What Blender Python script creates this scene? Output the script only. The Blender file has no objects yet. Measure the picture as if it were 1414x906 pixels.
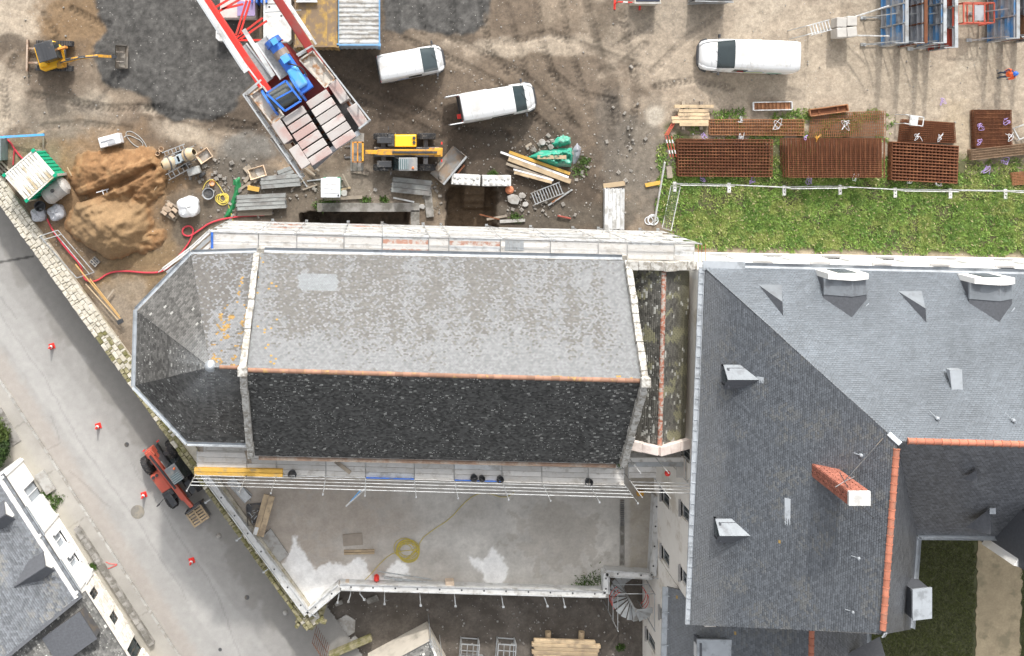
import bpy, math, random
import numpy as np
from mathutils import Vector, Matrix
random.seed(7); RS = np.random.RandomState(11)
rad = math.radians
sce = bpy.context.scene
COL = sce.collection
# ------------------------------------------------------------------ camera, sky, sun, exposure
CAM_H = 60.0            # drone height above the building site (m)
FPX = 1300.0            # focal length in photograph pixels
NX, NY = 525.0, 190.0   # pixel straight below the drone (the picture is a crop of a nadir shot)
cd = bpy.data.cameras.new('camera'); cam = bpy.data.objects.new('camera', cd); COL.objects.link(cam)
cam.location = (0, 0, CAM_H); cam.rotation_euler = (0, 0, 0)
cd.sensor_width = 36; cd.lens = FPX / 1414 * 36
cd.shift_x = (707 - NX) / 1414; cd.shift_y = -(453 - NY) / 1414
cd.clip_end = 600; sce.camera = cam
SUN_EL, SUN_AZ = 35.0, 3.0          # azimuth: degrees to the right of the picture's top
w = bpy.data.worlds.new('World'); sce.world = w; w.use_nodes = True
wn = w.node_tree.nodes; wl = w.node_tree.links; wn.clear()
wo = wn.new('ShaderNodeOutputWorld'); wb = wn.new('ShaderNodeBackground'); ws = wn.new('ShaderNodeTexSky')
ws.sky_type = 'NISHITA'; ws.sun_disc = False; ws.sun_elevation = rad(SUN_EL); ws.sun_rotation = rad(SUN_AZ)
ws.dust_density = 4.0; ws.air_density = 1.0; ws.ozone_density = 1.0
wh = wn.new('ShaderNodeHueSaturation'); wh.inputs['Saturation'].default_value = 0.15; wh.inputs['Value'].default_value = 1.38
wl.new(ws.outputs[0], wh.inputs['Color']); wl.new(wh.outputs[0], wb.inputs['Color']); wb.inputs['Strength'].default_value = 0.15
wl.new(wb.outputs[0], wo.inputs[0])
sd = bpy.data.lights.new('sun', 'SUN'); sun = bpy.data.objects.new('sun', sd); COL.objects.link(sun)
sd.energy = 2.35; sd.angle = rad(2.0); sd.color = (1, .955, .89)
a_, e_ = rad(SUN_AZ), rad(SUN_EL)
sdir = Vector((math.sin(a_) * math.cos(e_), math.cos(a_) * math.cos(e_), math.sin(e_)))
sun.rotation_euler = sdir.to_track_quat('Z', 'Y').to_euler(); sun.location = (0, 30, 50)
sce.view_settings.view_transform = 'Standard'; sce.view_settings.look = 'None'
sce.view_settings.gamma = 1.0; sce.view_settings.use_curve_mapping = False
sce.view_settings.exposure = 0.4
sce.render.engine = 'CYCLES'

# ------------------------------------------------------------------ helpers
def g(px, py, h=0.0):
    """ground plan of a photograph pixel for something at height h"""
    s = (CAM_H - h) / FPX
    return Vector(((px - NX) * s, -(py - NY) * s, h))
def g2(px, py, h=0.0):
    v = g(px, py, h); return (v.x, v.y)
def ppm(h=0.0): return FPX / (CAM_H - h)
def ang(a, b): return math.atan2(-(b[1] - a[1]), b[0] - a[0])

class MB:
    def __init__(s): s.v = []; s.f = []
    def add(s, vs, fs):
        o = len(s.v); s.v += [tuple(v) for v in vs]; s.f += [tuple(o + i for i in f) for f in fs]; return s
    def box(s, c, d, rz=0, rx=0, ry=0, taper=1.0):
        m = Matrix.Translation(c) @ Matrix.Rotation(rz, 4, 'Z') @ Matrix.Rotation(ry, 4, 'Y') @ Matrix.Rotation(rx, 4, 'X')
        x, y, z = d[0] / 2, d[1] / 2, d[2] / 2; t = taper
        vs = [m @ Vector(p) for p in ((-x, -y, -z), (x, -y, -z), (x, y, -z), (-x, y, -z), (-x*t, -y*t, z), (x*t, -y*t, z), (x*t, y*t, z), (-x*t, y*t, z))]
        return s.add(vs, [(0, 3, 2, 1), (4, 5, 6, 7), (0, 1, 5, 4), (1, 2, 6, 5), (2, 3, 7, 6), (3, 0, 4, 7)])
    def beam(s, p, q, w, h, up=Vector((0, 0, 1))):
        p, q = Vector(p), Vector(q); d = (q - p)
        if d.length < 1e-6: return s
        d.normalize()
        if abs(d.dot(up)) > .97: up = Vector((0, 1, 0))
        a = d.cross(up).normalized() * w / 2; b = a.cross(d).normalized() * h / 2
        vs = [p - a - b, p + a - b, p + a + b, p - a + b, q - a - b, q + a - b, q + a + b, q - a + b]
        return s.add(vs, [(0, 1, 2, 3), (7, 6, 5, 4), (0, 4, 5, 1), (1, 5, 6, 2), (2, 6, 7, 3), (3, 7, 4, 0)])
    def tube(s, p, q, r, n=6, r2=None, cap=True):
        p, q = Vector(p), Vector(q); d = (q - p)
        if d.length < 1e-6: return s
        d.normalize(); r2 = r if r2 is None else r2
        up = Vector((0, 0, 1)) if abs(d.z) < .9 else Vector((1, 0, 0))
        a = d.cross(up).normalized(); b = d.cross(a)
        vs = []
        for c, rr in ((p, r), (q, r2)):
            for i in range(n):
                t = 2 * math.pi * i / n; vs.append(c + (a * math.cos(t) + b * math.sin(t)) * rr)
        fs = [(i, (i + 1) % n, n + (i + 1) % n, n + i) for i in range(n)]
        if cap: fs += [tuple(range(n))[::-1], tuple(range(n, 2 * n))]
        return s.add(vs, fs)
    def path(s, pts, r, n=5):
        pts = [Vector(p) for p in pts]; vs = []; N = len(pts)
        for k, p in enumerate(pts):
            d = (pts[min(k + 1, N - 1)] - pts[max(k - 1, 0)])
            if d.length < 1e-9: d = Vector((1, 0, 0))
            d.normalize(); up = Vector((0, 0, 1)) if abs(d.z) < .9 else Vector((1, 0, 0))
            a = d.cross(up).normalized(); b = d.cross(a)
            for i in range(n):
                t = 2 * math.pi * i / n; vs.append(p + (a * math.cos(t) + b * math.sin(t)) * r)
        fs = [(k * n + i, k * n + (i + 1) % n, (k + 1) * n + (i + 1) % n, (k + 1) * n + i) for k in range(N - 1) for i in range(n)]
        fs += [tuple(range(n))[::-1], tuple(range((N - 1) * n, N * n))]
        return s.add(vs, fs)
    def prism(s, poly, z0, z1):
        A = sum(poly[i][0] * poly[(i + 1) % len(poly)][1] - poly[(i + 1) % len(poly)][0] * poly[i][1] for i in range(len(poly)))
        if A < 0: poly = poly[::-1]
        n = len(poly); vs = [(p[0], p[1], z0) for p in poly] + [(p[0], p[1], z1) for p in poly]
        return s.add(vs, [tuple(range(n))[::-1], tuple(range(n, 2 * n))] + [(i, (i + 1) % n, n + (i + 1) % n, n + i) for i in range(n)])
    def poly(s, pts): return s.add(pts, [tuple(range(len(pts)))])
    def slab(s, pts, t):
        """planar polygon (any tilt) given thickness t along -z"""
        n = len(pts); pts = [Vector(p) for p in pts]
        vs = pts + [p - Vector((0, 0, t)) for p in pts]
        return s.add(vs, [tuple(range(n)), tuple(range(n, 2 * n))[::-1]] + [(i, n + i, n + (i + 1) % n, (i + 1) % n) for i in range(n)])
    def lathe(s, prof, n=16, c=(0, 0, 0), M_=None):
        vs = []; m = M_ or Matrix.Identity(4); c = Vector(c)
        for r, z in prof:
            for i in range(n):
                t = 2 * math.pi * i / n; vs.append(c + m @ Vector((r * math.cos(t), r * math.sin(t), z)))
        K = len(prof); fs = [(k * n + i, k * n + (i + 1) % n, (k + 1) * n + (i + 1) % n, (k + 1) * n + i) for k in range(K - 1) for i in range(n)]
        if prof[0][0] > 1e-4: fs.append(tuple(range(n))[::-1])
        if prof[-1][0] > 1e-4: fs.append(tuple(range((K - 1) * n, K * n)))
        return s.add(vs, fs)
    def grid(s, fn, nu, nv):
        vs = [fn(i / nu, j / nv) for j in range(nv + 1) for i in range(nu + 1)]
        return s.add(vs, [(j * (nu + 1) + i, j * (nu + 1) + i + 1, (j + 1) * (nu + 1) + i + 1, (j + 1) * (nu + 1) + i) for j in range(nv) for i in range(nu)])
    def obj(s, name, mat, parent=None, local=False, smooth=False, bevel=0.0, label=None):
        me = bpy.data.meshes.new(name)
        vs = s.v
        if parent is not None and not local:
            mi = Matrix.Translation(parent.location) @ parent.rotation_euler.to_matrix().to_4x4()
            pp = parent.parent
            while pp is not None:
                mi = Matrix.Translation(pp.location) @ pp.rotation_euler.to_matrix().to_4x4() @ mi; pp = pp.parent
            mi.invert(); vs = [mi @ Vector(v) for v in vs]
        me.from_pydata([tuple(v) for v in vs], [], s.f); me.update()
        me.materials.append(mat)
        if smooth:
            me.shade_smooth()
            me.set_sharp_from_angle(angle=rad(42))
        o = bpy.data.objects.new(name, me); COL.objects.link(o); o.parent = parent
        if bevel > 0:
            b = o.modifiers.new('bevel', 'BEVEL'); b.width = bevel; b.segments = 2; b.limit_method = 'ANGLE'; b.angle_limit = rad(50)
        if label: o['label'] = label
        return o
def tag(o, label=None, cat=None, group=None, kind=None):
    if label: o['label'] = label
    if cat: o['category'] = cat
    if group: o['group'] = group
    if kind: o['kind'] = kind
    return o
def thing(name, label, cat, loc=(0, 0, 0), rz=0.0, group=None):
    o = bpy.data.objects.new(name, None); COL.objects.link(o)
    o.location = loc; o.rotation_euler = (0, 0, rz); o.empty_display_size = .3
    return tag(o, label, cat, group)
def copy_tree(o, parent=None):
    c = o.copy(); COL.objects.link(c); c.parent = parent
    for ch in list(o.children): copy_tree(ch, c)
    return c
def dup(o, loc, rz, label=None, group=None):
    c = copy_tree(o); c.location = loc; c.rotation_euler = (0, 0, rz)
    return tag(c, label, None, group)

# ---- numpy noise
def _hash(ix, iy, seed):
    n = (ix.astype(np.int64) * 374761393 + iy.astype(np.int64) * 668265263 + seed * 974711) & 0x7fffffff
    n = ((n ^ (n >> 13)) * 1274126177) & 0x7fffffff
    return ((n ^ (n >> 16)) & 0xffff) / 65535.0
def vnoise(x, y, seed=0):
    x = np.asarray(x, float); y = np.asarray(y, float)
    ix, iy = np.floor(x), np.floor(y); fx, fy = x - ix, y - iy
    fx = fx * fx * (3 - 2 * fx); fy = fy * fy * (3 - 2 * fy)
    a = _hash(ix, iy, seed); b = _hash(ix + 1, iy, seed); c = _hash(ix, iy + 1, seed); d = _hash(ix + 1, iy + 1, seed)
    return (a + (b - a) * fx) * (1 - fy) + (c + (d - c) * fx) * fy
def fbm(x, y, seed=0, o=4, lac=2.1, gain=.5):
    t = 0; a = 1; s = 0
    for k in range(o):
        t = t + a * vnoise(x, y, seed + k * 17); s += a; a *= gain; x = x * lac; y = y * lac
    return t / s
def sstep(a, b, x): t = np.clip((x - a) / (b - a), 0, 1); return t * t * (3 - 2 * t)
def sdf(px, py, poly):
    """signed distance to polygon in pixels, negative inside"""
    d = np.full(px.shape, 1e9); ins = np.zeros(px.shape, bool); n = len(poly)
    for i in range(n):
        ax, ay = poly[i]; bx, by = poly[(i + 1) % n]; ex, ey = bx - ax, by - ay
        t = np.clip(((px - ax) * ex + (py - ay) * ey) / (ex * ex + ey * ey + 1e-9), 0, 1)
        d = np.minimum(d, np.hypot(px - ax - t * ex, py - ay - t * ey))
        c = ((ay > py) != (by > py)) & (px < (bx - ax) * (py - ay) / (by - ay + 1e-12) + ax)
        ins ^= c
    return np.where(ins, -d, d)
def pline(px, py, pts):
    """distance to polyline, running length and signed side offset"""
    D = np.full(px.shape, 1e9); U = np.zeros(px.shape); V = np.zeros(px.shape); L = 0
    for (ax, ay), (bx, by) in zip(pts[:-1], pts[1:]):
        ex, ey = bx - ax, by - ay; l = math.hypot(ex, ey)
        t = np.clip(((px - ax) * ex + (py - ay) * ey) / (l * l), 0, 1)
        d = np.hypot(px - ax - t * ex, py - ay - t * ey); v = ((px - ax) * ey - (py - ay) * ex) / l
        k = d < D; D = np.where(k, d, D); U = np.where(k, L + t * l, U); V = np.where(k, v, V); L += l
    return D, U, V

# ------------------------------------------------------------------ materials
MATS = {}
def M(name, col=(.5, .5, .5), rough=.65, metal=0.0, var=.16, scale=2.5, bump=.12, bscale=25.0, dirt=None, damt=.35, dscale=1.5, rnd=.12, attr=False, spec=.5, trans=0.0, fine=0.0, fscale=18.0, specks=None):
    if name in MATS: return MATS[name]
    m = bpy.data.materials.new(name); m.use_nodes = True; nt = m.node_tree; N = nt.nodes; L = nt.links; N.clear()
    out = N.new('ShaderNodeOutputMaterial'); b = N.new('ShaderNodeBsdfPrincipled'); L.new(b.outputs[0], out.inputs[0])
    tc = N.new('ShaderNodeTexCoord'); oi = N.new('ShaderNodeObjectInfo')
    mul = N.new('ShaderNodeVectorMath'); mul.operation = 'MULTIPLY_ADD'
    cx = N.new('ShaderNodeCombineXYZ')
    for k in range(3): L.new(oi.outputs['Random'], cx.inputs[k])
    L.new(cx.outputs[0], mul.inputs[0]); mul.inputs[1].default_value = (31, 17, 23)
    L.new(tc.outputs['Object'], mul.inputs[2]); V = mul.outputs[0]
    def noise(sc, det=4, ro=.55):
        n = N.new('ShaderNodeTexNoise'); n.inputs['Scale'].default_value = sc; n.inputs['Detail'].default_value = det; n.inputs['Roughness'].default_value = ro
        L.new(V, n.inputs['Vector']); return n.outputs['Fac']
    def ramp(f, a, c):
        r = N.new('ShaderNodeMapRange'); r.inputs[1].default_value = a; r.inputs[2].default_value = c; L.new(f, r.inputs[0]); r.interpolation_type = 'SMOOTHSTEP'; return r.outputs[0]
    def mix(f, A, B, mode='MIX'):
        x = N.new('ShaderNodeMix'); x.data_type = 'RGBA'; x.blend_type = mode
        if isinstance(f, float): x.inputs['Factor'].default_value = f
        else: L.new(f, x.inputs['Factor'])
        for k, c in ((6, A), (7, B)):
            if isinstance(c, tuple): x.inputs[k].default_value = (*c[:3], 1)
            else: L.new(c, x.inputs[k])
        return x.outputs[2]
    if attr:
        at = N.new('ShaderNodeAttribute'); at.attribute_name = 'Col'; base = at.outputs['Color']
    else: base = tuple(col)
    n1 = noise(scale, 5)
    lo = tuple([1 - 1.6 * var] * 3); hi = tuple([1 + 1.6 * var] * 3)
    c = mix(1.0, base, mix(n1, lo, hi), 'MULTIPLY')
    if fine > 0:
        c = mix(1.0, c, mix(noise(fscale, 6, .8), tuple([1 - 1.9 * fine] * 3), tuple([1 + 1.9 * fine] * 3)), 'MULTIPLY')
    if rnd > 0:
        r = N.new('ShaderNodeMapRange'); L.new(oi.outputs['Random'], r.inputs[0]); r.inputs[3].default_value = 1 - rnd; r.inputs[4].default_value = 1 + rnd
        cc = N.new('ShaderNodeCombineXYZ')
        for k in range(3): L.new(r.outputs[0], cc.inputs[k])
        c = mix(1.0, c, cc.outputs[0], 'MULTIPLY')
    if dirt:
        f = ramp(noise(dscale, 6, .65), .62 - damt * .45, .72 - damt * .25)
        c = mix(f, c, tuple(dirt))
    if specks:
        vo = N.new('ShaderNodeTexVoronoi'); vo.inputs['Scale'].default_value = specks[1]; L.new(V, vo.inputs['Vector'])
        vr = N.new('ShaderNodeMapRange'); L.new(vo.outputs['Distance'], vr.inputs[0]); vr.inputs[1].default_value = specks[2]; vr.inputs[2].default_value = specks[2] * .6
        nn = ramp(noise(.9, 3), .42, .6); mm = N.new('ShaderNodeMath'); mm.operation = 'MULTIPLY'; L.new(vr.outputs[0], mm.inputs[0]); L.new(nn, mm.inputs[1])
        c = mix(mm.outputs[0], c, tuple(specks[0]))
    L.new(c, b.inputs['Base Color'])
    b.inputs['Roughness'].default_value = rough; b.inputs['Metallic'].default_value = metal
    b.inputs['Specular IOR Level'].default_value = spec
    if trans: b.inputs['Transmission Weight'].default_value = trans; b.inputs['IOR'].default_value = 1.45
    if bump > 0:
        bp = N.new('ShaderNodeBump'); bp.inputs['Strength'].default_value = bump; bp.inputs['Distance'].default_value = .02
        L.new(noise(bscale, 4, .6), bp.inputs['Height']); L.new(bp.outputs[0], b.inputs['Normal'])
    MATS[name] = m; return m
RUSTC = (.16, .065, .03)
ALU = M('galvanised', (.50, .52, .53), .42, .55, dirt=(.33, .32, .30), damt=.3)
ALUL = M('light_aluminium', (.66, .67, .67), .45, .35, dirt=(.42, .41, .39), damt=.35)
STEEL = M('dark_steel', (.12, .12, .125), .5, .5, dirt=(.2, .17, .14), damt=.3)
BOARD = M('scaffold_board', (.60, .585, .56), .85, 0, var=.12, scale=4, fine=.1, fscale=30, dirt=(.46, .435, .40), damt=.3, dscale=2, rnd=.16)
BOARDR = M('red_worn_board', (.42, .23, .17), .85, dirt=(.52, .5, .47), damt=.5, dscale=3)
TIMBER = M('pale_timber', (.50, .38, .24), .8, scale=6, dirt=(.33, .25, .17), damt=.35, rnd=.2)
TIMBERG = M('grey_timber', (.33, .28, .22), .85, scale=6, dirt=(.2, .17, .14), damt=.35, rnd=.2)
YTIM = M('yellow_timber', (.60, .36, .07), .7, scale=6, dirt=(.4, .28, .12), damt=.2)
CONC = M('concrete', (.40, .39, .37), .85, scale=2, dirt=(.28, .26, .235), damt=.4)
CONCW = M('pale_concrete', (.62, .62, .61), .8, scale=3, dirt=(.45, .44, .42), damt=.3)
CONCD = M('weathered_concrete', (.30, .285, .265), .9, scale=2, bump=.3, dirt=(.16, .15, .13), damt=.45)
BLACK = M('black_rubber', (.025, .025, .027), .75, var=.3, dirt=(.13, .115, .1), damt=.25, dscale=5)
DARK = M('dark_plastic', (.045, .047, .052), .5, dirt=(.12, .11, .1), damt=.2)
GLASS = M('dark_glass', (.035, .05, .055), .08, 0, var=.1, bump=0, spec=.7)
WHITE = M('white_paint', (.66, .67, .68), .32, 0, var=.03, scale=1.5, bump=0, dirt=(.52, .51, .49), damt=.25, dscale=1.0, rnd=.02)
YEL = M('yellow_paint', (.66, .33, .03), .5, 0, var=.15, dirt=(.34, .2, .08), damt=.35, dscale=3)
YELL = M('bright_yellow_paint', (.78, .42, .015), .4, 0, var=.06, bump=.03)
ORA = M('orange_red_paint', (.50, .10, .065), .45, 0, var=.12, dirt=(.35, .12, .075), damt=.25, dscale=3)
RED = M('red_paint', (.58, .035, .025), .4, 0, var=.12, dirt=(.38, .07, .05), damt=.25)
DRED = M('dark_red_paint', (.27, .025, .02), .5, 0, var=.15, dirt=(.2, .06, .05), damt=.3)
BLU = M('blue_paint', (.035, .16, .62), .4, 0, var=.12, dirt=(.08, .14, .33), damt=.25, dscale=3)
BLUL = M('light_blue_paint', (.10, .40, .80), .4, 0, var=.12, dirt=(.2, .36, .55), damt=.25)
RUST = M('rusty_steel', (.15, .055, .024), .85, .1, var=.3, scale=4, dirt=(.22, .09, .04), damt=.3, rnd=.15)
RUSTL = M('light_rust', (.36, .17, .08), .85, .1, var=.25, scale=4, dirt=(.22, .1, .05), damt=.35, rnd=.15)
TERRA = M('terracotta', (.42, .155, .095), .8, var=.2, dirt=(.33, .16, .11), damt=.25, rnd=.16)
BRICK = M('red_brick', (.34, .125, .085), .85, var=.25, rnd=.22)
ZINC = M('zinc', (.46, .49, .52), .45, .4, var=.1, dirt=(.33, .35, .37), damt=.3)
ZINCL = M('pale_zinc', (.40, .43, .46), .45, .2, var=.12, dirt=(.3, .32, .34), damt=.3)
STONE = M('lichen_stone', (.27, .25, .215), .92, var=.3, scale=5, bump=.6, bscale=12, dirt=(.52, .51, .48), damt=.5, dscale=4, rnd=.15)
STONED = M('mossy_stone', (.30, .27, .17), .95, var=.35, scale=4, bump=.7, bscale=10, dirt=(.16, .15, .06), damt=.45, dscale=1.6, rnd=.15)
WALLW = M('white_render', (.84, .83, .80), .9, var=.05, scale=.8, dirt=(.74, .71, .66), damt=.2, dscale=.5)
WALLB = M('cream_render', (.70, .64, .55), .9, var=.08, scale=.8, dirt=(.5, .46, .39), damt=.3, dscale=.6)
PLAST = M('white_plastic', (.74, .76, .79), .45, var=.08, bump=.25, bscale=8, dirt=(.55, .55, .55), damt=.3)
BEIGE = M('beige_plastic', (.68, .52, .37), .6, var=.1, dirt=(.5, .4, .3), damt=.3)
TARP = M('green_tarp', (.035, .30, .20), .5, var=.25, scale=4, bump=.5, bscale=9, dirt=(.2, .36, .3), damt=.25)
TARPD = M('dark_green_tarp', (.02, .20, .07), .5, var=.25, scale=4, bump=.5, bscale=9)
SAND = M('sand', (.42, .27, .13), .95, var=.22, scale=1.2, bump=.4, bscale=14, dirt=(.36, .20, .085), damt=.4, dscale=.6)
REDH = M('red_hose', (.52, .05, .07), .5, var=.1)
YELH = M('yellow_cable', (.62, .50, .10), .55, var=.12)
PURP = M('violet_strap', (.42, .30, .62), .6, var=.3)
REDP = M('red_plastic', (.75, .04, .03), .45, var=.08)
WHIP = M('white_stripe', (.8, .8, .8), .5, var=.08)
# ------------------------------------------------------------------ terrain sheets
def hfield(name, X0, X1, Y0, Y1, step, zf, cf, keep, mat, kind='structure', label=None, parent=None):
    nx = int((X1 - X0) / step) + 1; ny = int((Y1 - Y0) / step) + 1
    X, Y = np.meshgrid(np.linspace(X0, X1, nx), np.linspace(Y0, Y1, ny)); X = X.ravel(); Y = Y.ravel()
    Z = zf(X, Y); s = FPX / (CAM_H - Z); PX = NX + X * s; PY = NY - Y * s
    C = cf(X, Y, PX, PY, Z)
    idx = np.arange(nx * ny).reshape(ny, nx)
    q = np.stack([idx[:-1, :-1], idx[:-1, 1:], idx[1:, 1:], idx[1:, :-1]], -1).reshape(-1, 4)
    k = keep(X, Y, PX, PY); q = q[k[q].all(1)]
    me = bpy.data.meshes.new(name)
    used = np.unique(q); rm = np.full(nx * ny, -1); rm[used] = np.arange(len(used)); q = rm[q]
    co = np.stack([X, Y, Z], 1)[used]
    me.vertices.add(len(co)); me.vertices.foreach_set('co', co.ravel())
    me.loops.add(q.size); me.loops.foreach_set('vertex_index', q.ravel().astype(np.int32))
    me.polygons.add(len(q)); me.polygons.foreach_set('loop_start', (np.arange(len(q)) * 4).astype(np.int32))
    me.update(calc_edges=True); me.shade_smooth()
    at = me.color_attributes.new('Col', 'FLOAT_COLOR', 'POINT')
    cc = np.ones((len(co), 4)); cc[:, :3] = np.clip(C[used], 0.005, 1); at.data.foreach_set('color', cc.ravel())
    me.materials.append(mat); o = bpy.data.objects.new(name, me); COL.objects.link(o); o.parent = parent
    return tag(o, label, None, None, kind)
def blend(C, f, col): return C * (1 - f[:, None]) + np.array(col)[None, :] * f[:, None]
GROUND = M('site_ground', rough=.95, attr=True, var=.2, scale=2.6, bump=.9, bscale=13, rnd=0, fine=.42, fscale=7.5, specks=((.46, .44, .41), 4.2, .13))
ASPH = M('old_asphalt', rough=.9, attr=True, var=.07, scale=2.2, bump=.25, bscale=60, rnd=0, fine=.09, fscale=14)
SLABM = M('screed', rough=.8, attr=True, var=.14, scale=1.6, bump=.12, bscale=20, rnd=0, fine=.16, fscale=6)

GRAV1 = [(128, -60), (133, 0), (142, 40), (128, 72), (140, 112), (172, 124), (205, 134), (218, 158), (262, 168), (296, 166), (330, 142), (352, 110), (330, 20), (300, -60)]
GRAV2 = [(520, -60), (690, -60), (680, 0), (668, 34), (640, 53), (596, 47), (530, 40)]
PIT = [(619, 258), (684, 258), (686, 320), (617, 320)]
WELL = [(440, 293), (565, 293), (565, 312), (415, 312), (415, 296)]
WALLA, WALLB_ = (-40, 229.5), (425, 875)
def walld(px, py): return ((px) * 1.388 - (py - 285)) / math.hypot(1, 1.388)   # px right of the wall's outer edge
def noisy(poly, PX, PY, amp, sc, seed, soft):
    d = sdf(PX, PY, poly) + (fbm(PX / sc, PY / sc, seed, 4) - .5) * amp * 2
    return 1 - sstep(-soft, soft, d)
TRACKS = [([(430, 95), (520, 128), (640, 178), (700, 185)], 11), ([(440, 118), (520, 148), (610, 190)], 11), ([(590, 40), (640, 60), (720, 100), (800, 180)], 10), ([(560, 55), (620, 80), (690, 115), (770, 190)], 10), ([(660, -10), (676, 70), (700, 100)], 10), ([(740, -10), (748, 60), (790, 170)], 10), ([(775, -10), (785, 60), (815, 160)], 10), ([(900, 100), (940, 60), (990, 20)], 10), ([(905, 120), (960, 110), (1010, 122)], 10), ([(20, 80), (5, 120), (10, 160)], 11), ([(60, 175), (110, 170), (180, 178)], 9), ([(100, 12), (128, 28), (150, 34)], 10), ([(40, 130), (95, 140), (150, 150), (230, 148)], 11), ([(205, 150), (260, 160), (350, 176)], 12), ([(545, -10), (548, 42)], 10),
          ([(580, -10), (585, 46)], 10), ([(622, -10), (628, 45)], 10), ([(700, 60), (760, 45), (820, 70), (880, 90)], 11), ([(805, -10), (830, 80), (845, 190)], 11), ([(855, -10), (866, 60), (880, 130), (868, 200)], 12),
          ([(890, 62), (860, 90), (830, 100)], 12), ([(900, 30), (850, 66)], 10), ([(845, 100), (850, 170)], 13), ([(760, 100), (800, 130), (850, 140)], 11), ([(300, 178), (345, 182), (372, 160)], 10), ([(60, 20), (80, 52), (70, 60)], 9), ([(700, 10), (720, 80), (740, 170)], 10)]
def site_z(X, Y):
    s = FPX / CAM_H; px = NX + X * s; py = NY - Y * s
    z = (fbm(X * .5, Y * .5, 3, 4) - .5) * .16 + (fbm(X * 3, Y * 3, 9, 3) - .5) * .05
    z += .10 * noisy(GRAV1, px, py, 8, 25, 5, 5) + .08 * noisy(GRAV2, px, py, 8, 25, 6, 5)
    for pts, wd in TRACKS:
        D, U, V = pline(px, py, pts); m = 1 - sstep(wd * .42, wd * .55, D)
        z -= m * (.05 + .05 * (np.sin(U * .9 + np.abs(V) * .7) > .1) * fbm(px / 20, py / 20, 77, 2))
    # excavations
    f = noisy(PIT, px, py, 4, 10, 21, 2.5); st = .35 * sstep(268, 272, py) + .35 * sstep(279, 283, py) + .4 * sstep(288, 292, py)
    st = np.where((px > 640) & (px < 672), st, .9 + .2 * sstep(262, 300, py) + (fbm(px / 7, py / 7, 4, 3) - .5) * .5); z -= f * (.4 + st)
    z -= (1.7 + .8 * fbm(px / 9, py / 9, 58, 3)) * (sdf(px, py, WELL) < 1)
    gd = sstep(915, 935, px) * sstep(246, 262, py); z = z * (1 - gd * .6)
    z = np.where(sdf(px, py, [(60, 300), (300, 300), (300, 480), (190, 480)]) < 0, z * .6, z)
    return z
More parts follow.
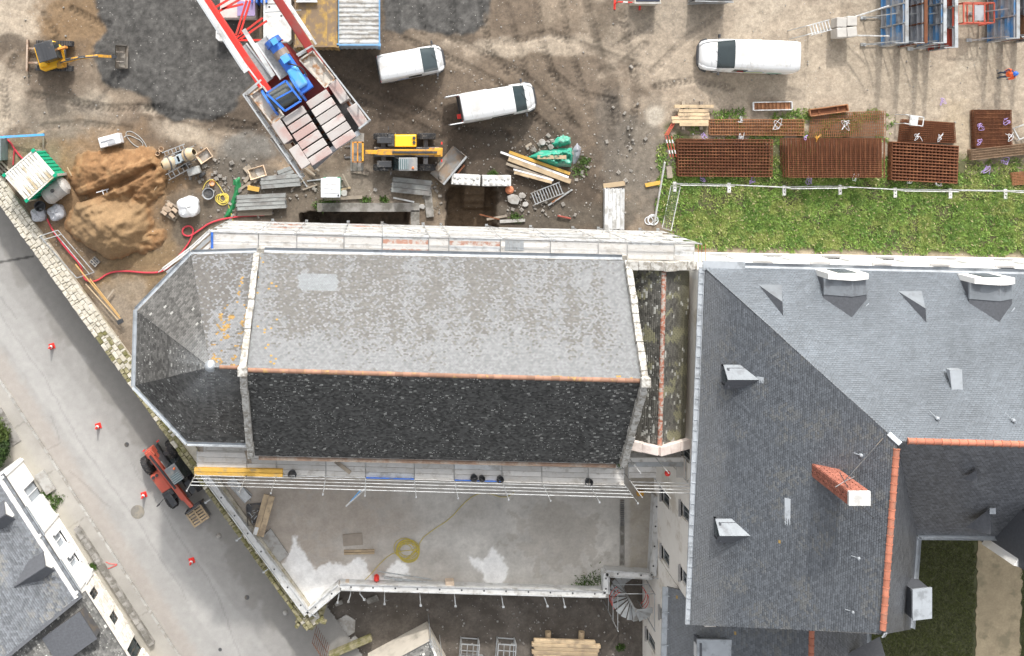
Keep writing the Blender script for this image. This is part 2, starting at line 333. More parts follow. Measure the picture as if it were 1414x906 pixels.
def site_c(X, Y, px, py, Z):
    n = fbm(X * .35, Y * .35, 31, 5); n2 = fbm(X * 1.3, Y * 1.3, 37, 4); n3 = fbm(X * 5, Y * 5, 41, 3)
    C = np.array([.245, .20, .16])[None] * (0.55 + .9 * n2)[:, None]
    C = blend(C, sstep(.48, .64, n) * .65, (.38, .325, .265))
    C = blend(C, sstep(.56, .40, n) * .6 * sstep(.35, .6, n2), (.16, .13, .105))
    def B(x, y, rx, ry, col, st=1, rot=0, amp=.6, seed=0, soft=.35):
        nonlocal C
        c, s_ = math.cos(rot), math.sin(rot); dx, dy = px - x, py - y
        d = np.hypot((dx * c + dy * s_) / rx, (-dx * s_ + dy * c) / ry) + (fbm(px / 18, py / 18, 51 + seed, 4) - .5) * 2 * amp
        C = blend(C, (1 - sstep(1 - soft, 1 + soft, d)) * st, col)
    TAN = (.36, .265, .17); PALE = (.56, .50, .425); MUD = (.115, .092, .073); GREY = (.15, .15, .148)
    B(90, 25, 75, 50, (.30, .21, .125), .85, seed=1); B(10, 25, 45, 45, PALE, .9, seed=2); B(5, 140, 30, 45, PALE, .85, seed=3)
    B(125, 138, 30, 18, PALE, .9, seed=4); B(80, 160, 60, 40, (.30, .27, .235), .6, seed=5); B(12, 60, 40, 14, MUD, .8, seed=6)
    B(90, 112, 50, 22, (.22, .18, .145), .7, seed=7); B(210, 150, 20, 10, PALE, .7, seed=8)
    B(255, 185, 42, 14, PALE, .85, .2, seed=9); B(300, 160, 30, 18, MUD, .5, seed=10)
    B(160, 270, 105, 85, (.34, .225, .125), .9, seed=11, amp=.35); B(190, 370, 70, 45, (.30, .22, .13), .9, seed=12)
    B(40, 210, 40, 22, (.36, .29, .2), .8, seed=13); B(265, 305, 40, 40, (.16, .14, .115), .85, seed=14)
    B(160, 415, 30, 45, (.42, .37, .31), .7, .9, seed=15)
    B(345, 205, 45, 22, (.24, .24, .235), .9, seed=16); B(330, 230, 40, 20, (.2, .195, .185), .7, seed=17); B(395, 236, 30, 16, (.46, .37, .28), .8, seed=18)
    B(350, 165, 60, 22, MUD, .8, seed=19); B(430, 280, 80, 35, (.20, .178, .152), .7, seed=20); B(340, 265, 60, 45, (.15, .135, .118), .75, seed=55); B(560, 110, 110, 40, MUD, .75, seed=21)
    B(610, 180, 140, 70, (.125, .10, .08), .9, seed=22); B(470, 110, 60, 60, MUD, .8, seed=52); B(850, 60, 45, 110, (.15, .125, .10), .65, .15, seed=53, amp=1.0); B(760, 120, 70, 50, (.17, .14, .112), .6, seed=54, amp=.9); B(520, 255, 60, 26, (.33, .30, .265), .7, seed=23); B(590, 270, 22, 25, (.38, .33, .26), .8, seed=24)
    B(730, 255, 115, 75, (.095, .077, .062), .92, seed=25); B(640, 130, 40, 30, (.20, .165, .135), .5, seed=26); B(700, 180, 60, 26, (.13, .112, .095), .8, seed=46)
    B(720, 90, 150, 70, (.20, .162, .128), .7, seed=60, amp=.8); B(690, 66, 60, 12, PALE, .7, seed=27, amp=.8); B(800, 62, 80, 13, PALE, .7, seed=28, amp=.9); B(640, 78, 30, 20, (.33, .28, .23), .6, seed=29)
    B(840, 120, 60, 60, (.24, .20, .165), .6, seed=30); B(860, 40, 60, 40, (.24, .21, .175), .55, seed=31)
    B(1010, 60, 160, 130, (.52, .46, .39), .85, seed=32, amp=.5); B(1280, 90, 220, 140, (.55, .49, .415), .9, seed=33, amp=.5)
    B(885, 230, 50, 75, (.22, .205, .185), .8, seed=34); B(905, 160, 14, 13, (.58, .55, .5), .9, seed=35, amp=.25); B(845, 180, 20, 60, (.17, .155, .14), .7, seed=36)
    B(1325, 130, 60, 60, (.54, .48, .40), .6, seed=37); B(1325, 205, 30, 60, (.52, .45, .35), .8, seed=38); B(1350, 75, 40, 14, (.60, .55, .47), .7, -.6, seed=39)
    B(1050, 20, 60, 16, (.55, .5, .43), .6, -.7, seed=47); B(780, 300, 90, 20, (.16, .145, .125), .7, seed=48); B(925, 18, 60, 30, (.38, .345, .3), .6, seed=49)
    f1 = noisy(GRAV1, px, py, 9, 22, 5, 3); gcol = np.array([.108, .110, .113])[None] * (.55 + .9 * n3)[:, None] * (.8 + .4 * n2)[:, None]
    C = C * (1 - f1[:, None]) + gcol * f1[:, None]
    f2 = noisy(GRAV2, px, py, 9, 22, 6, 3); C = C * (1 - f2[:, None]) + gcol * 1.1 * f2[:, None]
    for pts, wd in TRACKS:
        D, U, V = pline(px, py, pts); m = 1 - sstep(wd * .4, wd * .6, D)
        ch = (np.sin(U * .9 + np.abs(V) * .7) > .1) * sstep(.35, .6, fbm(px / 25, py / 25, 78, 2))
        C = C * (1 - m * (.12 + .3 * ch))[:, None]
    fp = noisy(PIT, px, py, 4, 10, 21, 3); C = blend(C, fp * .9, (.17, .125, .085))
    gr = sstep(908, 938, px + (n2 - .5) * 60) * sstep(165, 200, py + (n2 - .5) * 70 - 45 * sstep(1150, 1220, px)) * sstep(.47, .56, n2 + .45 * sstep(238, 252, py)); C = blend(C, gr * .9, (.10, .115, .045))
    C = blend(C, sstep(338, 346, py - .02 * (px - 930)) * (px > 930), (.40, .35, .27))
    return C * (.78 + .44 * n3)[:, None] * np.array([[.68, .64, .585]])
site = hfield('site_ground', -30, 47, -14.5, 16, .1, site_z, site_c, lambda X, Y, px, py: (walld(px, py) > 12) & ~((px > 250) & (py > 400) & (px < 890)), GROUND)
EARTH = M('yard_earth', (.125, .108, .092), .95, fine=.4, fscale=6, var=.35, scale=1.1, bump=.7, bscale=9, rnd=0, dirt=(.085, .072, .06), damt=.4, dscale=.7, specks=((.42, .4, .38), 3.2, .1))
ZL = -2.6
mb = MB(); mb.box((0, 0, ZL - .25), (500, 500, .5)); tag(mb.obj('ground', EARTH), kind='structure')
# road
def kerbd(px, py): return ((px - 23) * 1.54 - (py - 560)) / math.hypot(1, 1.54)
def road_c(X, Y, px, py, Z):
    d = walld(px, py); n = fbm(X * .6, Y * .6, 61, 4); n3 = fbm(X * 4, Y * 4, 63, 3)
    C = np.array([.345, .336, .322])[None] * (.88 + .24 * n)[:, None]
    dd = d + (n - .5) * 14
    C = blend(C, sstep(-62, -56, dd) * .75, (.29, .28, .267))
    C = blend(C, sstep(-112, -108, dd + 0) * (1 - sstep(-88, -84, dd)) * .5, (.41, .40, .385))
    C = blend(C, (1 - sstep(-150, -140, dd)) * .5, (.28, .275, .265))
    k = kerbd(px, py); C = blend(C, (1 - sstep(6, 22, np.abs(k - 10) + (n3 - .5) * 10)) * .45, (.38, .325, .28))
    # damp margin at at the foot of the wall
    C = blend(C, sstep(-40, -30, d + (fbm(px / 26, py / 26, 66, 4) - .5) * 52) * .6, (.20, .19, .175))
    for pts in ([(-10, 420), (60, 520), (115, 618), (190, 720), (260, 830)], [(70, 575), (84, 612), (60, 624)], [(0, 410), (22, 440)], [(150, 470), (250, 640)], [(180, 640), (240, 730), (300, 820), (330, 906)], [(95, 650), (150, 700)]):
        D, U, V = pline(px + (fbm(px / 15, py / 15, 5, 3) - .5) * 6, py, pts); C = C * (1 - .17 * (1 - sstep(.6, 1.6, D)))[:, None]
    D, U, V = pline(px, py, [(-5, 363), (46, 354)]); C = C * (1 - .7 * (1 - sstep(1, 2, D)))[:, None]
    return C * (.93 + .14 * n3)[:, None]
RZ = -2.4
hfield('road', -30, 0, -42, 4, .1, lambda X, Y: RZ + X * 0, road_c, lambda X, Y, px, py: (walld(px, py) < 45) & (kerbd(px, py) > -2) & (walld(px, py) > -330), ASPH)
def side_c(X, Y, px, py, Z):
    n = fbm(X * .8, Y * .8, 71, 4); C = np.array([.36, .34, .31])[None] * (.82 + .36 * n)[:, None]
    U = (px * 1 + py * 1.54) / 1.836
    C = C * (1 - .25 * (np.abs((U % 78) - 39) < .9))[:, None]
    return blend(C, sstep(-12, -30, kerbd(px, py)) * .4, (.37, .34, .27))
hfield('pavement', -30, -5, -42, 4, .12, lambda X, Y: RZ + .12 + X * 0, side_c, lambda X, Y, px, py: (kerbd(px, py) < 2) & (kerbd(px, py) > -75), ASPH)
kb = thing('kerb_line', None, None); kb['kind'] = 'structure'
for i in range(34):
    a = g(-30 + i * 9.2, 480 + i * 14.17, RZ + .13); b = g(-30 + (i + .97) * 9.2, 480 + (i + .97) * 14.17, RZ + .13)
    MB().beam(a - Vector((0, 0, .07)), b - Vector((0, 0, .07)), .14, .16).obj('kerb_stone', CONC, kb)
# terrace slab between chapel and yard
P1 = [(405, 742), (411, 742), (411, 757), (417, 760), (425, 773), (432, 780), (437, 790), (445, 780), (455, 776), (465, 778), (475, 780), (487, 774), (500, 770), (506, 775), (508, 790), (516, 796), (560, 799), (560, 806), (470, 812), (425, 850), (388, 802), (385, 785), (400, 765)]
P2 = [(548, 775), (562, 776), (566, 793), (550, 797), (530, 797), (535, 785)]
P3 = [(647, 768), (660, 772), (672, 770), (680, 757), (690, 765), (700, 780), (702, 790), (695, 810), (670, 812), (668, 795), (655, 782)]
def terr_c(X, Y, px, py, Z):
    n = fbm(X * .5, Y * .5, 81, 5); n2 = fbm(X * 2, Y * 2, 83, 4)
    C = np.array([.505, .48, .44])[None] * (.72 + .56 * n)[:, None]
    C = blend(C, sstep(640, 430, px + (n - .5) * 260) * .95, (.40, .345, .29))
    C = blend(C, (np.hypot((px - 770) / 60, (py - 740) / 50) + (n2 - .5) * 1.6 < .9) * .45, (.37, .33, .28))
    C = blend(C, sstep(866, 872, px) * .6, (.34, .29, .22))
    C = blend(C, sstep(.56, .68, n2) * .4, (.36, .335, .305))
    C = blend(C, sstep(0, 1, 1 - np.hypot((px - 690) / 25, (py - 700) / 60)) * .6 * n2, (.28, .27, .26))
    for P in (P1, P2, P3): C = blend(C, noisy(P, px, py, 4.5, 5, 91, 2.2) * (.75 + .25 * n2), (.86, .85, .83))
    return C * (.9 + .2 * n2)[:, None]
TERR = [(232, 600), (430, 858), (470, 816), (842, 826), (842, 796), (908, 800), (908, 590), (232, 590)]
hfield('terrace_floor', -14, 18, -31.5, -18, .08, lambda X, Y: X * 0 + .0, terr_c, lambda X, Y, px, py: sdf(px, py, TERR) < 0, SLABM)

# ------------------------------------------------------------------ roofs of single slates
def slate_attr(name, rough, spec=.5, specks=None, var=.12):
    return M(name, rough=rough, attr=True, var=var, scale=3, bump=.25, bscale=30, rnd=0, spec=spec, specks=specks, fine=.16, fscale=11)
SL_N = slate_attr('slate_weathered', .55, .6); SL_S = slate_attr('slate_lichen', .8, .3, ((.58, .58, .55), 6.0, .24))
SL_B = slate_attr('slate_new', .42, .75, var=.08)
def slates(pts, parent, colf, mat, sw=.20, se=.125, lift=.012, name='slates'):
    pts = [Vector(p) for p in pts]; n = (pts[1] - pts[0]).cross(pts[2] - pts[0]).normalized()
    if n.z < 0: n = -n; pts = pts[::-1]
    u = Vector((0, 0, 1)).cross(n).normalized(); v = n.cross(u); o = pts[0]
    P = np.array([((p - o).dot(u), (p - o).dot(v)) for p in pts])
    A = sum(P[i][0] * P[(i + 1) % len(P)][1] - P[(i + 1) % len(P)][0] * P[i][1] for i in range(len(P)))
    if A < 0: P = P[::-1]
    rows = np.arange(P[:, 1].min() - se, P[:, 1].max() + se, se); cols = np.arange(P[:, 0].min() - sw, P[:, 0].max() + sw, sw)
    R_, C_ = np.meshgrid(rows, cols, indexing='ij'); C_ = C_ + (np.arange(len(rows)) % 2)[:, None] * sw / 2
    R_ = R_.ravel(); C_ = C_.ravel()
    cu, cv = C_ + sw / 2, R_ + se / 2; ok = np.ones(len(cu), bool); E = []
    for i in range(len(P)):
        a, b = P[i], P[(i + 1) % len(P)]; d = b - a; L = np.hypot(*d)
        if L < 1e-4: continue
        nn = np.array([-d[1], d[0]]) / L; E.append((a, nn)); ok &= ((cu - a[0]) * nn[0] + (cv - a[1]) * nn[1]) > -.06
    R_, C_, cu, cv = R_[ok], C_[ok], cu[ok], cv[ok]; K = len(cu)
    rs = RS.rand(K, 8); gp = .006
    w0 = C_ + gp + (rs[:, 0] - .5) * .01; w1 = C_ + sw - gp + (rs[:, 1] - .5) * .01
    b0 = R_ + (rs[:, 2] - .5) * .018; b1 = R_ + (rs[:, 3] - .5) * .018; t = R_ + se * 1.12
    hb = lift * (.7 + .9 * rs[:, 4]); z = np.zeros(K)
    UV = np.stack([np.stack([w0, b0], 1), np.stack([w1, b1], 1), np.stack([w1, t], 1), np.stack([w0, t], 1), np.stack([w0, b0 - .002], 1), np.stack([w1, b1 - .002], 1)], 1)
    for a, nn in E:
        dd = (UV[:, :, 0] - a[0]) * nn[0] + (UV[:, :, 1] - a[1]) * nn[1]; dd = np.minimum(dd, 0)
        UV[:, :, 0] -= dd * nn[0]; UV[:, :, 1] -= dd * nn[1]
    HH = np.stack([hb, hb * (.75 + .5 * rs[:, 5]), z + .003, z + .003, z, z], 1)
    W = np.array(o)[None, None] + UV[:, :, :1] * np.array(u) + UV[:, :, 1:2] * np.array(v) + HH[:, :, None] * np.array(n)
    cw = np.array(o)[None] + cu[:, None] * np.array(u) + cv[:, None] * np.array(v)
    s = FPX / (CAM_H - cw[:, 2]); col = colf(NX + cw[:, 0] * s, NY - cw[:, 1] * s, cu, cv, rs[:, 6], rs[:, 7])
    par = np.array((0., 0., 0.)); q = parent
    while q is not None: par += np.array(q.location); q = q.parent
    me = bpy.data.meshes.new(name); co = (W.reshape(-1, 3) - par)
    me.vertices.add(len(co)); me.vertices.foreach_set('co', co.ravel())
    base = (np.arange(K) * 6)[:, None]; q = np.concatenate([base + np.array([[0, 1, 2, 3]]), base + np.array([[4, 5, 1, 0]])], 1).reshape(-1, 4)
    me.loops.add(q.size); me.loops.foreach_set('vertex_index', q.ravel().astype(np.int32))
    me.polygons.add(len(q)); me.polygons.foreach_set('loop_start', (np.arange(len(q)) * 4).astype(np.int32)); me.update(calc_edges=True)
    at = me.color_attributes.new('Col', 'FLOAT_COLOR', 'POINT'); cc = np.ones((K, 6, 4)); cc[:, :, :3] = np.clip(col, .01, 1)[:, None, :]
    at.data.foreach_set('color', cc.ravel()); me.materials.append(mat)
    ob = bpy.data.objects.new(name, me); COL.objects.link(ob); ob.parent = parent; ob['kind'] = 'stuff'
    return ob
DECK = M('roof_deck', (.10, .10, .10), .9)
def slope(pts, parent, colf, mat, name='roof_slope', sw=.20, se=.125, thick=.14):
    P_ = [Vector(p) for p in pts]; c_ = sum(P_, Vector()) / len(P_); n_ = Vector((0, 0, 0))
    for i in range(len(P_)): n_ += (P_[i] - c_).cross(P_[(i + 1) % len(P_)] - c_)
    pts = [Vector((p.x, p.y, c_.z - (n_.x * (p.x - c_.x) + n_.y * (p.y - c_.y)) / n_.z)) for p in P_]
    o = MB().slab([p - Vector((0, 0, .004)) for p in pts], thick).obj(name, DECK, parent)
    slates(pts, o, colf, mat, sw, se); return o
def ridge_tiles(p, q, parent, mat, step, r=.13, drop=.05, name='ridge_tile'):
    p, q = Vector(p), Vector(q); d = q - p; n = max(1, int(d.length / step)); d /= n
    for i in range(n):
        a = p + d * i; b = p + d * (i + .985); m = MB(); vs = []
        side = d.cross(Vector((0, 0, 1))).normalized()
        for e, rr in ((a, r * 1.12), (a + d * .12, r * 1.12), (a + d * .13, r), (b, r * .97)):
            for k in range(7):
                t = math.pi * k / 6; vs.append(e + side * math.cos(t) * rr + Vector((0, 0, math.sin(t) * rr * .85 - drop)))
        m.add(vs, [(j * 7 + k, j * 7 + k + 1, (j + 1) * 7 + k + 1, (j + 1) * 7 + k) for j in range(3) for k in range(6)] + [(6, 5, 4, 3, 2, 1, 0), (21, 22, 23, 24, 25, 26, 27)])
        m.obj(name, mat, parent, smooth=True)
def gutter(pts, parent, mat, w=.22, name='gutter'):
    for a, b in zip(pts[:-1], pts[1:]):
        a, b = Vector(a), Vector(b); d = (b - a).normalized(); s = d.cross(Vector((0, 0, 1))).normalized(); m = MB(); vs = []
        for e in (a, b):
            for k in range(6):
                t = math.pi + math.pi * k / 5; vs.append(e + s * math.cos(t) * w / 2 + Vector((0, 0, math.sin(t) * w * .45)))
            vs.append(e + s * (w / 2 + .02) + Vector((0, 0, .02))); vs.append(e - s * (w / 2 + .02) + Vector((0, 0, .02)))
        m.add(vs, [(k, k + 1, 8 + k + 1, 8 + k) for k in range(5)] + [(5, 6, 14, 13), (7, 0, 8, 15)])
        m.obj(name, mat, parent, smooth=True)
def wall(p0, p1, z0, z1, th, parent, mat, openings=(), name='wall', frame=None, inset=.16, panem=None, sill=None):
    """wall whose outer face runs p0->p1 (outside on the right-hand side); openings = (u0,u1,za,zb)"""
    p0, p1 = Vector((p0[0], p0[1], 0)), Vector((p1[0], p1[1], 0)); d = p1 - p0; L = d.length; d /= L; nrm = Vector((d.y, -d.x, 0))
    us = sorted({0, L} | {x for o in openings for x in o[:2]}); zs = sorted({z0, z1} | {x for o in openings for x in o[2:4]})
    m = MB()
    for a, b in zip(us[:-1], us[1:]):
        for c, e in zip(zs[:-1], zs[1:]):
            if any(o[0] <= a + 1e-6 and b <= o[1] + 1e-6 and o[2] <= c + 1e-6 and e <= o[3] + 1e-6 for o in openings): continue
            q = [p0 + d * a, p0 + d * b, p0 + d * b - nrm * th, p0 + d * a - nrm * th]
            m.prism([(x.x, x.y) for x in q], c, e)
    w_ = m.obj(name, mat, parent)
    for (a, b, c, e) in openings:
        f = MB(); i_ = -nrm * inset; t = .07
        def P(u, z): return p0 + d * u + i_ + Vector((0, 0, z))
        f.beam(P(a + t / 2, c), P(a + t / 2, e), t, t, up=nrm).beam(P(b - t / 2, c), P(b - t / 2, e), t, t, up=nrm)
        f.beam(P(a + t, c + t / 2), P(b - t, c + t / 2), t, t).beam(P(a + t, e - t / 2), P(b - t, e - t / 2), t, t).beam(P((a + b) / 2, c + t), P((a + b) / 2, e - t), t * .8, t, up=nrm)
        fo = f.obj('window', frame or WHIP, parent)
        j = -nrm * (inset + .02); MB().add([p0 + d * a + j + Vector((0, 0, c)), p0 + d * b + j + Vector((0, 0, c)), p0 + d * b + j + Vector((0, 0, e)), p0 + d * a + j + Vector((0, 0, e)),
                 p0 + d * a + j * 1.2 + Vector((0, 0, c)), p0 + d * b + j * 1.2 + Vector((0, 0, c)), p0 + d * b + j * 1.2 + Vector((0, 0, e)), p0 + d * a + j * 1.2 + Vector((0, 0, e))],
                 [(0, 1, 2, 3), (7, 6, 5, 4), (0, 4, 5, 1), (1, 5, 6, 2), (2, 6, 7, 3), (3, 7, 4, 0)]).obj('pane', panem or GLASS, fo)
        if sill: MB().beam(p0 + d * (a - .08) + nrm * .02 + Vector((0, 0, c - .04)), p0 + d * (b + .08) + nrm * .02 + Vector((0, 0, c - .04)), .22, .08).obj('sill', sill, fo)
    return w_
def coping(pts, parent, mat, w, h, step, name='coping_stone'):
    for a, b in zip(pts[:-1], pts[1:]):
        a, b = Vector(a), Vector(b); d = b - a; n = max(1, round(d.length / step)); d /= n
        for i in range(n):
            j = Vector((random.uniform(-.02, .02), random.uniform(-.02, .02), random.uniform(-.015, .015)))
            MB().beam(a + d * (i + .012) + j, a + d * (i + .988) + j, w * random.uniform(.93, 1.06), h).obj(name, mat, parent, bevel=.03)

# ------------------------------------------------------------------ the chapel
E1, R1 = 7.5, 11.5
ch = thing('chapel', 'old stone chapel with mossy slate roof and five sided end, ringed by scaffolding', 'chapel', g(560, 480, 0))
nw, ne, sw_, se_ = g(360, 350, E1), g(862, 360, E1), g(352, 629, E1), g(856, 640, E1)
rw, re = g(341, 511, R1), g(886, 526, R1)
aN, a1, a2, a3, a4, aS = g(352, 349, E1), g(264, 352, E1), g(190, 430, E1), g(187, 532, E1), g(258, 609, E1), g(350, 612, E1)
AP = 11.0; apx, apr = g(290, 507, AP), g(337, 508, AP)
def mott(c1, c2, pf):
    def f(px, py, u, v, r, r2):
        p = pf(px, py); k = (r < p)[:, None]; j = (.8 + .4 * r2)[:, None]
        return np.where(k, np.array(c2)[None], np.array(c1)[None]) * j
    return f
def naveN(px, py, u, v, r, r2):
    n = fbm(px / 40, py / 40, 5, 4); st = fbm(px / 22, py / 160, 8, 3)
    p = .85 * sstep(.2, .66, n * .35 + st * .65) * sstep(505, 440, py + (n - .5) * 110) * sstep(850, 800, px + (py - 350) * -.12 + (n - .5) * 60) * sstep(356, 400, px + (n - .5) * 20)
    c = mott((.168, .174, .179), (.112, .107, .100), lambda a, b: p)(px, py, u, v, r, r2)
    k = ((px > 412) & (px < 466) & (py > 378) & (py < 402) & (np.abs(px - 440) + np.abs(py - 390) < 34)) | ((px > 412) & (px < 437) & (py < 392) & (py > 380)); c = np.where(k[:, None], np.array([[.19, .205, .215]])*(.9+.2*r2)[:,None], c)
    o = ((r2 > .93) & (px < 385) & (fbm(px / 9, py / 9, 4, 2) > .55)) | ((py > 519) & (fbm(px / 14, py / 9, 6, 2) > .68)); c = np.where(o[:, None], np.array([[.36, .21, .03]]), c)
    return c
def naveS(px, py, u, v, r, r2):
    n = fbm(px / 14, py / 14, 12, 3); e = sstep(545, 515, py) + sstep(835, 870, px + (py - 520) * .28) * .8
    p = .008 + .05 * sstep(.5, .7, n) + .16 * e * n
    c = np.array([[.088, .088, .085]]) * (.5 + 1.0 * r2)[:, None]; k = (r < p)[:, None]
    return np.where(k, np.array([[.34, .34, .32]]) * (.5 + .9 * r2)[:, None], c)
def apseN(px, py, u, v, r, r2):
    n = fbm(px / 25, py / 40, 15, 4); p = .8 * sstep(.25, .7, n + .15 * sstep(460, 360, py) - .2 * sstep(460, 500, py))
    c = mott((.155, .16, .166), (.088, .082, .075), lambda a, b: p)(px, py, u, v, r, r2)
    d = np.abs(px - (350 - (py - 350) * .25) + 0); o = (d < 26 - (py < 420) * 18) & (fbm(px / 5, py / 5, 4, 3) > .56) & (r2 < .75) & (py > 380) & (d > 5)
    return np.where(o[:, None], np.array([[.31, .18, .035]]) * (.5 + .8 * r2)[:, None], c)
def apseD(px, py, u, v, r, r2):
    n = fbm(px / 16, py / 16, 22, 3); p = .006 + .08 * sstep(.55, .75, n) * sstep(270, 205, px)
    a = np.arctan2(py - 507, px - 290); st = fbm(a * 9, a * 0 + 3, 9, 3); rr = np.hypot(px - 290, py - 507)
    c = np.array([[.115, .112, .106]]) * (.6 + .8 * r2)[:, None] * (.75 + .5 * st)[:, None]
    c = blend(c, sstep(70, 10, rr) * .6 * st, (.40, .42, .43))  # pale streaks round the apex paint its lit highlights into the slates
    return np.where((r < p)[:, None], np.array([[.36, .36, .34]]), c)
slope([nw, ne, re, rw], ch, naveN, SL_N, sw=.13, se=.085); slope([sw_, rw, re, se_], ch, naveS, SL_S, sw=.16, se=.10)
slope([a1, aN, apr, apx], ch, apseN, SL_N, sw=.13, se=.085); slope([a2, a1, apx], ch, apseD, SL_N); slope([a3, a2, apx], ch, apseD, SL_S)
slope([a4, a3, apx], ch, apseD, SL_S); slope([aS, a4, apx, apr], ch, apseD, SL_S)
BRN = M('brown_ridge', (.30, .165, .11), .8, var=.2, dirt=(.42, .27, .10), damt=.15, dscale=2, rnd=.25)
ridge_tiles(rw + Vector((0, 0, .05)), re + Vector((0, 0, .05)), ch, BRN, .42, .12)
ridge_tiles(apx + Vector((.5, 0, .04)), apr + Vector((0, 0, .04)), ch, BRN, .42, .10)
MB().lathe([(.34, -.22), (.22, .02), (.08, .14), (0, .16)], 10, apx).obj('apex_cap', ZINCL, ch, smooth=True)
up = Vector((0, 0, .22))
for (n_, r_, s_) in ((nw, rw, sw_), (ne, re, se_)):
    k = (n_ - r_).normalized() * .35; k2 = (s_ - r_).normalized() * .35; o_ = Vector((-.18 if r_ is rw else .12, 0, 0))
    coping([n_ + up + o_, r_ + up + o_, s_ + up + o_], ch, STONE, .35, .36, .55)
    MB().box(r_ + up * 1.4 + o_, (.5, .5, .34)).obj('gable_capstone', STONE, ch, bevel=.05)
    MB().prism([(n_.x - .2, n_.y + .25), (n_.x + .2, n_.y + .25), (s_.x + .2, s_.y + .35), (s_.x - .2, s_.y + .35)], ZL, E1 - .2).obj('gable_wall', STONE, ch)
foot = [nw, ne, se_, sw_]
cen = sum(foot, Vector()) / 4
MB().prism([((p.x - cen.x) * .985 + cen.x, (p.y - cen.y) * .955 + cen.y) for p in foot], ZL, E1 - .15).obj('wall', STONE, ch)
ap = [aN, a1, a2, a3, a4, aS]; c2 = Vector((sum(p.x for p in ap) / 6, sum(p.y for p in ap) / 6, 0))
MB().prism([((p.x - c2.x) * .94 + c2.x + .2, (p.y - c2.y) * .95 + c2.y) for p in ap], ZL, E1 - .15).obj('apse_wall', STONE, ch)
def outw(p, k=.16): v = Vector((p.x - c2.x, p.y - c2.y, 0)).normalized() * k; return p + v + Vector((0, 0, -.03))
gutter([outw(p) for p in (aN, a1, a2, a3, a4, aS)], ch, ZINCL, .2)
gutter([nw + Vector((.2, .2, 0)), ne + Vector((-.1, .2, 0))], ch, ZINCL, .24); gutter([sw_ + Vector((.2, -.14, -.02)), se_ + Vector((-.2, -.14, -.02))], ch, M('rusty_gutter', (.22, .15, .11), .8, .1, var=.3, dirt=(.3, .26, .22), damt=.4), .18)
# low link roof between chapel and the slate-roofed wing
lk = thing('link_building', 'low mossy slate roofed link with red ridge tiles between chapel and wing', 'building', g(915, 490, 0))
LE, LR = 7.4, 8.7  # eave and ridge raised so the link keeps sun off the terrace
lr0, lr1 = g(917, 372, LR), g(911, 616, LR)
def mossy(px, py, u, v, r, r2):
    n = fbm(px / 12, py / 12, 32, 3); c = np.array([[.135, .13, .115]]) * (.6 + .8 * r2)[:, None]
    c = blend(c, sstep(.55, .68, n) * .8, (.33, .32, .20)); c = blend(c, sstep(930, 950, px) * .6, (.20, .19, .11))
    return np.where((r < .06)[:, None], np.array([[.5, .5, .46]]), c)
slope([g(870, 372, LE), lr0, lr1, g(862, 612, LE)], lk, mossy, SL_S); slope([lr0, g(952, 374, LE), g(946, 612, LE), lr1], lk, mossy, SL_N)
ridge_tiles(lr0 + Vector((0, 0, .05)), lr1 + Vector((0, 0, .05)), lk, M('old_terracotta', (.34, .13, .08), .85, var=.25, dirt=(.4, .37, .33), damt=.45, dscale=5, rnd=.25), .42, .13)
coping([g(866, 366, LE + .5), g(917, 368, LR + .2), g(960, 366, LE + .5)], lk, STONE, .5, .4, .7)
PINKW = M('pink_mortar', (.66, .58, .53), .9, var=.12, dirt=(.55, .46, .42), damt=.4)
coping([g(866, 613, LE + .35), g(910, 623, LR + .15), g(951, 612, LE + .35)], lk, PINKW, .5, .35, .9, 'mortar_coping')
q = [g2(872, 374, LE), g2(948, 376, LE), g2(944, 618, LE), g2(868, 618, LE)]
MB().prism(q, ZL, LE - .25).obj('wall', WALLB, lk)

# ------------------------------------------------------------------ the slate-roofed wing on the right
E2, R2 = 9.5, 15.5
mn = thing('slate_roofed_wing', 'large blue grey slate building with orange ridge tiles, dormers and brick chimney', 'building', g(1150, 560, 0))
A_, B_ = g(972, 369, E2), g(1500, 381, E2)
rc, rE = g(1238, 609, R2), g(1500, 616, R2)
sW, rS = g(953, 862, E2), g(1219, 876, R2)
vl, sEe, eS = g(1266, 739, E2), g(1500, 741, E2), g(1257, 869, E2)
def slN(px, py, u, v, r, r2):
    n = fbm(px / 60, py / 60, 42, 3); rows = fbm(px / 14, py / 3.2, 47, 2); c = np.array([[.128, .147, .168]]) * (.78 + .22 * rows + .3 * (r2 - .5) * .7)[:, None] * (.78 + .44 * n)[:, None] * (.9 + .2 * fbm(px / 9, py / 120, 143, 3))[:, None]; return c
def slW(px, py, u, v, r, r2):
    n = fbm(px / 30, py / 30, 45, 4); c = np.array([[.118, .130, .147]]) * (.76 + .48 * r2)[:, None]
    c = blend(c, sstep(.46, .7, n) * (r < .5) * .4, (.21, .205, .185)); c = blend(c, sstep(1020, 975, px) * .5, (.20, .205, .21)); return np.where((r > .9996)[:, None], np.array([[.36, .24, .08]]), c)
def slS(px, py, u, v, r, r2):
    n = fbm(px / 40, py / 40, 49, 3); return np.array([[.15, .157, .172]]) * (.7 + .6 * r2)[:, None] * (.85 + .3 * n)[:, None]
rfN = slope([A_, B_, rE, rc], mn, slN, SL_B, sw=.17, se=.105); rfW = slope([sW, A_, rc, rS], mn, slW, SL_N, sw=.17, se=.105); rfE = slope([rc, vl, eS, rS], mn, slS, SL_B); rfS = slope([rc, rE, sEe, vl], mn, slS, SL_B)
ridge_tiles(rc + Vector((.5, 0, .05)), rE + Vector((0, 0, .05)), mn, TERRA, .40, .15); ridge_tiles(rc + Vector((0, -.35, .05)), rS + Vector((0, .2, .05)), mn, TERRA, .40, .15)
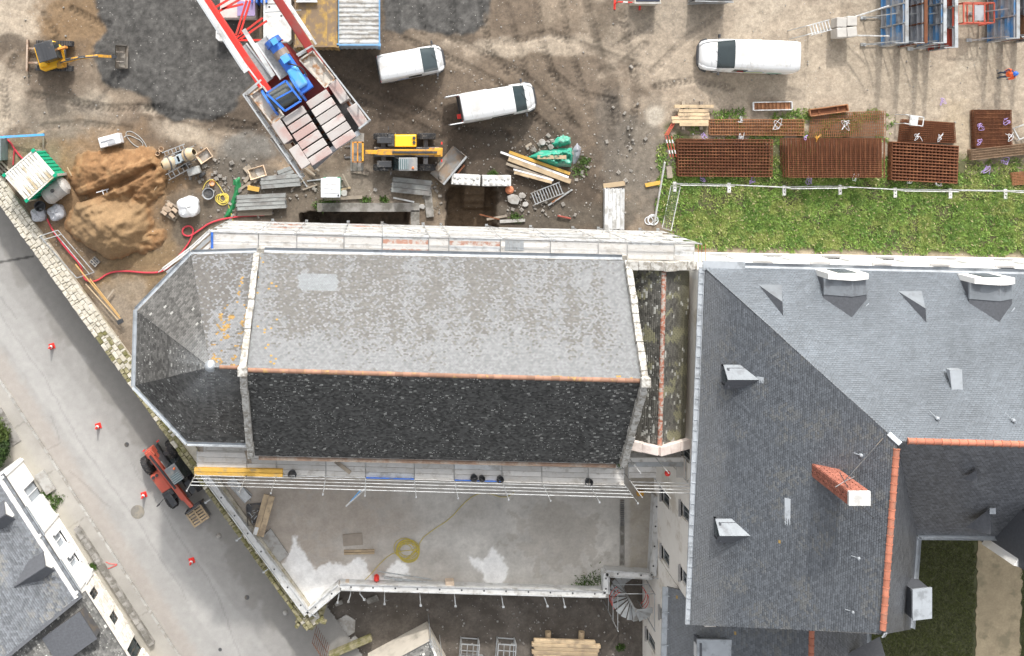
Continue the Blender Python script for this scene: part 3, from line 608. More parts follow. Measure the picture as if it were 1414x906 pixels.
for p, q, t in ((rc, A_, .5), (rS, eS, .6)):
    d = (q - p).normalized(); MB().beam(p - d * .15 + Vector((0, 0, .1)), p + d * t + Vector((0, 0, .08)), 0.24, .06).obj('lead_saddle', ZINC, mn, bevel=.02)
# hip end facing the yard
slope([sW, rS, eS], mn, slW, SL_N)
MB().beam(A_ + Vector((-.1, .1, .03)), A_ + Vector((2.2, .06, .02)), .5, .05).obj('lead_flashing', ZINC, mn)
gutter([A_ + Vector((.1, .14, -.04)), B_ + Vector((0, .14, -.04))], mn, ZINC, .26)
# lead parapet gutter with brackets along the west eave
wv = (sW - A_).normalized()
MB().beam(A_ + Vector((-.12, 0, -.02)), sW + Vector((-.12, 0, -.02)), .30, .10).obj('eave_board', ZINC, mn); gutter([A_ + Vector((.12, 0, .06)), sW + Vector((.12, 0, .06))], mn, ZINCL, .26)
for i in range(34):
    p = A_ + (sW - A_) * ((i + .5) / 34); MB().beam(p + Vector((-.24, 0, .05)), p + Vector((-.02, 0, .07)), .035, .03).obj('gutter_bracket', ZINCL, mn)
gutter([sEe + Vector((0, -.12, -.02)), vl + Vector((.12, -.12, -.02)), eS + Vector((.12, 0, -.02))], mn, ZINCL, .24)
WX = 17.45
nyw = lambda x: -(347 + (x - 975) * .022 - NY) / ppm(0)
nL, nR = Vector((WX, nyw(975), 0)), Vector((47, nyw(1500), 0))
ops = []
for px, py in ((1000, 352), (1076, 352), (1158, 355), (1234, 358), (1320, 361), (1400, 364)):
    u = (g(px, py, 2.6).x - WX); ops.append((u - .5, u + .5, 1.7, 3.3)); u2 = u + 1.35; ops.append((u2 - .5, u2 + .5, 5.1, 6.7))
ops = sorted(o for o in ops if o[0] > .3)
ops2 = []
for o in ops:
    if not ops2 or o[0] > ops2[-1][1] + .05: ops2.append(o)
SILL = M('grey_granite', (.36, .35, .34), .8)
wall((nR.x, nR.y), (nL.x, nL.y), -.2, E2 - .1, .6, mn, WALLW, [(  (nR - nL).length - o[1], (nR - nL).length - o[0], o[2], o[3]) for o in ops2], sill=SILL)
FACW = M('west_render', (.84, .80, .74), .9, var=.06, scale=.8, dirt=(.62, .56, .48), damt=.25, dscale=.5)
wy1 = -26.3; ops = []
L0 = nL.y
for px, py, h in ((942, 709, 6.15), (939, 800, 6.1), (947, 625, 6.2), (921, 688, 2.4), (918, 769, 2.4)):
    y = g(px, py, h).y; u = L0 - y; ops.append((u - .42, u + .42, h - .75, h + .75))
wall((WX, L0), (WX, wy1), ZL, E2 - .1, .6, mn, FACW, ops, sill=SILL, frame=M('grey_frame', (.3, .31, .32), .5))
MB().prism([(WX + .6, wy1), (28.2, wy1 - .1), (28.2, -22.3), (28.6, -21.3), (47, -21.6), (47, -20.9), (28.0, -20.7), (27.5, -25.6), (WX + .6, -25.6)], ZL, E2 - .2).obj('rear_wall', WALLB, mn)
# dormers
ZDM = M('dormer_zinc', (.205, .225, .245), .55, .1, var=.15, dirt=(.15, .16, .175), damt=.3)
def houteau(cx, cy, w, h, on, name='gablet_dormer'):
    """little triangular dormer on the north slope; front centre at pixel (cx,cy)"""
    nrm = None; t = (g(cx, cy, E2).y - 0)
    f = on(cx, cy); sl = (R2 - E2) / abs(rc.y - A_.y)
    L, R = f + Vector((-w / 2, 0, .02)), f + Vector((w / 2, 0, .02)); T = f + Vector((.15, -.7, h + .25)); K = T + Vector((.05, -(h + .25) / sl + .7, 0))
    dk = M('shade_dark_slate', (.095, .10, .112), .55, var=.2, scale=8, fine=.2, fscale=9)  # slate darkened so the dormer sides carry their shade in the colour
    d = MB().add([L, R, T, L - Vector((0, 0, .3)), R - Vector((0, 0, .3))], [(0, 1, 2), (0, 3, 4, 1)]).obj(name, ZDM, mn)
    MB().add([L, T, K], [(0, 1, 2)]).obj('dormer_roof', dk, d); MB().add([R, K, T], [(0, 1, 2)]).obj('dormer_roof', dk, d)
    m = MB(); m.beam(L.lerp(K, .45) + Vector((-.08, -.05, .02)), K + Vector((-.02, -.1, .02)), .1, .03).beam(K + Vector((.02, -.1, .02)), R.lerp(K, .6) + Vector((.08, -.05, .02)), .1, .03).obj('lead_flashing', ZINCL, d)
def onN(px, py):
    # point of the north slope seen at a pixel
    n = (B_ - A_).cross(rc - A_); o = Vector((0, 0, CAM_H)); r = g(px, py, 0) - o; t = (A_ - o).dot(n) / r.dot(n); return o + r * t
def onP(P3_, px, py):
    n = (P3_[1] - P3_[0]).cross(P3_[2] - P3_[0]); o = Vector((0, 0, CAM_H)); r = g(px, py, 0) - o; t = (P3_[0] - o).dot(n) / r.dot(n); return o + r * t
for cx, cy in ((1063, 393), (1256, 402)): houteau(cx, cy, 1.25, .95, onN)
SLD = MATS['shade_dark_slate']
def bigdormer(cx, cy, round_):
    f = onN(cx, cy); w = 2.1; hh = 1.55; sl = (R2 - E2) / abs(rc.y - A_.y); y0 = f.y + .55; z0 = f.z - .5
    d = thing('x', None, None, (f.x, y0, z0)); d.name = 'stone_dormer'; d.parent = mn; d.location = Vector((f.x, y0, z0)) - mn.location
    # here parts are given in local metres: x along the eave, -y up the roof
    m = MB(); k = 9; top = [(-w / 2 + w * i / k, hh + (.55 * math.sin(math.pi * i / k) if round_ else .6 * (1 - abs(2 * i / k - 1)))) for i in range(k + 1)]
    prof = [(-w / 2, 0)] + top + [(w / 2, 0)]; n = len(prof)
    m.add([(x, 0, z) for x, z in prof] + [(x, -.3, z) for x, z in prof], [tuple(range(n)), tuple(range(n, 2 * n))[::-1]] + [(i, n + i, n + (i + 1) % n, (i + 1) % n) for i in range(n)])
    m.obj('pediment', WALLW, d, local=True)
    MB().box((0, .02, .75), (.95, .06, 1.25)).obj('window', GLASS, d, local=True)
    r = hh + .35; bk = -r / sl - .1
    def rf(y0, y1, mat, name, z1=None, bump=0.):
        for s in (-1, 1):
            MB().add([(0, y0, r + bump), (s * (w / 2 + .08), y0, hh - .35 + bump), (s * (w / 2 + .08), y1, hh - .35 + bump), (0, y1, r + bump), (0, y0, r - .08), (s * (w / 2 + .08), y0, hh - .43), (s * (w / 2 + .08), y1, hh - .43), (0, y1, r - .08)],
                     [(0, 1, 2, 3) if s > 0 else (3, 2, 1, 0), (7, 6, 5, 4) if s > 0 else (4, 5, 6, 7), (0, 4, 5, 1), (1, 5, 6, 2), (2, 6, 7, 3)]).obj(name, mat, d, local=True)
    rf(-.3, -1.15, ZDM, 'zinc_roof', bump=.04); rf(-1.15, bk, SLD, 'slate_roof')
    for s in (-1, 1): MB().add([(s * w / 2, -.3, -.4), (s * w / 2, -.3, hh - .36), (s * w / 2, -(hh + .2) / sl, hh - .36), (s * (w / 2 - .1), -.3, -.4), (s * (w / 2 - .1), -.3, hh - .36), (s * (w / 2 - .1), -(hh + .2) / sl, hh - .36)], [(0, 1, 2), (5, 4, 3), (0, 3, 4, 1), (1, 4, 5, 2), (2, 5, 3, 0)]).obj('cheek', SLD, d, local=True)
    MB().beam((-w / 2 - .15, -(hh - .2) / sl, hh - .2), (0, bk - .1, r + .02), .2, .05).beam((w / 2 + .15, -(hh - .2) / sl, hh - .2), (0, bk - .1, r + .02), .2, .05).obj('lead_flashing', ZINCL, d, local=True)
bigdormer(1158, 388, False); bigdormer(1356, 394, True)
PW = (sW, A_, rc)
def wdormer(px, py, h=1.0, w=1.0):
    f = onP(PW, px, py); sl = (R2 - E2) / (rc.x - A_.x); d = MB().box(f + Vector((.05, 0, h * .45)), (.1, w, h * .9)).obj('slate_dormer', SLD, mn)
    MB().box(f + Vector((-.02, 0, h * .5)), (.05, w * .55, h * .5)).obj('window', GLASS, d)
    T = f + Vector((-.1, 0, h)); r = h + .28; K = f + Vector((r / sl, 0, r))
    for s in (-1, 1):
        a, b, c_, e = f + Vector((-.12, 0, r)), f + Vector((-.12, s * (w / 2 + .12), h - .35)), f + Vector(((h - .35) / sl, s * (w / 2 + .12), h - .35)), K; dz = Vector((0, 0, .06))
        MB().add([a, b, c_, e, a - dz, b - dz, c_ - dz, e - dz], [(0, 1, 2, 3) if s > 0 else (3, 2, 1, 0), (4, 7, 6, 5) if s > 0 else (5, 6, 7, 4), (0, 4, 5, 1), (1, 5, 6, 2)]).obj('dormer_roof', ZDM if s > 0 else SLD, d)
    m = MB()
    for s in (-1, 1): m.add([f + Vector((0, s * w / 2, 0)), f + Vector((0, s * w / 2, h * .8)), f + Vector((h * .8 / sl, s * w / 2, h * .8)), f + Vector((0, s * (w / 2 - .06), 0)), f + Vector((0, s * (w / 2 - .06), h * .8)), f + Vector((h * .8 / sl, s * (w / 2 - .06), h * .8))], [(0, 1, 2), (5, 4, 3), (0, 3, 4, 1), (1, 4, 5, 2)])
    m.obj('cheek', SLD, d); MB().box(K + Vector((.05, 0, -.02)), (.35, .3, .04), ry=-math.atan(sl)).obj('lead_flashing', ZINCL, d)
wdormer(996, 516); wdormer(985, 726)
# roof furniture
rl = MB(); p = onP(PW, 1087, 706); rl.box(p + Vector((0, 0, .06)), (.28, 1.35, .07), ry=-math.atan((R2 - E2) / (rc.x - A_.x))).obj('roof_light', ZINC, mn)
p = onN(1314, 521); MB().add([p + Vector((-.3, .45, .0)), p + Vector((.3, .45, 0)), p + Vector((.3, .45, .35)), p + Vector((-.3, .45, .35)), p + Vector((-.25, -.5, .42)), p + Vector((.3, -.5, .42))], [(0, 1, 2, 3), (3, 2, 5, 4), (0, 3, 4), (1, 5, 2)]).obj('roof_vent', ZINCL, mn)
for (px, py, P) in ((1293, 577, 'N'), (1398, 580, 'N'), (1185, 770, 'W'), (1188, 628, 'W'), (1177, 844, 'W')):
    p = onN(px, py) if P == 'N' else onP(PW, px, py); MB().beam(p + Vector((-.35, .35 if P == 'N' else .1, .02)), p + Vector((0, 0, .05)), .03, .02).lathe([(.1, 0), (.09, .14), (0, .18)], 8, p).obj('roof_vent_cap', ZINCL, mn)
PS = (rc, rE, vl)
for px, py in ((1340, 654), (1352, 715)):
    p = onP(PS, px, py); k = 1. if py > 700 else .55; sl = (R2 - E2) / abs(vl.y - rc.y)
    d = MB().add([p + Vector((-.7 * k, -.5 * k, -.5 * k * sl * 0)), p + Vector((.7 * k, -.5 * k, 0)), p + Vector((.0, -.5 * k, .9 * k)), p + Vector((0, .9 * k / sl - .2, .9 * k))], [(0, 1, 2), (0, 2, 3), (1, 3, 2)]).obj('gablet_dormer', SLD, mn)
    if k == 1.: MB().box(p + Vector((.05, .75, 1.0)), (.3, .3, .05)).obj('lead_flashing', ZINCL, d)
# courtyard wall dormer cut by the right edge of the picture
cdm = MB(); p = onP(PS, 1400, 722); cdm.prism([(p.x - .2, p.y + 1), (p.x + 3, p.y + 1), (p.x + 3, p.y - 2.0), (p.x - .2, p.y - 2.0)], 7.5, 12.2); o = cdm.obj('courtyard_dormer', SLD, mn)
MB().prism([(p.x - .45, p.y - 1.95), (p.x + 3, p.y - 2.95), (p.x + 3, p.y - 2.1), (p.x - .2, p.y - 1.6)], 8.6, 11.2).obj('dormer_front', WALLW, o); MB().box((p.x + .7, p.y - 2.4, 12.3), (2.2, .8, .14), rz=-.25).obj('zinc_roof', ZINCL, o)
p = onP((rc, vl, eS), 1254, 822); o = MB().box(p + Vector((.15, 0, .3)), (1.0, 1.5, 1.1)).obj('eave_dormer', SLD, mn); MB().box(p + Vector((.2, 0, .9)), (1.15, 1.6, .08), ry=.2).obj('zinc_roof', ZINC, o)
# chimney of single bricks, with cap and stay rods
f = onP(PW, 1122, 645); cw, cl = .62, .96; zb_ = f.z; cx0, cy0 = 21.47 + .48, -16.53; zt = 16.85
ck = thing('x', None, None); ck.name = 'chimney'; ck.parent = mn; ck.location = Vector((cx0, cy0, zt - 3.2)) - mn.location
MB().box((0, 0, 1.0), (cl - .05, cw - .05, 4.2)).obj('mortar_core', M('mortar', (.5, .42, .36), .9), ck, local=True)
bme = {}
zz = -1.05; row = 0; bh = .145; nb = 0
while zz < 3.05:
    for side in range(4):
        ln = cw if side < 2 else cl; nb_ = 3 if side < 2 else 4
        for i in range(nb_):
            u = -ln / 2 + ln * (i + .5) / nb_ + (.04 if row % 2 else -.04) * (1 if 0 < i < nb_ - 1 else 0); L = ln / nb_ - .018
            key = 'a' if side < 2 else 'b'
            if key not in bme: bme[key] = MB().box((0, 0, 0), (.05, L, bh - .02) if side < 2 else (L, .05, bh - .02)).obj('brick', BRICK, ck, local=True); o = bme[key]
            else: o = bme[key].copy(); COL.objects.link(o)
            s_ = 1 if side % 2 else -1
            o.location = (s_ * cl / 2, u, zz) if side < 2 else (u, s_ * cw / 2, zz)
            nb += 1
    zz += bh; row += 1
MB().box((0, 0, 3.2), (1.0, .66, .16)).obj('chimney_cap', CONCW, ck, local=True, bevel=.02)
MB().box((-.05, 0, -.72), (1.5, .9, .04), ry=-.66).obj('lead_flashing', ZINCL, ck, local=True)
q1 = onP(PW, 1219, 604) + Vector((0, 0, .05)); t = g(1166, 665, zt - .4)
st = MB().tube(t, q1, .022, 5); st.tube(g(1180, 690, zt - .6), onP(PW, 1206, 716) + Vector((0, 0, .05)), .016, 5).obj('stay_rod', STEEL, mn)
m = MB()
for a in range(4): m.tube(t, t + Vector((math.cos(a * 1.57 + .5) * .5, math.sin(a * 1.57 + .5) * .5, .05)), .02, 4)
m.obj('aerial', STEEL, mn)

# lower wing cut by the bottom edge
lw = thing('lower_slate_wing', 'lower slate roofed wing with short row of orange ridge tiles at bottom edge', 'building', g(1060, 900, 0))
LE2, LR2 = 4.8, 8.6
Yt = wy1 - .06
l0, l1 = Vector((g(922, 800, LE2).x, Yt, LE2)), Vector((g(916, 960, LE2).x, -36, LE2)); k0, k1 = Vector((g(1121, 860, LR2).x, Yt, LR2)), Vector((g(1121, 860, LR2).x - .2, -36, LR2)); m0, m1 = Vector((28.4, Yt, LE2 + .4)), Vector((28.2, -36, LE2 + .4))
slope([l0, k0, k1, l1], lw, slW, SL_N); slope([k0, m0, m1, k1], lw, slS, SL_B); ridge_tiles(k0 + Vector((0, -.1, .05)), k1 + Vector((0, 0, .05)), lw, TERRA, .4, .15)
MB().beam(l0 + Vector((-.12, 0, -.02)), l1 + Vector((-.12, 0, -.02)), .34, .1).obj('eave_board', ZINC, lw); gutter([l0 + Vector((.25, 0, .1)), l1 + Vector((.25, 0, .1))], lw, ZINCL, .24); gutter([m0 + Vector((.1, 0, 0)), m1 + Vector((.1, 0, 0))], lw, ZINCL, .24)
for i in range(10):
    p = l0 + (l1 - l0) * ((i + .5) / 10); MB().beam(p + Vector((-.28, 0, .06)), p + Vector((.1, 0, .1)), .04, .04).obj('gutter_bracket', ZINCL, lw)
u = wy1 - g(913, 853, 2.1).y
wall((WX, Yt), (WX, -36), ZL, LE2 - .1, .5, lw, FACW, [(u - .4, u + .4, 1.35, 2.85), (u + 2.5, u + 3.3, -1.6, .2)], sill=SILL, frame=MATS['grey_frame'])
MB().prism([(WX + .5, Yt - .02), (28.0, Yt - .02), (28.0, -36), (WX + .5, -36)], ZL, LE2 - .15).obj('core_wall', WALLB, lw)
f = onP((l0, k0, k1), 957, 893); sl = (LR2 - LE2) / (k0.x - l0.x)
d = MB().box(f + Vector((.1, 0, .5)), (.12, 1.5, 1.1)).obj('slate_dormer', SLD, lw); MB().box(f + Vector((0.02, 0, .55)), (.06, .8, .8)).obj('window', WHIP, d)
MB().add([f + Vector((-.1, .95, 1.0)), f + Vector((-.1, -.95, 1.0)), f + Vector((1.1 / sl, -.95, 1.05)), f + Vector((1.1 / sl, .95, 1.05)), f + Vector((-.1, .95, .9)), f + Vector((-.1, -.95, .9)), f + Vector((1.1 / sl, -.95, .95)), f + Vector((1.1 / sl, .95, .95))], [(0, 1, 2, 3), (7, 6, 5, 4), (0, 4, 5, 1), (1, 5, 6, 2), (2, 6, 7, 3), (3, 7, 4, 0)]).obj('dormer_roof', ZINC, d)
f = onP((k0, m0, m1), 1188, 893); MB().add([f + Vector((.8, .9, .6)), f + Vector((.8, -.9, .6)), f + Vector((-1.2, 0, .8)), f + Vector((.8, 0, 1.3))], [(0, 1, 3), (1, 2, 3), (2, 0, 3)]).obj('gablet_dormer', SLD, lw)

# courtyard on the right
cy = MB(); cy.prism([(28.0, -21), (48, -21), (48, -37), (28.0, -37)], -.4, -.02); tag(cy.obj('courtyard_ground', M('court_soil', (.09, .095, .045), .95, var=.3, rnd=0)), kind='structure')
pa = [g2(1351 + random.uniform(-2, 2) - (y - 735) * .025, y, 0) for y in range(735, 940, 6)] + [g2(1412 + random.uniform(-2, 2) - (y - 735) * .02, y, 0) for y in range(935, 730, -6)]
MB().prism(pa, -.3, .012).obj('courtyard_path', M('sandy_path', (.40, .325, .215), .95, var=.22, scale=1.2, rnd=0, bump=.4, fine=.2, fscale=8, dirt=(.27, .23, .15), damt=.3, dscale=.8))['kind'] = 'structure'
# ------------------------------------------------------------------ walls, scaffolds, houses
def lerp(a, b, t): return (a[0] + (b[0] - a[0]) * t, a[1] + (b[1] - a[1]) * t)
# stone retaining wall along the road, built of single top stones
WT = .35
rwl = thing('retaining_wall', 'long mossy stone wall running diagonally between road and building site', 'wall', g(100, 430, RZ))
d_ = Vector((1, -1.388, 0)).normalized(); n_ = Vector((d_.y, -d_.x, 0))     # n_ points to the road
def wp(px): return g(px, 285 + px * 1.388, WT)
p0, p1 = wp(-40), wp(423)
def off(p, k): return p - n_ * k
MB().add([p0 + Vector((0, 0, -.12)), p1 + Vector((0, 0, -.12)), off(p1, 1.1) + Vector((0, 0, -.12)), off(p0, 1.1) + Vector((0, 0, -.12))] + [Vector((v.x, v.y, ZL)) for v in (p0 + n_ * .15, p1 + n_ * .15, off(p1, 1.1), off(p0, 1.1))],
         [(3, 2, 1, 0), (0, 1, 5, 4), (1, 2, 6, 5), (2, 3, 7, 6), (3, 0, 4, 7)]).obj('wall_body', M('lime_mortar', (.52, .48, .40), .95, var=.25, bump=.6, bscale=10, dirt=(.33, .29, .19), damt=.3), rwl)
L = (p1 - p0).length
PWS = M('pale_wall_stone', (.56, .525, .45), .95, fine=.2, fscale=12, var=.15, scale=4, bump=.9, bscale=9, dirt=(.46, .42, .34), damt=.4, dscale=2.5, rnd=.08)
for r in range(4):
    u = random.uniform(0, .3)
    while u < L - .2:
        far = u / L
        if far > .5 and r > 1: break
        ln = random.choice((.16, .22, .28, .35, .5)) * random.uniform(.85, 1.2); rows = 4 if far < .5 else 2; wtot = 1.1 if far < .5 else .55
        k0, k1 = r * wtot / rows, (r + 1) * wtot / rows; j = random.uniform(-.03, .03); jt = lambda: random.uniform(-.028, .028)
        a, b = p0 + d_ * (u + .006), p0 + d_ * (min(u + ln, L) - .006)
        q = [off(a + d_ * jt(), k0 + .004 + jt()), off(b + d_ * jt(), k0 + .004 + jt()), off(b + d_ * jt(), k1 - .004 + jt()), off(a + d_ * jt(), k1 - .004 + jt())]
        m = MB(); c_ = sum(q, Vector()) / 4; top = [c_ + (v - c_) * random.uniform(.7, .9) + Vector((0, 0, j + .02 + random.uniform(-.015, .015))) for v in q]; low = [v + Vector((0, 0, j - .03)) for v in q]; bot = [v + Vector((0, 0, -.16)) for v in q]
        m.add(bot + low + top, [(8, 9, 10, 11)[::-1]] + [(i, (i + 1) % 4, 4 + (i + 1) % 4, 4 + i)[::-1] for i in range(4)] + [(4 + i, 4 + (i + 1) % 4, 8 + (i + 1) % 4, 8 + i)[::-1] for i in range(4)])
        m.obj('stone', PWS if random.random() < (1.0 if far < .36 else .6 if far < .48 else .12) else STONED, rwl); u += ln
# corner pier of the wall
cp = thing('wall_end_pier', 'crumbling mossy stone pier at the pointed corner of terrace wall', 'pier', g(432, 862, ZL))
q = [g2(398, 838, WT), g2(425, 852, .6), g2(455, 830, .3), g2(448, 852, -1), g2(432, 872, -.6), g2(420, 874, -.6)]
MB().prism([g2(402, 842, 0), g2(425, 850, 0), g2(452, 832, 0), g2(446, 852, 0), g2(431, 870, 0), g2(420, 868, 0)], ZL, .05).obj('pier_body', STONED, cp)
for i in range(26):
    x, y = lerp((410, 852), (446, 846), random.random()); y += random.uniform(-6, 14); z = random.uniform(-.2, .25)
    MB().box(g(x, y, z), (random.uniform(.25, .5), random.uniform(.2, .4), .3), rz=random.uniform(0, 3), taper=.8).obj('stone', STONED if random.random() < .75 else STONE, cp, bevel=.04)
# white capped parapet round the terrace, in separate capping lengths
pp = thing('terrace_parapet', 'white capped concrete parapet bordering the terrace with clamp brackets', 'parapet', g(500, 815, 0))
PZ = 1.0
poly_ = [(277, 652), (424, 851), (469, 813), (838, 823), (838, 794), (903, 798), (909, 688)]
for (a, b) in zip(poly_[:-1], poly_[1:]):
    A, B = g(*a, PZ), g(*b, PZ); d = (B - A).normalized(); nseg = max(1, round((B - A).length / 2.6)); off_ = Vector((0, 0, .0))
    MB().beam(A + Vector((0, 0, -PZ / 2 - 1.9)), B + Vector((0, 0, -PZ / 2 - 1.9)), .30, PZ + 3.3).obj('parapet_wall', CONCW, pp)
    for i in range(nseg):
        P, Q = A + (B - A) * (i / nseg) + d * .01, A + (B - A) * ((i + 1) / nseg) - d * .01; m = MB(); s = d.cross(Vector((0, 0, 1)))
        m.beam(P + Vector((0, 0, -.32)), Q + Vector((0, 0, -.32)), .40, .05); w0 = random.uniform(.30, .36)
        MB().beam(P + Vector((0, 0, -.27)), Q + Vector((0, 0, -.27)), w0, .05).obj('capping', CONCW, pp); 
        MB().beam(P + s * .19 + Vector((0, 0, -.22)), Q + s * .19 + Vector((0, 0, -.22)), .05, .12).beam(P - s * .19 + Vector((0, 0, -.22)), Q - s * .19 + Vector((0, 0, -.22)), .05, .12).obj('edge_rail', ALUL, pp)
        for t in (.25, .75): MB().tube(P + (Q - P) * t + Vector((0, 0, -.25)), P + (Q - P) * t + Vector((0, 0, -.236)), .06, 8).obj('drain_hole', DARK, pp)
for (px, py, dx, dy) in ((290, 690, -6, 4), (333, 742, -6, 4), (370, 786, -6, 4), (468, 822, -2, 10), (484, 821, -3, 10), (497, 820, 6, 8), (531, 822, 0, 12), (580, 824, 1, 12), (628, 825, 1, 12), (693, 826, 2, 12), (752, 826, 4, 11), (778, 828, 2, 10), (430, 848, 8, 5), (901, 798, 14, 2)):
    a = g(px, py, .9); MB().tube(a, g(px + dx, py + dy, .95), .035, 6).tube(a + Vector((0, 0, .08)), a - Vector((0, 0, .5)), .03, 6).obj('clamp_bracket', ALU, pp)
    MB().box(g(px + dx, py + dy, .95), (.14, .1, .12)).obj('clamp_head', ALU, pp)

# ---- scaffolds
def scaffold(T, xs, yin, yout, hp, zb, rails, top, lifts, out_sign, skip=(), boardmats=None, seed=3, toe=True):
    rng = random.Random(seed); r = .026
    I = [g(x, yin(x), hp) for x in xs]; O = [g(x, yout(x), hp) for x in xs]
    for k in range(len(xs)):
        MB().tube((O[k].x, O[k].y, zb), (O[k].x, O[k].y, top), r, 6).obj('standard', ALU, T)
        MB().tube((I[k].x, I[k].y, zb), (I[k].x, I[k].y, hp + .05), r, 6).obj('standard', ALU, T)
        for h in [hp] + list(lifts): MB().tube((O[k].x, O[k].y, h - .05), (I[k].x, I[k].y, h - .05), r, 6).obj('transom', ALU, T)
        MB().box((O[k].x, O[k].y, top), (.08, .08, .1)).obj('coupler', ALU, T)
        MB().box((O[k].x, O[k].y, zb + .02), (.18, .18, .04)).obj('base_plate', ALU, T)
    for k in range(len(xs) - 1):
        a, b, c, d = O[k], O[k + 1], I[k + 1], I[k]
        for h in list(rails) + [x + .5 for x in lifts] + [x + 1.0 for x in lifts]: MB().tube((a.x, a.y, h), (b.x, b.y, h), r * .9, 6).obj('guardrail', ALUL, T)
        if k % 3 == 1: MB().tube((a.x, a.y, zb + .2), (b.x, b.y, hp), r, 6).obj('brace', ALU, T)
        if toe: MB().beam((a.x, a.y, hp + .11), (b.x, b.y, hp + .11), .03, .16).obj('toe_board', [BOARD, BLU, BOARD][rng.randrange(3)] if rng.random() < .5 else ALUL, T)
        if k in skip: continue
        nb = 4; lap = .03
        for h in [hp] + list(lifts):
            for j in range(nb):
                t0, t1 = (j + .04) / nb, (j + .96) / nb; jj = rng.uniform(-.01, .012)
                p = [a.lerp(d, t0), b.lerp(c, t0), b.lerp(c, t1), a.lerp(d, t1)]; dv = (b - a).normalized() * .03
                p[0] += dv; p[3] += dv; p[1] -= dv; p[2] -= dv
                mt = BOARD if rng.random() > .07 else BOARDR
                if rng.random() < .12: mt = ALUL
                MB().prism([(v.x, v.y) for v in p], h + jj, h + .05 + jj).obj('deck_board', mt, T)
ns = thing('scaffold', 'pale boarded scaffold along the sunny upper side of the chapel', 'scaffold', g(620, 320, 0), group='scaffolds beside the chapel')
xsN = [291, 357, 410, 475, 528, 592, 620, 691, 760, 826, 866, 931, 959]
yo = lambda x: 317.5 + (x - 291) * .0245
scaffold(ns, xsN, lambda x: yo(x) + 26, yo, 7.0, 0, (7.5, 8.0), 8.1, (1.0, 3.0, 5.0), 1)
# angled return bay at the five sided end
for (a, b) in (((291, 318), (262, 344)), ((262, 344), (225, 372))):
    A, B = g(*a, 7.0), g(*b, 7.0); 
    for k in range(3):
        o = Vector((.22, -.2, 0)) * k; MB().beam(A + o, B + o, .2, .05).obj('deck_board', ALU if k == 1 else BOARD, ns)
    MB().tube(A + Vector((0, 0, 1)), B + Vector((0, 0, 1)), .025).tube(A + Vector((0, 0, .5)), B + Vector((0, 0, .5)), .025).obj('guardrail', ALUL, ns)
    MB().tube((B.x, B.y, 0), (B.x, B.y, 8.1), .026).obj('standard', ALU, ns)
for x in (965, 970, 975): a = g(x, 338, 7); MB().tube((a.x, a.y, 6.9), (a.x, a.y - 1.0, 6.9), .025).obj('transom', RUSTL, ns)
MB().box(g(293, 332, 7.1), (.12, .9, .2)).obj('end_toe_board', BLU, ns)
for i in range(5): MB().beam(g(700 + i * 5.2, 332, 7.06), g(700 + i * 5.2, 346, 7.06), .2, .04).obj('access_hatch', ALU, ns)
ss = thing('scaffold', 'boarded scaffold on the shaded lower side of chapel, above the terrace', 'scaffold', g(560, 650, 0), group='scaffolds beside the chapel')
xsS = [272, 341, 382, 450, 505, 572, 627, 693, 748, 812, 862]
yo2 = lambda x: 652 + (x - 272) * .028
scaffold(ss, xsS, lambda x: yo2(x) - 29, yo2, 6.5, 0, (7.0, 7.5, 8.0, 8.5), 9.3, (4.5, 2.5), -1, seed=8)
# narrow end deck beyond the gable
se2 = thing('scaffold', 'short scaffold deck with open hatch in front of pink mortar coping', 'scaffold', g(905, 650, 0), group='scaffolds beside the chapel')
EX = [868, 905, 947]; 
for x in EX:
    a, b = g(x, 661 + (x - 868) * .03, 6.5), g(x, 632, 6.5); MB().tube((a.x, a.y, 0), (a.x, a.y, 9.3), .026).obj('standard', ALUL, se2); MB().tube((b.x, b.y, 0), (b.x, b.y, 9.0), .026).obj('standard', ALUL, se2); MB().tube(a, b, .026).obj('transom', ALU, se2)
for j, (x0, x1) in enumerate(((868, 906), (934, 944), (868, 944), (868, 944), (868, 940))):
    y = (652, 652, 641, 635, 628)[j]; mt = (BOARD, BOARD, ALU, BOARD, CONCD)[j]
    if j == 0:
        for k in range(2): MB().beam(g(x0, y - 4 + 8 * k, 6.52), g(x1, y - 4 + 8 * k, 6.52), .30, .05).obj('deck_board', BOARD, se2)
    elif j == 1: MB().beam(g(x0, y, 6.52), g(x1, y, 6.52), .6, .05).obj('deck_board', BOARD, se2)
    else: MB().beam(g(x0, y, 6.52), g(x1, y, 6.52), .26, .05).obj('deck_board', mt, se2)
for h in (7.0, 7.5, 8.0, 8.5): MB().tube(g(868, 661, 6.5) + Vector((0, 0, h - 6.5)), g(947, 663, 6.5) + Vector((0, 0, h - 6.5)), .024).obj('guardrail', ALUL, se2)
MB().tube(g(947, 663, 6.5) + Vector((0, 0, 2)), g(947, 632, 6.5) + Vector((0, 0, 2)), .024).tube(g(947, 663, 6.5) + Vector((0, 0, .2)), g(947, 632, 6.5) + Vector((0, 0, 2)), .024).obj('end_rail', ALUL, se2)
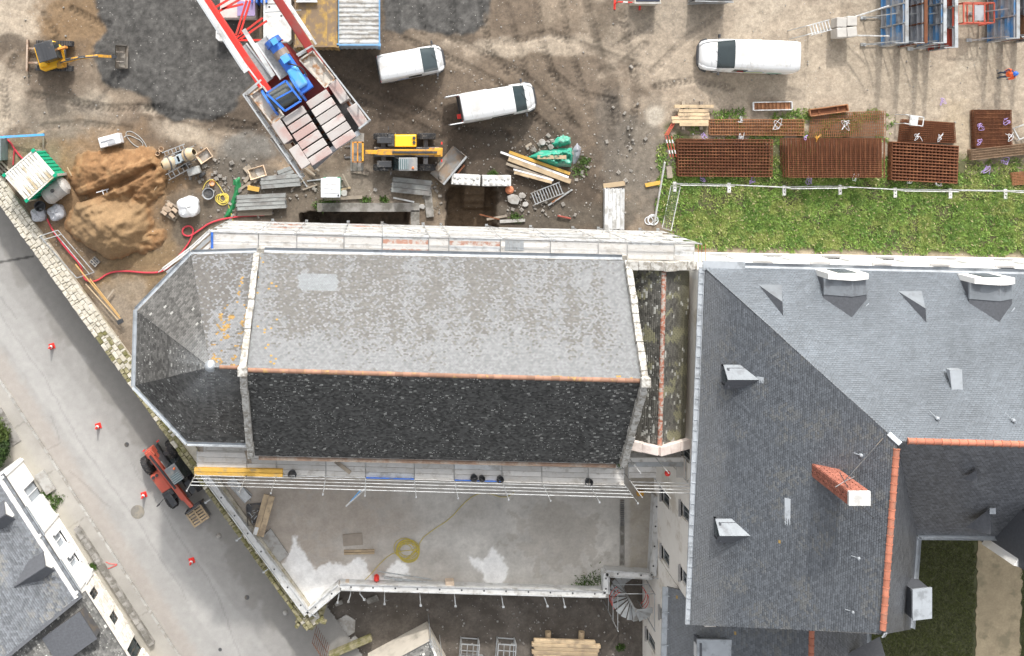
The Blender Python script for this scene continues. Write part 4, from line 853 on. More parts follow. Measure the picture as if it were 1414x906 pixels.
# objects lying on the scaffolds
bm_ = thing('timber_beam', 'long yellow timber formwork beam lying on the scaffold, inner one', 'beam', g(330, 648, 6.56), ang((270, 649), (393, 651)), 'yellow beams on the scaffold')
for i in range(2):
    if i: bm_ = thing('timber_beam', 'long yellow timber formwork beam lying on the scaffold, outer one', 'beam', g(330, 653.5, 6.56), ang((270, 649), (393, 651)), 'yellow beams on the scaffold')
    MB().box((0, 0, .03), (5.0, .2, .045)).obj('lower_flange', YTIM, bm_, local=True); MB().box((0, 0, .11), (5.0, .04, .12)).obj('web', YTIM, bm_, local=True); MB().box((0, 0, .19), (5.0, .2, .045)).obj('upper_flange', YTIM, bm_, local=True, bevel=.008)
def bucket(loc, label, mat, r=.17, h=.3, fill=None, grp=None, cat='bucket', name='bucket'):
    t = thing(name, label, cat, loc, random.uniform(0, 3), grp)
    MB().lathe([(r * .82, 0), (r, h), (r * 1.07, h), (r * 1.07, h - .03), (r * .93, h - .02), (r * .76, .03), (0, .03)], 14).obj('pail', mat, t, local=True, smooth=True)
    MB().path([(r * math.cos(a), .02, h - .02 + .0 + r * .7 * math.sin(a)) for a in [math.pi * i / 8 for i in range(9)]], .008, 4).obj('handle', STEEL, t, local=True)
    if fill: MB().lathe([(r * .88, h * .72), (0, h * .75)], 14).obj('contents', fill, t, local=True)
    return t
BG = 'dark buckets on the scaffold'
bucket(g(654, 658, 6.55), 'dark square-looking bucket left of another on the lower scaffold boards', DARK, .2, grp=BG); bucket(g(665, 659, 6.55), 'dark bucket squeezed between two others on lower scaffold boards', DARK, .17, grp=BG)
bucket(g(690, 660, 6.55), 'dark bucket standing alone right of the pair on lower scaffold boards', DARK, .2, grp=BG); bucket(g(812, 664, 6.55), 'dark bucket near the gable end of the lower scaffold', DARK, .22, grp=BG)
bucket(g(404, 653, 6.55), 'dark bucket at the end of the yellow beams on scaffold', DARK, .24, grp=BG)
for (a, b, lb) in (((463, 637), (484, 653), 'short brown plank lying askew on the lower scaffold boards'), ((340, 622), (345, 640), 'short weathered plank by the shaded gable foot on scaffold')):
    tag(MB().beam(g(*a, 6.6), g(*b, 6.6), .22, .04).obj('plank', TIMBERG), lb, 'plank', 'loose planks on the scaffold')
tg = tag(MB().lathe([(.0, .0), (.15, .02), (.17, .10), (.13, .2), (.05, .245), (0, .25)], 14, g(921, 653, 6.2)).obj('red_helmet', REDP, smooth=True), 'bright red hard hat seen through the scaffold hatch', 'hard hat')

# ---- house with white front at bottom left
PGL = M('pale_window', (.34, .37, .40), .2, bump=0)
hs = thing('white_house', 'white rendered house with slate roof at the lower left corner', 'house', g(40, 700, RZ))
HZ = .9
fa, fb = g(29, 631, RZ), g(131, 789, RZ); fd = (fb - fa).normalized(); fn = Vector((-fd.y, fd.x, 0)); fn = fn if fn.x > 0 else -fn; FL = (fb - fa).length
wall((fa.x, fa.y), (fb.x, fb.y), RZ - .2, HZ + .25, .5, hs, WALLW, [(1.7, 2.8, -2.35, -.4)] + [(5.2, 6.2, -1.5, -.3)] + [(6.9, 7.7, -1.5, -.3)], frame=M('pale_frame', (.75, .76, .77), .5), sill=WHIP, panem=PGL) if fn.dot(Vector((fd.y, -fd.x, 0))) > 0 else wall((fb.x, fb.y), (fa.x, fa.y), RZ - .2, HZ + .25, .5, hs, WALLW, [(FL - 2.8, FL - 1.7, -2.35, -.4), (FL - 6.2, FL - 5.2, -1.5, -.3), (FL - 7.7, FL - 6.9, -1.5, -.3)], frame=M('pale_frame', (.75, .76, .77), .5), sill=WHIP, panem=PGL)
HR = 4.3
ea, eb = Vector((fa.x, fa.y, HZ)) + fn * .15, Vector((fb.x, fb.y, HZ)) + fn * .15
ra, rb = ea - fn * 5.2 + Vector((0, 0, HR - HZ)), eb - fn * 5.2 + Vector((0, 0, HR - HZ))
def slH(px, py, u, v, r, r2):
    n = fbm(px / 25, py / 25, 95, 4); c = np.array([[.16, .172, .19]]) * (.7 + .6 * r2)[:, None]; return blend(c, sstep(.5, .7, n) * (r < .5) * .6, (.27, .26, .235))
def slH2(px, py, u, v, r, r2):
    n = fbm(px / 20, py / 20, 97, 4); c = np.array([[.17, .168, .16]]) * (.6 + .8 * r2)[:, None]; c = blend(c, sstep(.5, .62, n) * .7, (.085, .085, .085)); return np.where((r < .03)[:, None], np.array([[.55, .55, .52]]), c)
slope([ea, eb, rb, ra], hs, slH, SL_B); bk = fn * -10.4
slope([ra, rb, eb + bk, ea + bk], hs, slH, SL_N)
MB().prism([(v.x, v.y) for v in (Vector((fa.x, fa.y, 0)) - fn * .5, Vector((fb.x, fb.y, 0)) - fn * .5, Vector((fb.x, fb.y, 0)) - fn * 10, Vector((fa.x, fa.y, 0)) - fn * 10)], RZ - .2, HZ - .1).obj('core_wall', WALLW, hs)
for e, r_ in ((ea, ra), (eb, rb)): MB().add([e + bk, e, r_, e + bk + fd * .2, e + fd * .2, r_ + fd * .2], [(0, 1, 2), (5, 4, 3), (0, 3, 4, 1), (1, 4, 5, 2), (2, 5, 3, 0)]).obj('gable', SLD, hs)
for k0, k1 in ((.28, .52), (.72, .97)): gutter([ea + (eb - ea) * k0 + fn * .05, ea + (eb - ea) * k1 + fn * .05], hs, ZINC, .2)
for t in (.02, .50, .97): MB().beam(Vector((fa.x, fa.y, RZ)) + (fb - fa) * t + fn * .04 + Vector((0, 0, .1)), Vector((fa.x, fa.y, HZ + .3)) + (fb - fa) * t + fn * .04, .16, .12, up=fn).obj('pilaster', WALLW, hs)
for u0, w0 in ((5.0, .3), (6.5, .55), (8.4, .6)): MB().beam(Vector((fa.x, fa.y, -1.2)) + fd * u0 + fn * .06, Vector((fa.x, fa.y, -1.2)) + fd * (u0 + w0) + fn * .06, .05, 1.35).obj('shutter', WHIP, hs)
# dormers of the white house
def hdorm(px, py, w, h, lab):
    f = onP((ea, eb, ra), px, py); sl = (HR - HZ) / 5.2
    d = MB().add([f + fd * -w / 2, f + fd * w / 2, f + fd * w / 2 + Vector((0, 0, h)), f + Vector((0, 0, h + .55)), f + fd * -w / 2 + Vector((0, 0, h))], [(0, 1, 2, 3, 4)]).obj('dormer_window', WALLW, hs)
    r_ = h + .6; K = f - fn * (r_ / sl) + Vector((0, 0, r_)); F_ = f + fn * .25 + Vector((0, 0, r_))
    for s in (-1, 1):
        a = f + fn * .25 + fd * s * (w / 2 + .2) + Vector((0, 0, h - .1)); b = f - fn * ((h - .1) / sl) + fd * s * (w / 2 + .2) + Vector((0, 0, h - .1)); dz = Vector((0, 0, .1))
        MB().add([F_, a, b, K, F_ - dz, a - dz, b - dz, K - dz], [(0, 1, 2, 3), (7, 6, 5, 4), (0, 4, 5, 1), (1, 5, 6, 2), (2, 6, 7, 3)]).obj('dormer_roof', SLD, d)
        MB().add([f + fd * s * w / 2, f + fd * s * w / 2 + Vector((0, 0, h)), f + fd * s * w / 2 - fn * h / sl + Vector((0, 0, h))], [(0, 1, 2)]).obj('cheek', SLD, d)
    MB().tube(F_ + Vector((0, 0, .03)), K + Vector((0, 0, .03)), .06, 6).obj('dormer_ridge', SLD, d)
hdorm(68, 772, 1.0, .7, ''); hdorm(14, 702, 1.0, .7, '')
# stone house beyond it
st_ = thing('stone_house', 'pale rubble stone house with dark tiled roof at the bottom left edge', 'house', g(170, 870, RZ))
ga, gb = fb + fd * .02, fb + fd * 9.5
SZ = .3
wargs = [(.5, 1.1, -1.5, -.3), (2.6, 3.3, -1.9, -.8), (4.9, 5.9, -2.35, -.4)]; GL = (gb - ga).length
SVW = fn.dot(Vector((fd.y, -fd.x, 0))) > 0
PSTN = M('pale_rubble', (.80, .77, .71), .95, var=.2, scale=6, bump=.6, bscale=9, rnd=.16, dirt=(.66, .60, .52), damt=.3)
wall((ga.x, ga.y) if SVW else (gb.x, gb.y), (gb.x, gb.y) if SVW else (ga.x, ga.y), RZ - .2, SZ, .5, st_, PSTN, wargs if SVW else [(GL - b, GL - a, c, d) for a, b, c, d in wargs], frame=STEEL)
rng = random.Random(4); z = RZ + .1
while z < SZ - .15:
    u = rng.uniform(.05, .3); hh = rng.uniform(.16, .26)
    while u < GL - .5:
        l_ = rng.uniform(.25, .6)
        if not any(o[0] - .05 < u + l_ and u < o[1] + .05 and o[2] - .2 < z + hh and z < o[3] + .1 for o in wargs):
            p = ga + fd * (u + l_ / 2); MB().beam(Vector((p.x, p.y, z + hh / 2)) - fd * (l_ / 2 - .015) + fn * .01, Vector((p.x, p.y, z + hh / 2)) + fd * (l_ / 2 - .015) + fn * .01, .06 + rng.uniform(0, .04), hh - .03).obj('stone', PSTN, st_)
        u += l_
    z += hh
e2a, e2b = Vector((ga.x, ga.y, SZ)) + fn * .12 + fd * .1, Vector((gb.x, gb.y, SZ)) + fn * .12; r2a, r2b = e2a - fn * 4.6 + Vector((0, 0, 2.6)), e2b - fn * 4.6 + Vector((0, 0, 2.6))
slope([e2a, e2b, r2b, r2a], st_, slH2, SL_S, sw=.22, se=.15); slope([r2a, r2b, e2b - fn * 9.2, e2a - fn * 9.2], st_, slH2, SL_S, sw=.22, se=.15)
MB().prism([(v.x, v.y) for v in (ga - fn * .5 + fd * .25, gb - fn * .5, gb - fn * 9, ga - fn * 9 + fd * .25)], RZ - .2, SZ - .1).obj('core_wall', PSTN, st_)
f = e2a + fd * 1.6 - fn * .3 + Vector((0, 0, .35)); d = MB().slab([f + fd * -1.0 + Vector((0, 0, .9)), f + fd * 1.0 + Vector((0, 0, .9)), f + fd * 1.0 - fn * 2.6 + Vector((0, 0, 1.35)), f - fd * 1.0 - fn * 2.6 + Vector((0, 0, 1.35))], .12).obj('shed_dormer', SLD, st_)
MB().add([f + fd * -.9, f + fd * .9, f + fd * .9 + Vector((0, 0, .8)), f - fd * .9 + Vector((0, 0, .8)), f - fd * .9 - fn * 1.8 + Vector((0, 0, 1.0)), f + fd * .9 - fn * 1.8 + Vector((0, 0, 1.0))], [(0, 1, 2, 3), (1, 5, 2), (0, 3, 4)]).obj('dormer_front', STEEL, d)
# low forecourt wall in front
fw = thing('forecourt_wall', 'low grey stone wall along the pavement before the stone house', 'wall', g(150, 800, RZ))
a, b = fb + fn * .75 - fd * 3.2, fb + fn * .75 + fd * 6; n = 22
MB().beam(a + Vector((0, 0, .15)), b + Vector((0, 0, .15)), .3, .5).obj('wall_body', CONCD, fw)
for i in range(n): MB().beam(a + (b - a) * (i / n) + fd * .01 + Vector((0, 0, .45)), a + (b - a) * ((i + 1) / n) - fd * .01 + Vector((0, 0, .45)), .34 + random.uniform(-.02, .03), .1).obj('stone', CONCD, fw)
# doorstep
tag(MB().box(fa + fd * 2.25 + fn * .55 + Vector((0, 0, .2)), (.7, 1.5, .22), rz=math.atan2(fd.y, fd.x) + math.pi / 2).obj('doorstep', CONC), 'pale doorstep slab at the white house entrance', 'step')

# ---- small gabled building at the bottom edge
sb = thing('gabled_shed', 'small cream walled outbuilding with slate roof cut by the bottom edge', 'outbuilding', g(570, 900, ZL))
z0, z1 = ZL, .2
b0, b1 = g(508, 902, ZL), g(590, 858, ZL); bd = (b1 - b0).normalized(); bn = Vector((bd.y, -bd.x, 0)); bn = -bn if bn.y > 0 else bn   # bn = away from camera foot (down the picture)
dp = 7.0
MB().prism([(v.x, v.y) for v in (b0, b1, b1 + bn * dp, b0 + bn * dp)], ZL, z1).obj('wall', WALLB, sb)
e0, e1 = Vector((b0.x, b0.y, z1 + .02)) - bn * .1 - bd * .1, Vector((b1.x, b1.y, z1 + .02)) - bn * .1 + bd * .12
slope([e0, e1, e1 + bn * dp * .5 + Vector((0, 0, 2.2)), e0 + bn * dp * .5 + Vector((0, 0, 2.2))], sb, slH2, SL_S); slope([e0 + bn * dp * .5 + Vector((0, 0, 2.2)), e1 + bn * dp * .5 + Vector((0, 0, 2.2)), e1 + bn * (dp + .2), e0 + bn * (dp + .2)], sb, slH2, SL_S)
MB().add([b1 + Vector((0, 0, z1 - ZL)), b1 + bn * dp + Vector((0, 0, z1 - ZL)), b1 + bn * dp / 2 + Vector((0, 0, z1 - ZL + 2.1))], [(0, 1, 2)]).obj('gable', WALLB, sb)
MB().beam(e1 + Vector((0, 0, .1)), e1 + bn * dp * .5 + Vector((0, 0, 2.3)), .16, .1).obj('verge_board', ALUL, sb)
sf = thing('stair_rail', 'galvanised stair railing fixed on the small shed gable', 'railing', b1 + bd * .4)
for k in range(3): a = b1 + bd * (.15 + k * .13) + bn * .1; MB().tube(a + Vector((0, 0, 3.0)) - bn * .5, a + bn * 3.4 + Vector((0, 0, 3.9 - k * .1)), .025).obj('rail', ALU, sf)
for k in range(3): a = b1 + bd * .28 + bn * (k * 1.6 - .4); MB().tube(a, a + Vector((0, 0, 4.0 + k * .1)), .03).box(a + Vector((0, 0, 4.0 + k * .1)), (.12, .12, .12)).obj('post', ALU, sf)

# ---- spiral stair tower
sp = thing('spiral_stair', 'grey metal spiral stair with red rails in a scaffold tower by facade', 'staircase', g(868, 828, ZL))
cx_, cy_ = g2(868, 826, -.6); n = 18
for i in range(n):
    t0, t1 = .6 + i * math.pi * 1.85 / n, .6 + (i + .97) * math.pi * 1.85 / n; z = ZL + .3 + i * (3.35 / n); R_ = 1.12
    MB().prism([(cx_ + .06 * math.cos(t0), cy_ + .06 * math.sin(t0)), (cx_ + R_ * math.cos(t0), cy_ + R_ * math.sin(t0)), (cx_ + R_ * math.cos((t0 + t1) / 2), cy_ + R_ * math.sin((t0 + t1) / 2)), (cx_ + R_ * math.cos(t1), cy_ + R_ * math.sin(t1)), (cx_ + .06 * math.cos(t1), cy_ + .06 * math.sin(t1))], z, z + .045).obj('tread', ALU, sp)
MB().tube((cx_, cy_, ZL), (cx_, cy_, 1.2), .06, 8).obj('newel_post', ALU, sp)
for s in (1, -1):
    m = MB()
    for h in (.4, .8, 1.1): m.path([(cx_ + s * 1.16 * math.cos(t), cy_ + 1.16 * math.sin(t), -1.6 + h + i * .12) for i, t in enumerate([-.6 + .2 * k for k in range(8)])], .022, 5)
    m.obj('red_rail', RED, sp)
for (x, y) in ((-1.15, 1.15), (1.15, 1.15), (1.15, -1.15), (-1.15, -1.15)): MB().tube((cx_ + x, cy_ + y, ZL), (cx_ + x, cy_ + y, 1.3), .03, 6).obj('standard', ALU, sp)
m = MB()
for h in (-1.2, 0, 1.2):
    for (a, b) in (((-1.15, 1.15), (1.15, 1.15)), ((-1.15, -1.15), (-1.15, 1.15)), ((1.15, -1.15), (1.15, 1.15))): m.tube((cx_ + a[0], cy_ + a[1], h), (cx_ + b[0], cy_ + b[1], h), .024, 5)
m.obj('ledger', ALU, sp)

# ---- terrace objects
def coil(cx, cy, R0, turns, r, z, jitter=.08, n=26, seed=1, lead_in=None, lead_out=None):
    rng = random.Random(seed); pts = []
    if lead_in: pts += [Vector((p[0], p[1], z)) for p in lead_in]
    ox = oy = 0; Rr = R0
    for k in range(int(turns * n)):
        if k % n == 0: ox, oy, Rr = rng.uniform(-jitter, jitter), rng.uniform(-jitter, jitter), R0 * rng.uniform(.65, 1.08)
        t = 2 * math.pi * k / n; pts.append(Vector((cx + ox + Rr * math.cos(t), cy + oy + Rr * math.sin(t) * .92, z + rng.uniform(0, .02) + .006 * k / n)))
    if lead_out: pts += [Vector((p[0], p[1], z)) for p in lead_out]
    # Chaikin smoothing
    for _ in range(1):
        q = [pts[0]]
        for a, b in zip(pts[:-1], pts[1:]): q += [a * .75 + b * .25, a * .25 + b * .75]
        pts = q + [pts[-1]]
    return pts
def smooth(pts, it=3):
    pts = [Vector(p) for p in pts]
    for _ in range(it):
        q = [pts[0]]
        for a, b in zip(pts[:-1], pts[1:]): q += [a * .75 + b * .25, a * .25 + b * .75]
        pts = q + [pts[-1]]
    return pts
c0 = g(561, 760, 0)
lo = [g2(*p) for p in ((580, 745), (600, 730), (622, 716), (640, 695), (655, 683), (672, 680), (697, 688), (710, 680))]
li = [g2(*p) for p in ((496, 808), (512, 793), (530, 772), (545, 762))]
tag(MB().path(coil(c0.x, c0.y, .68, 9, .018, .03, .16, seed=5, lead_in=li, lead_out=lo), .02, 5).obj('yellow_cable', YELH, smooth=True), 'yellow cable coiled on the terrace with a long trailing end', 'cable')
pl = thing('plank', 'wide pale plank on the terrace by the narrow corner', 'plank', g(366, 712, .42), ang((374, 685), (358, 742)))
MB().box((0, .1, .04), (2.65, .36, .08)).obj('board', TIMBER, pl, local=True, bevel=.01); MB().box((0, -.27, .035), (2.65, .34, .075)).obj('board', TIMBER, pl, local=True, bevel=.01); MB().box((1.05, -.3, .1), (.5, .25, .04)).obj('cover_plate', CONCW, pl, local=True)
cr = thing('wire_crate', 'small dark wire crate of clamps beside the wide pale plank', 'crate', g(352, 708, 0), rad(5))
m = MB()
for z in (.05, .25, .45):
    for (a, b) in (((-.45, -.6), (.45, -.6)), ((.45, -.6), (.45, .6)), ((.45, .6), (-.45, .6)), ((-.45, .6), (-.45, -.6))): m.tube((*a, z), (*b, z), .02, 4)
m.box((0, 0, .02), (.9, 1.2, .03)).obj('basket', STEEL, cr, local=True)
for i in range(9): a = Vector((random.uniform(-.35, .35), random.uniform(-.5, .5), random.uniform(.08, .4))); MB().tube(a, a + Vector((random.uniform(-.3, .3), random.uniform(-.3, .3), .05)), .022, 5).obj('clamp', ALU, cr, local=True)
tag(MB().prism([g2(352, 748, 0), g2(374, 729, 0), g2(399, 765, 0), g2(381, 779, 0)], .004, .14).obj('concrete_slab', CONC, bevel=.02), 'grey concrete slab lying in the narrow corner of the terrace', 'slab')
for i, (a, b, lb) in enumerate((((318, 662), (343, 690), 'light aluminium deck propped near the scaffold corner'), ((300, 660), (316, 686), 'narrow aluminium deck in the terrace tip beneath the scaffold'))):
    t = thing('scaffold_deck', lb, 'scaffold deck', g((a[0] + b[0]) / 2, (a[1] + b[1]) / 2, .05), ang(a, b), 'spare decks on the terrace'); L_ = (g(*a) - g(*b)).length
    MB().box((0, 0, .05), (L_, .55 if i == 0 else .3, .04)).obj('deck_plate', ALUL, t, local=True); MB().box((0, .27 if i == 0 else .15, .06), (L_, .04, .1)).box((0, -.27 if i == 0 else -.15, .06), (L_, .04, .1)).obj('side_rail', ALU, t, local=True)
for k, (a, b) in enumerate((((327, 664), (348, 684)), ((322, 668), (346, 692)))): tag(MB().tube(g(*a, .1 + .05 * k), g(*b, .06), .03, 6).obj('scaffold_tube', ALU), ('upper', 'lower')[k] + ' thin scaffold tube leaning beside the aluminium deck', 'tube', 'tubes by the terrace tip')
for k, (a, b) in enumerate((((522, 789), (596, 800)), ((527, 795), (575, 803)), ((530, 798), (568, 801)), ((545, 801), (590, 803)))):
    tag(MB().tube(g(*a, .05 + .03 * k), g(*b, .05), .035, 8).obj('scaffold_tube', ALU), ('longest galvanised tube on the terrace, starting at the red canister', 'galvanised tube just below the longest one on the terrace', 'short galvanised tube in the middle of the terrace edge bundle', 'galvanised tube lying closest to the white parapet')[k], 'tube', 'tubes along the terrace edge')
t = thing('canister', 'small red canister on the white patch of terrace', 'canister', g(520, 796, 0), .1); MB().lathe([(.16, 0), (.17, .04), (.17, .42), (.1, .5), (.05, .54), (0, .55)], 12).obj('body', REDP, t, local=True, smooth=True); MB().tube((-.02, -.14, .5), (-.1, -.35, .4), .02).obj('nozzle', DARK, t, local=True)
for (x, y, w_, h_, lb) in ((621, 806, .55, .5, 'square beige stone block beside the terrace parapet'), (476, 805, .6, .26, 'flat beige block beside the bent terrace parapet')):
    tag(MB().box(g(x, y, .25), (w_, h_, .5), rz=.05).obj('stone_block', M('beige_block', (.60, .48, .37), .9), bevel=.03), lb, 'block')
for k in range(2): tag(MB().beam(g(475, 761 + k * 3.5, .06), g(517, 760 + k * 3.5, .06), .12, .1).obj('batten', TIMBER), ('upper', 'lower')[k] + ' of two short orange brown battens on the stained terrace', 'batten', 'battens on the terrace')
pn = thing('mortar_board', 'thin stained board lying flat on the brown terrace', 'board', g(487, 745, 0), .08); MB().box((0, 0, .02), (1.25, .75, .025)).obj('sheet', M('stained_ply', (.30, .255, .21), .9), pn, local=True); MB().beam((-.6, .36, .04), (.6, .36, .04), .04, .03).obj('edge_strip', TIMBERG, pn, local=True)
dr = thing('drain_channel', 'straight drain channel set into the terrace near the facade', 'drain channel', g(859, 735, 0)); a, b = g(859, 690, 0), g(859, 781, 0)
MB().beam(a + Vector((-.14, 0, .02)), b + Vector((-.14, 0, .02)), .04, .05).beam(a + Vector((.14, 0, .02)), b + Vector((.14, 0, .02)), .04, .05).obj('channel_edge', CONC, dr); MB().beam(a + Vector((0, 0, .008)), b + Vector((0, 0, .008)), .24, .012).obj('channel_bed', CONCD, dr)
for i in range(13): p = a + (b - a) * (i * .031 + .01); MB().box(p + Vector((0, 0, .03)), (.24, .06, .02)).obj('grate_bar', STEEL, dr)
t = thing('roof_drain', 'small square drain box beside the spiral stair corner', 'drain', g(858, 790, 0)); MB().box((0, 0, .06), (.5, .3, .12)).obj('box', CONC, t, local=True); MB().tube((-.08, 0, .12), (-.08, 0, .135), .07, 10).obj('outlet', DARK, t, local=True)
t = thing('loose_prop', 'light metal prop hanging out from the terrace side scaffold standard', 'prop', g(491, 686, 5.5)); MB().tube(g(503, 676, 7.2), g(478, 699, 5.6), .05, 6).obj('tube', ALUL, t); MB().tube(g(497, 678, 7.0), g(480, 697, 5.7), .03, 6).obj('inner_tube', BLUL, t)
tag(MB().box(g(884, 681, .15), (.4, .3, .3)).obj('yellow_box', YEL, bevel=.03), 'yellow box on the terrace below the scaffold end', 'box')

# ---- yard objects
def wirecrate(px, py, lb, hh):
    t = thing('metal_crate', lb, 'crate', g(px, py, ZL), rad(-4), 'metal crates in the yard'); a, b = .58, .62
    for x in (-a, a):
        for y in (-b, b): MB().box((x, y, hh / 2), (.08, .08, hh)).obj('post', ALU, t, local=True)
    m = MB()
    for z in (.12, hh): 
        for (p, q) in (((-a, -b), (a, -b)), ((a, -b), (a, b)), ((a, b), (-a, b)), ((-a, b), (-a, -b))): m.beam((*p, z), (*q, z), .06, .06)
    m.obj('frame', ALU, t, local=True); m = MB()
    for k in (-1, 1): m.beam((k * a / 3, -b, hh), (k * a / 3, b, hh), .04, .04).beam((-a, k * b / 3, hh), (a, k * b / 3, hh), .04, .04)
    m.obj('top_grid', ALU, t, local=True); return t
wirecrate(647, 893, 'left of two metal frame crates in the dark yard', .9); wirecrate(697, 893, 'right of two metal frame crates in the dark yard', .9)
t = thing('folded_crate', 'folded metal panel at the bottom edge below the left crate', 'crate panel', g(652, 908, ZL), -.07); MB().box((0, 0, .15), (1.4, .5, .3)).obj('panel', ALU, t, local=True)
for i in range(2): tag(MB().tube(g(757 + i * 46, 872, ZL + .15), g(755 + i * 46, 925, ZL + .15), .2, 9).obj('log', TIMBER), 'round log bearer under the stack of squared timbers, ' + ('left one' if i == 0 else 'right one'), 'log', 'log bearers in the yard')
for i in range(5): tag(MB().beam(g(737 + i % 2 * -3, 884 + i * 5.2, ZL + .55), g(822 + (i * 7) % 9, 887 + i * 5.2, ZL + .55 + .03 * (i % 2)), .25, .28).obj('timber_log', TIMBER, bevel=.05), 'pale squared timber in the yard stack, ' + ('uppermost in the picture', 'second from the top edge of stack', 'third from the top edge of stack', 'fourth from the top edge of stack', 'lowest in the picture')[i], 'timber', 'timber stack in the yard')
for i, P in enumerate(([(455, 862), (478, 848), (491, 856), (490, 872), (478, 880), (462, 895), (457, 880)], [(476, 890), (490, 876), (498, 885), (484, 894)], [(505, 826), (520, 820), (524, 828), (508, 833)], [(462, 832), (472, 826), (474, 832), (464, 836)])):
    tag(MB().prism([g2(x, y, ZL) for x, y in P], ZL, ZL + .1 + .03 * i).obj('concrete_fragment', CONCD if i > 1 else CONC, bevel=.02), ('large broken concrete slab in the yard near the wall corner', 'smaller broken slab beside the large one in the yard', 'pale rubble slab under the parapet in the yard', 'small rubble piece beside the pier in the yard')[i], 'slab')
fl = thing('tilted_fence', 'rusty mesh fence panel leaning beside the pier in yard corner', 'fence', g(447, 884, ZL)); A, B = g(438, 864, ZL + .3), g(455, 890, ZL + .3)
for k in range(9): p = A.lerp(B, k / 8); MB().tube((p.x, p.y, ZL), (p.x - .25, p.y - .5, ZL + 1.6), .016, 4).obj('bar', RUST, fl)
for h in (.1, .8, 1.5): MB().tube((A.x - .16 * h, A.y - .31 * h, ZL + h), (B.x - .16 * h, B.y - .31 * h, ZL + h), .02, 4).obj('rail', RUST, fl)
tag(MB().beam(g(455, 905, ZL + .4), g(513, 880, ZL + .5), .35, .5).obj('stone_kerb_wall', STONED, bevel=.05), 'low mossy wall stub leading to the cream shed', 'wall')
m = MB()
for i in range(260):
    x, y = random.uniform(450, 880), random.uniform(826, 910); s = random.choice((.04, .05, .06, .09, .13))
    if 500 < x < 610 and y > 850: continue
    m.box(g(x, y, ZL + s * .3), (s, s * random.uniform(.5, 1), s * .6), rz=random.uniform(0, 3), taper=.6)
tag(m.obj('rubble', CONC), 'small pale stones scattered over the dark yard', 'rubble', kind='stuff')
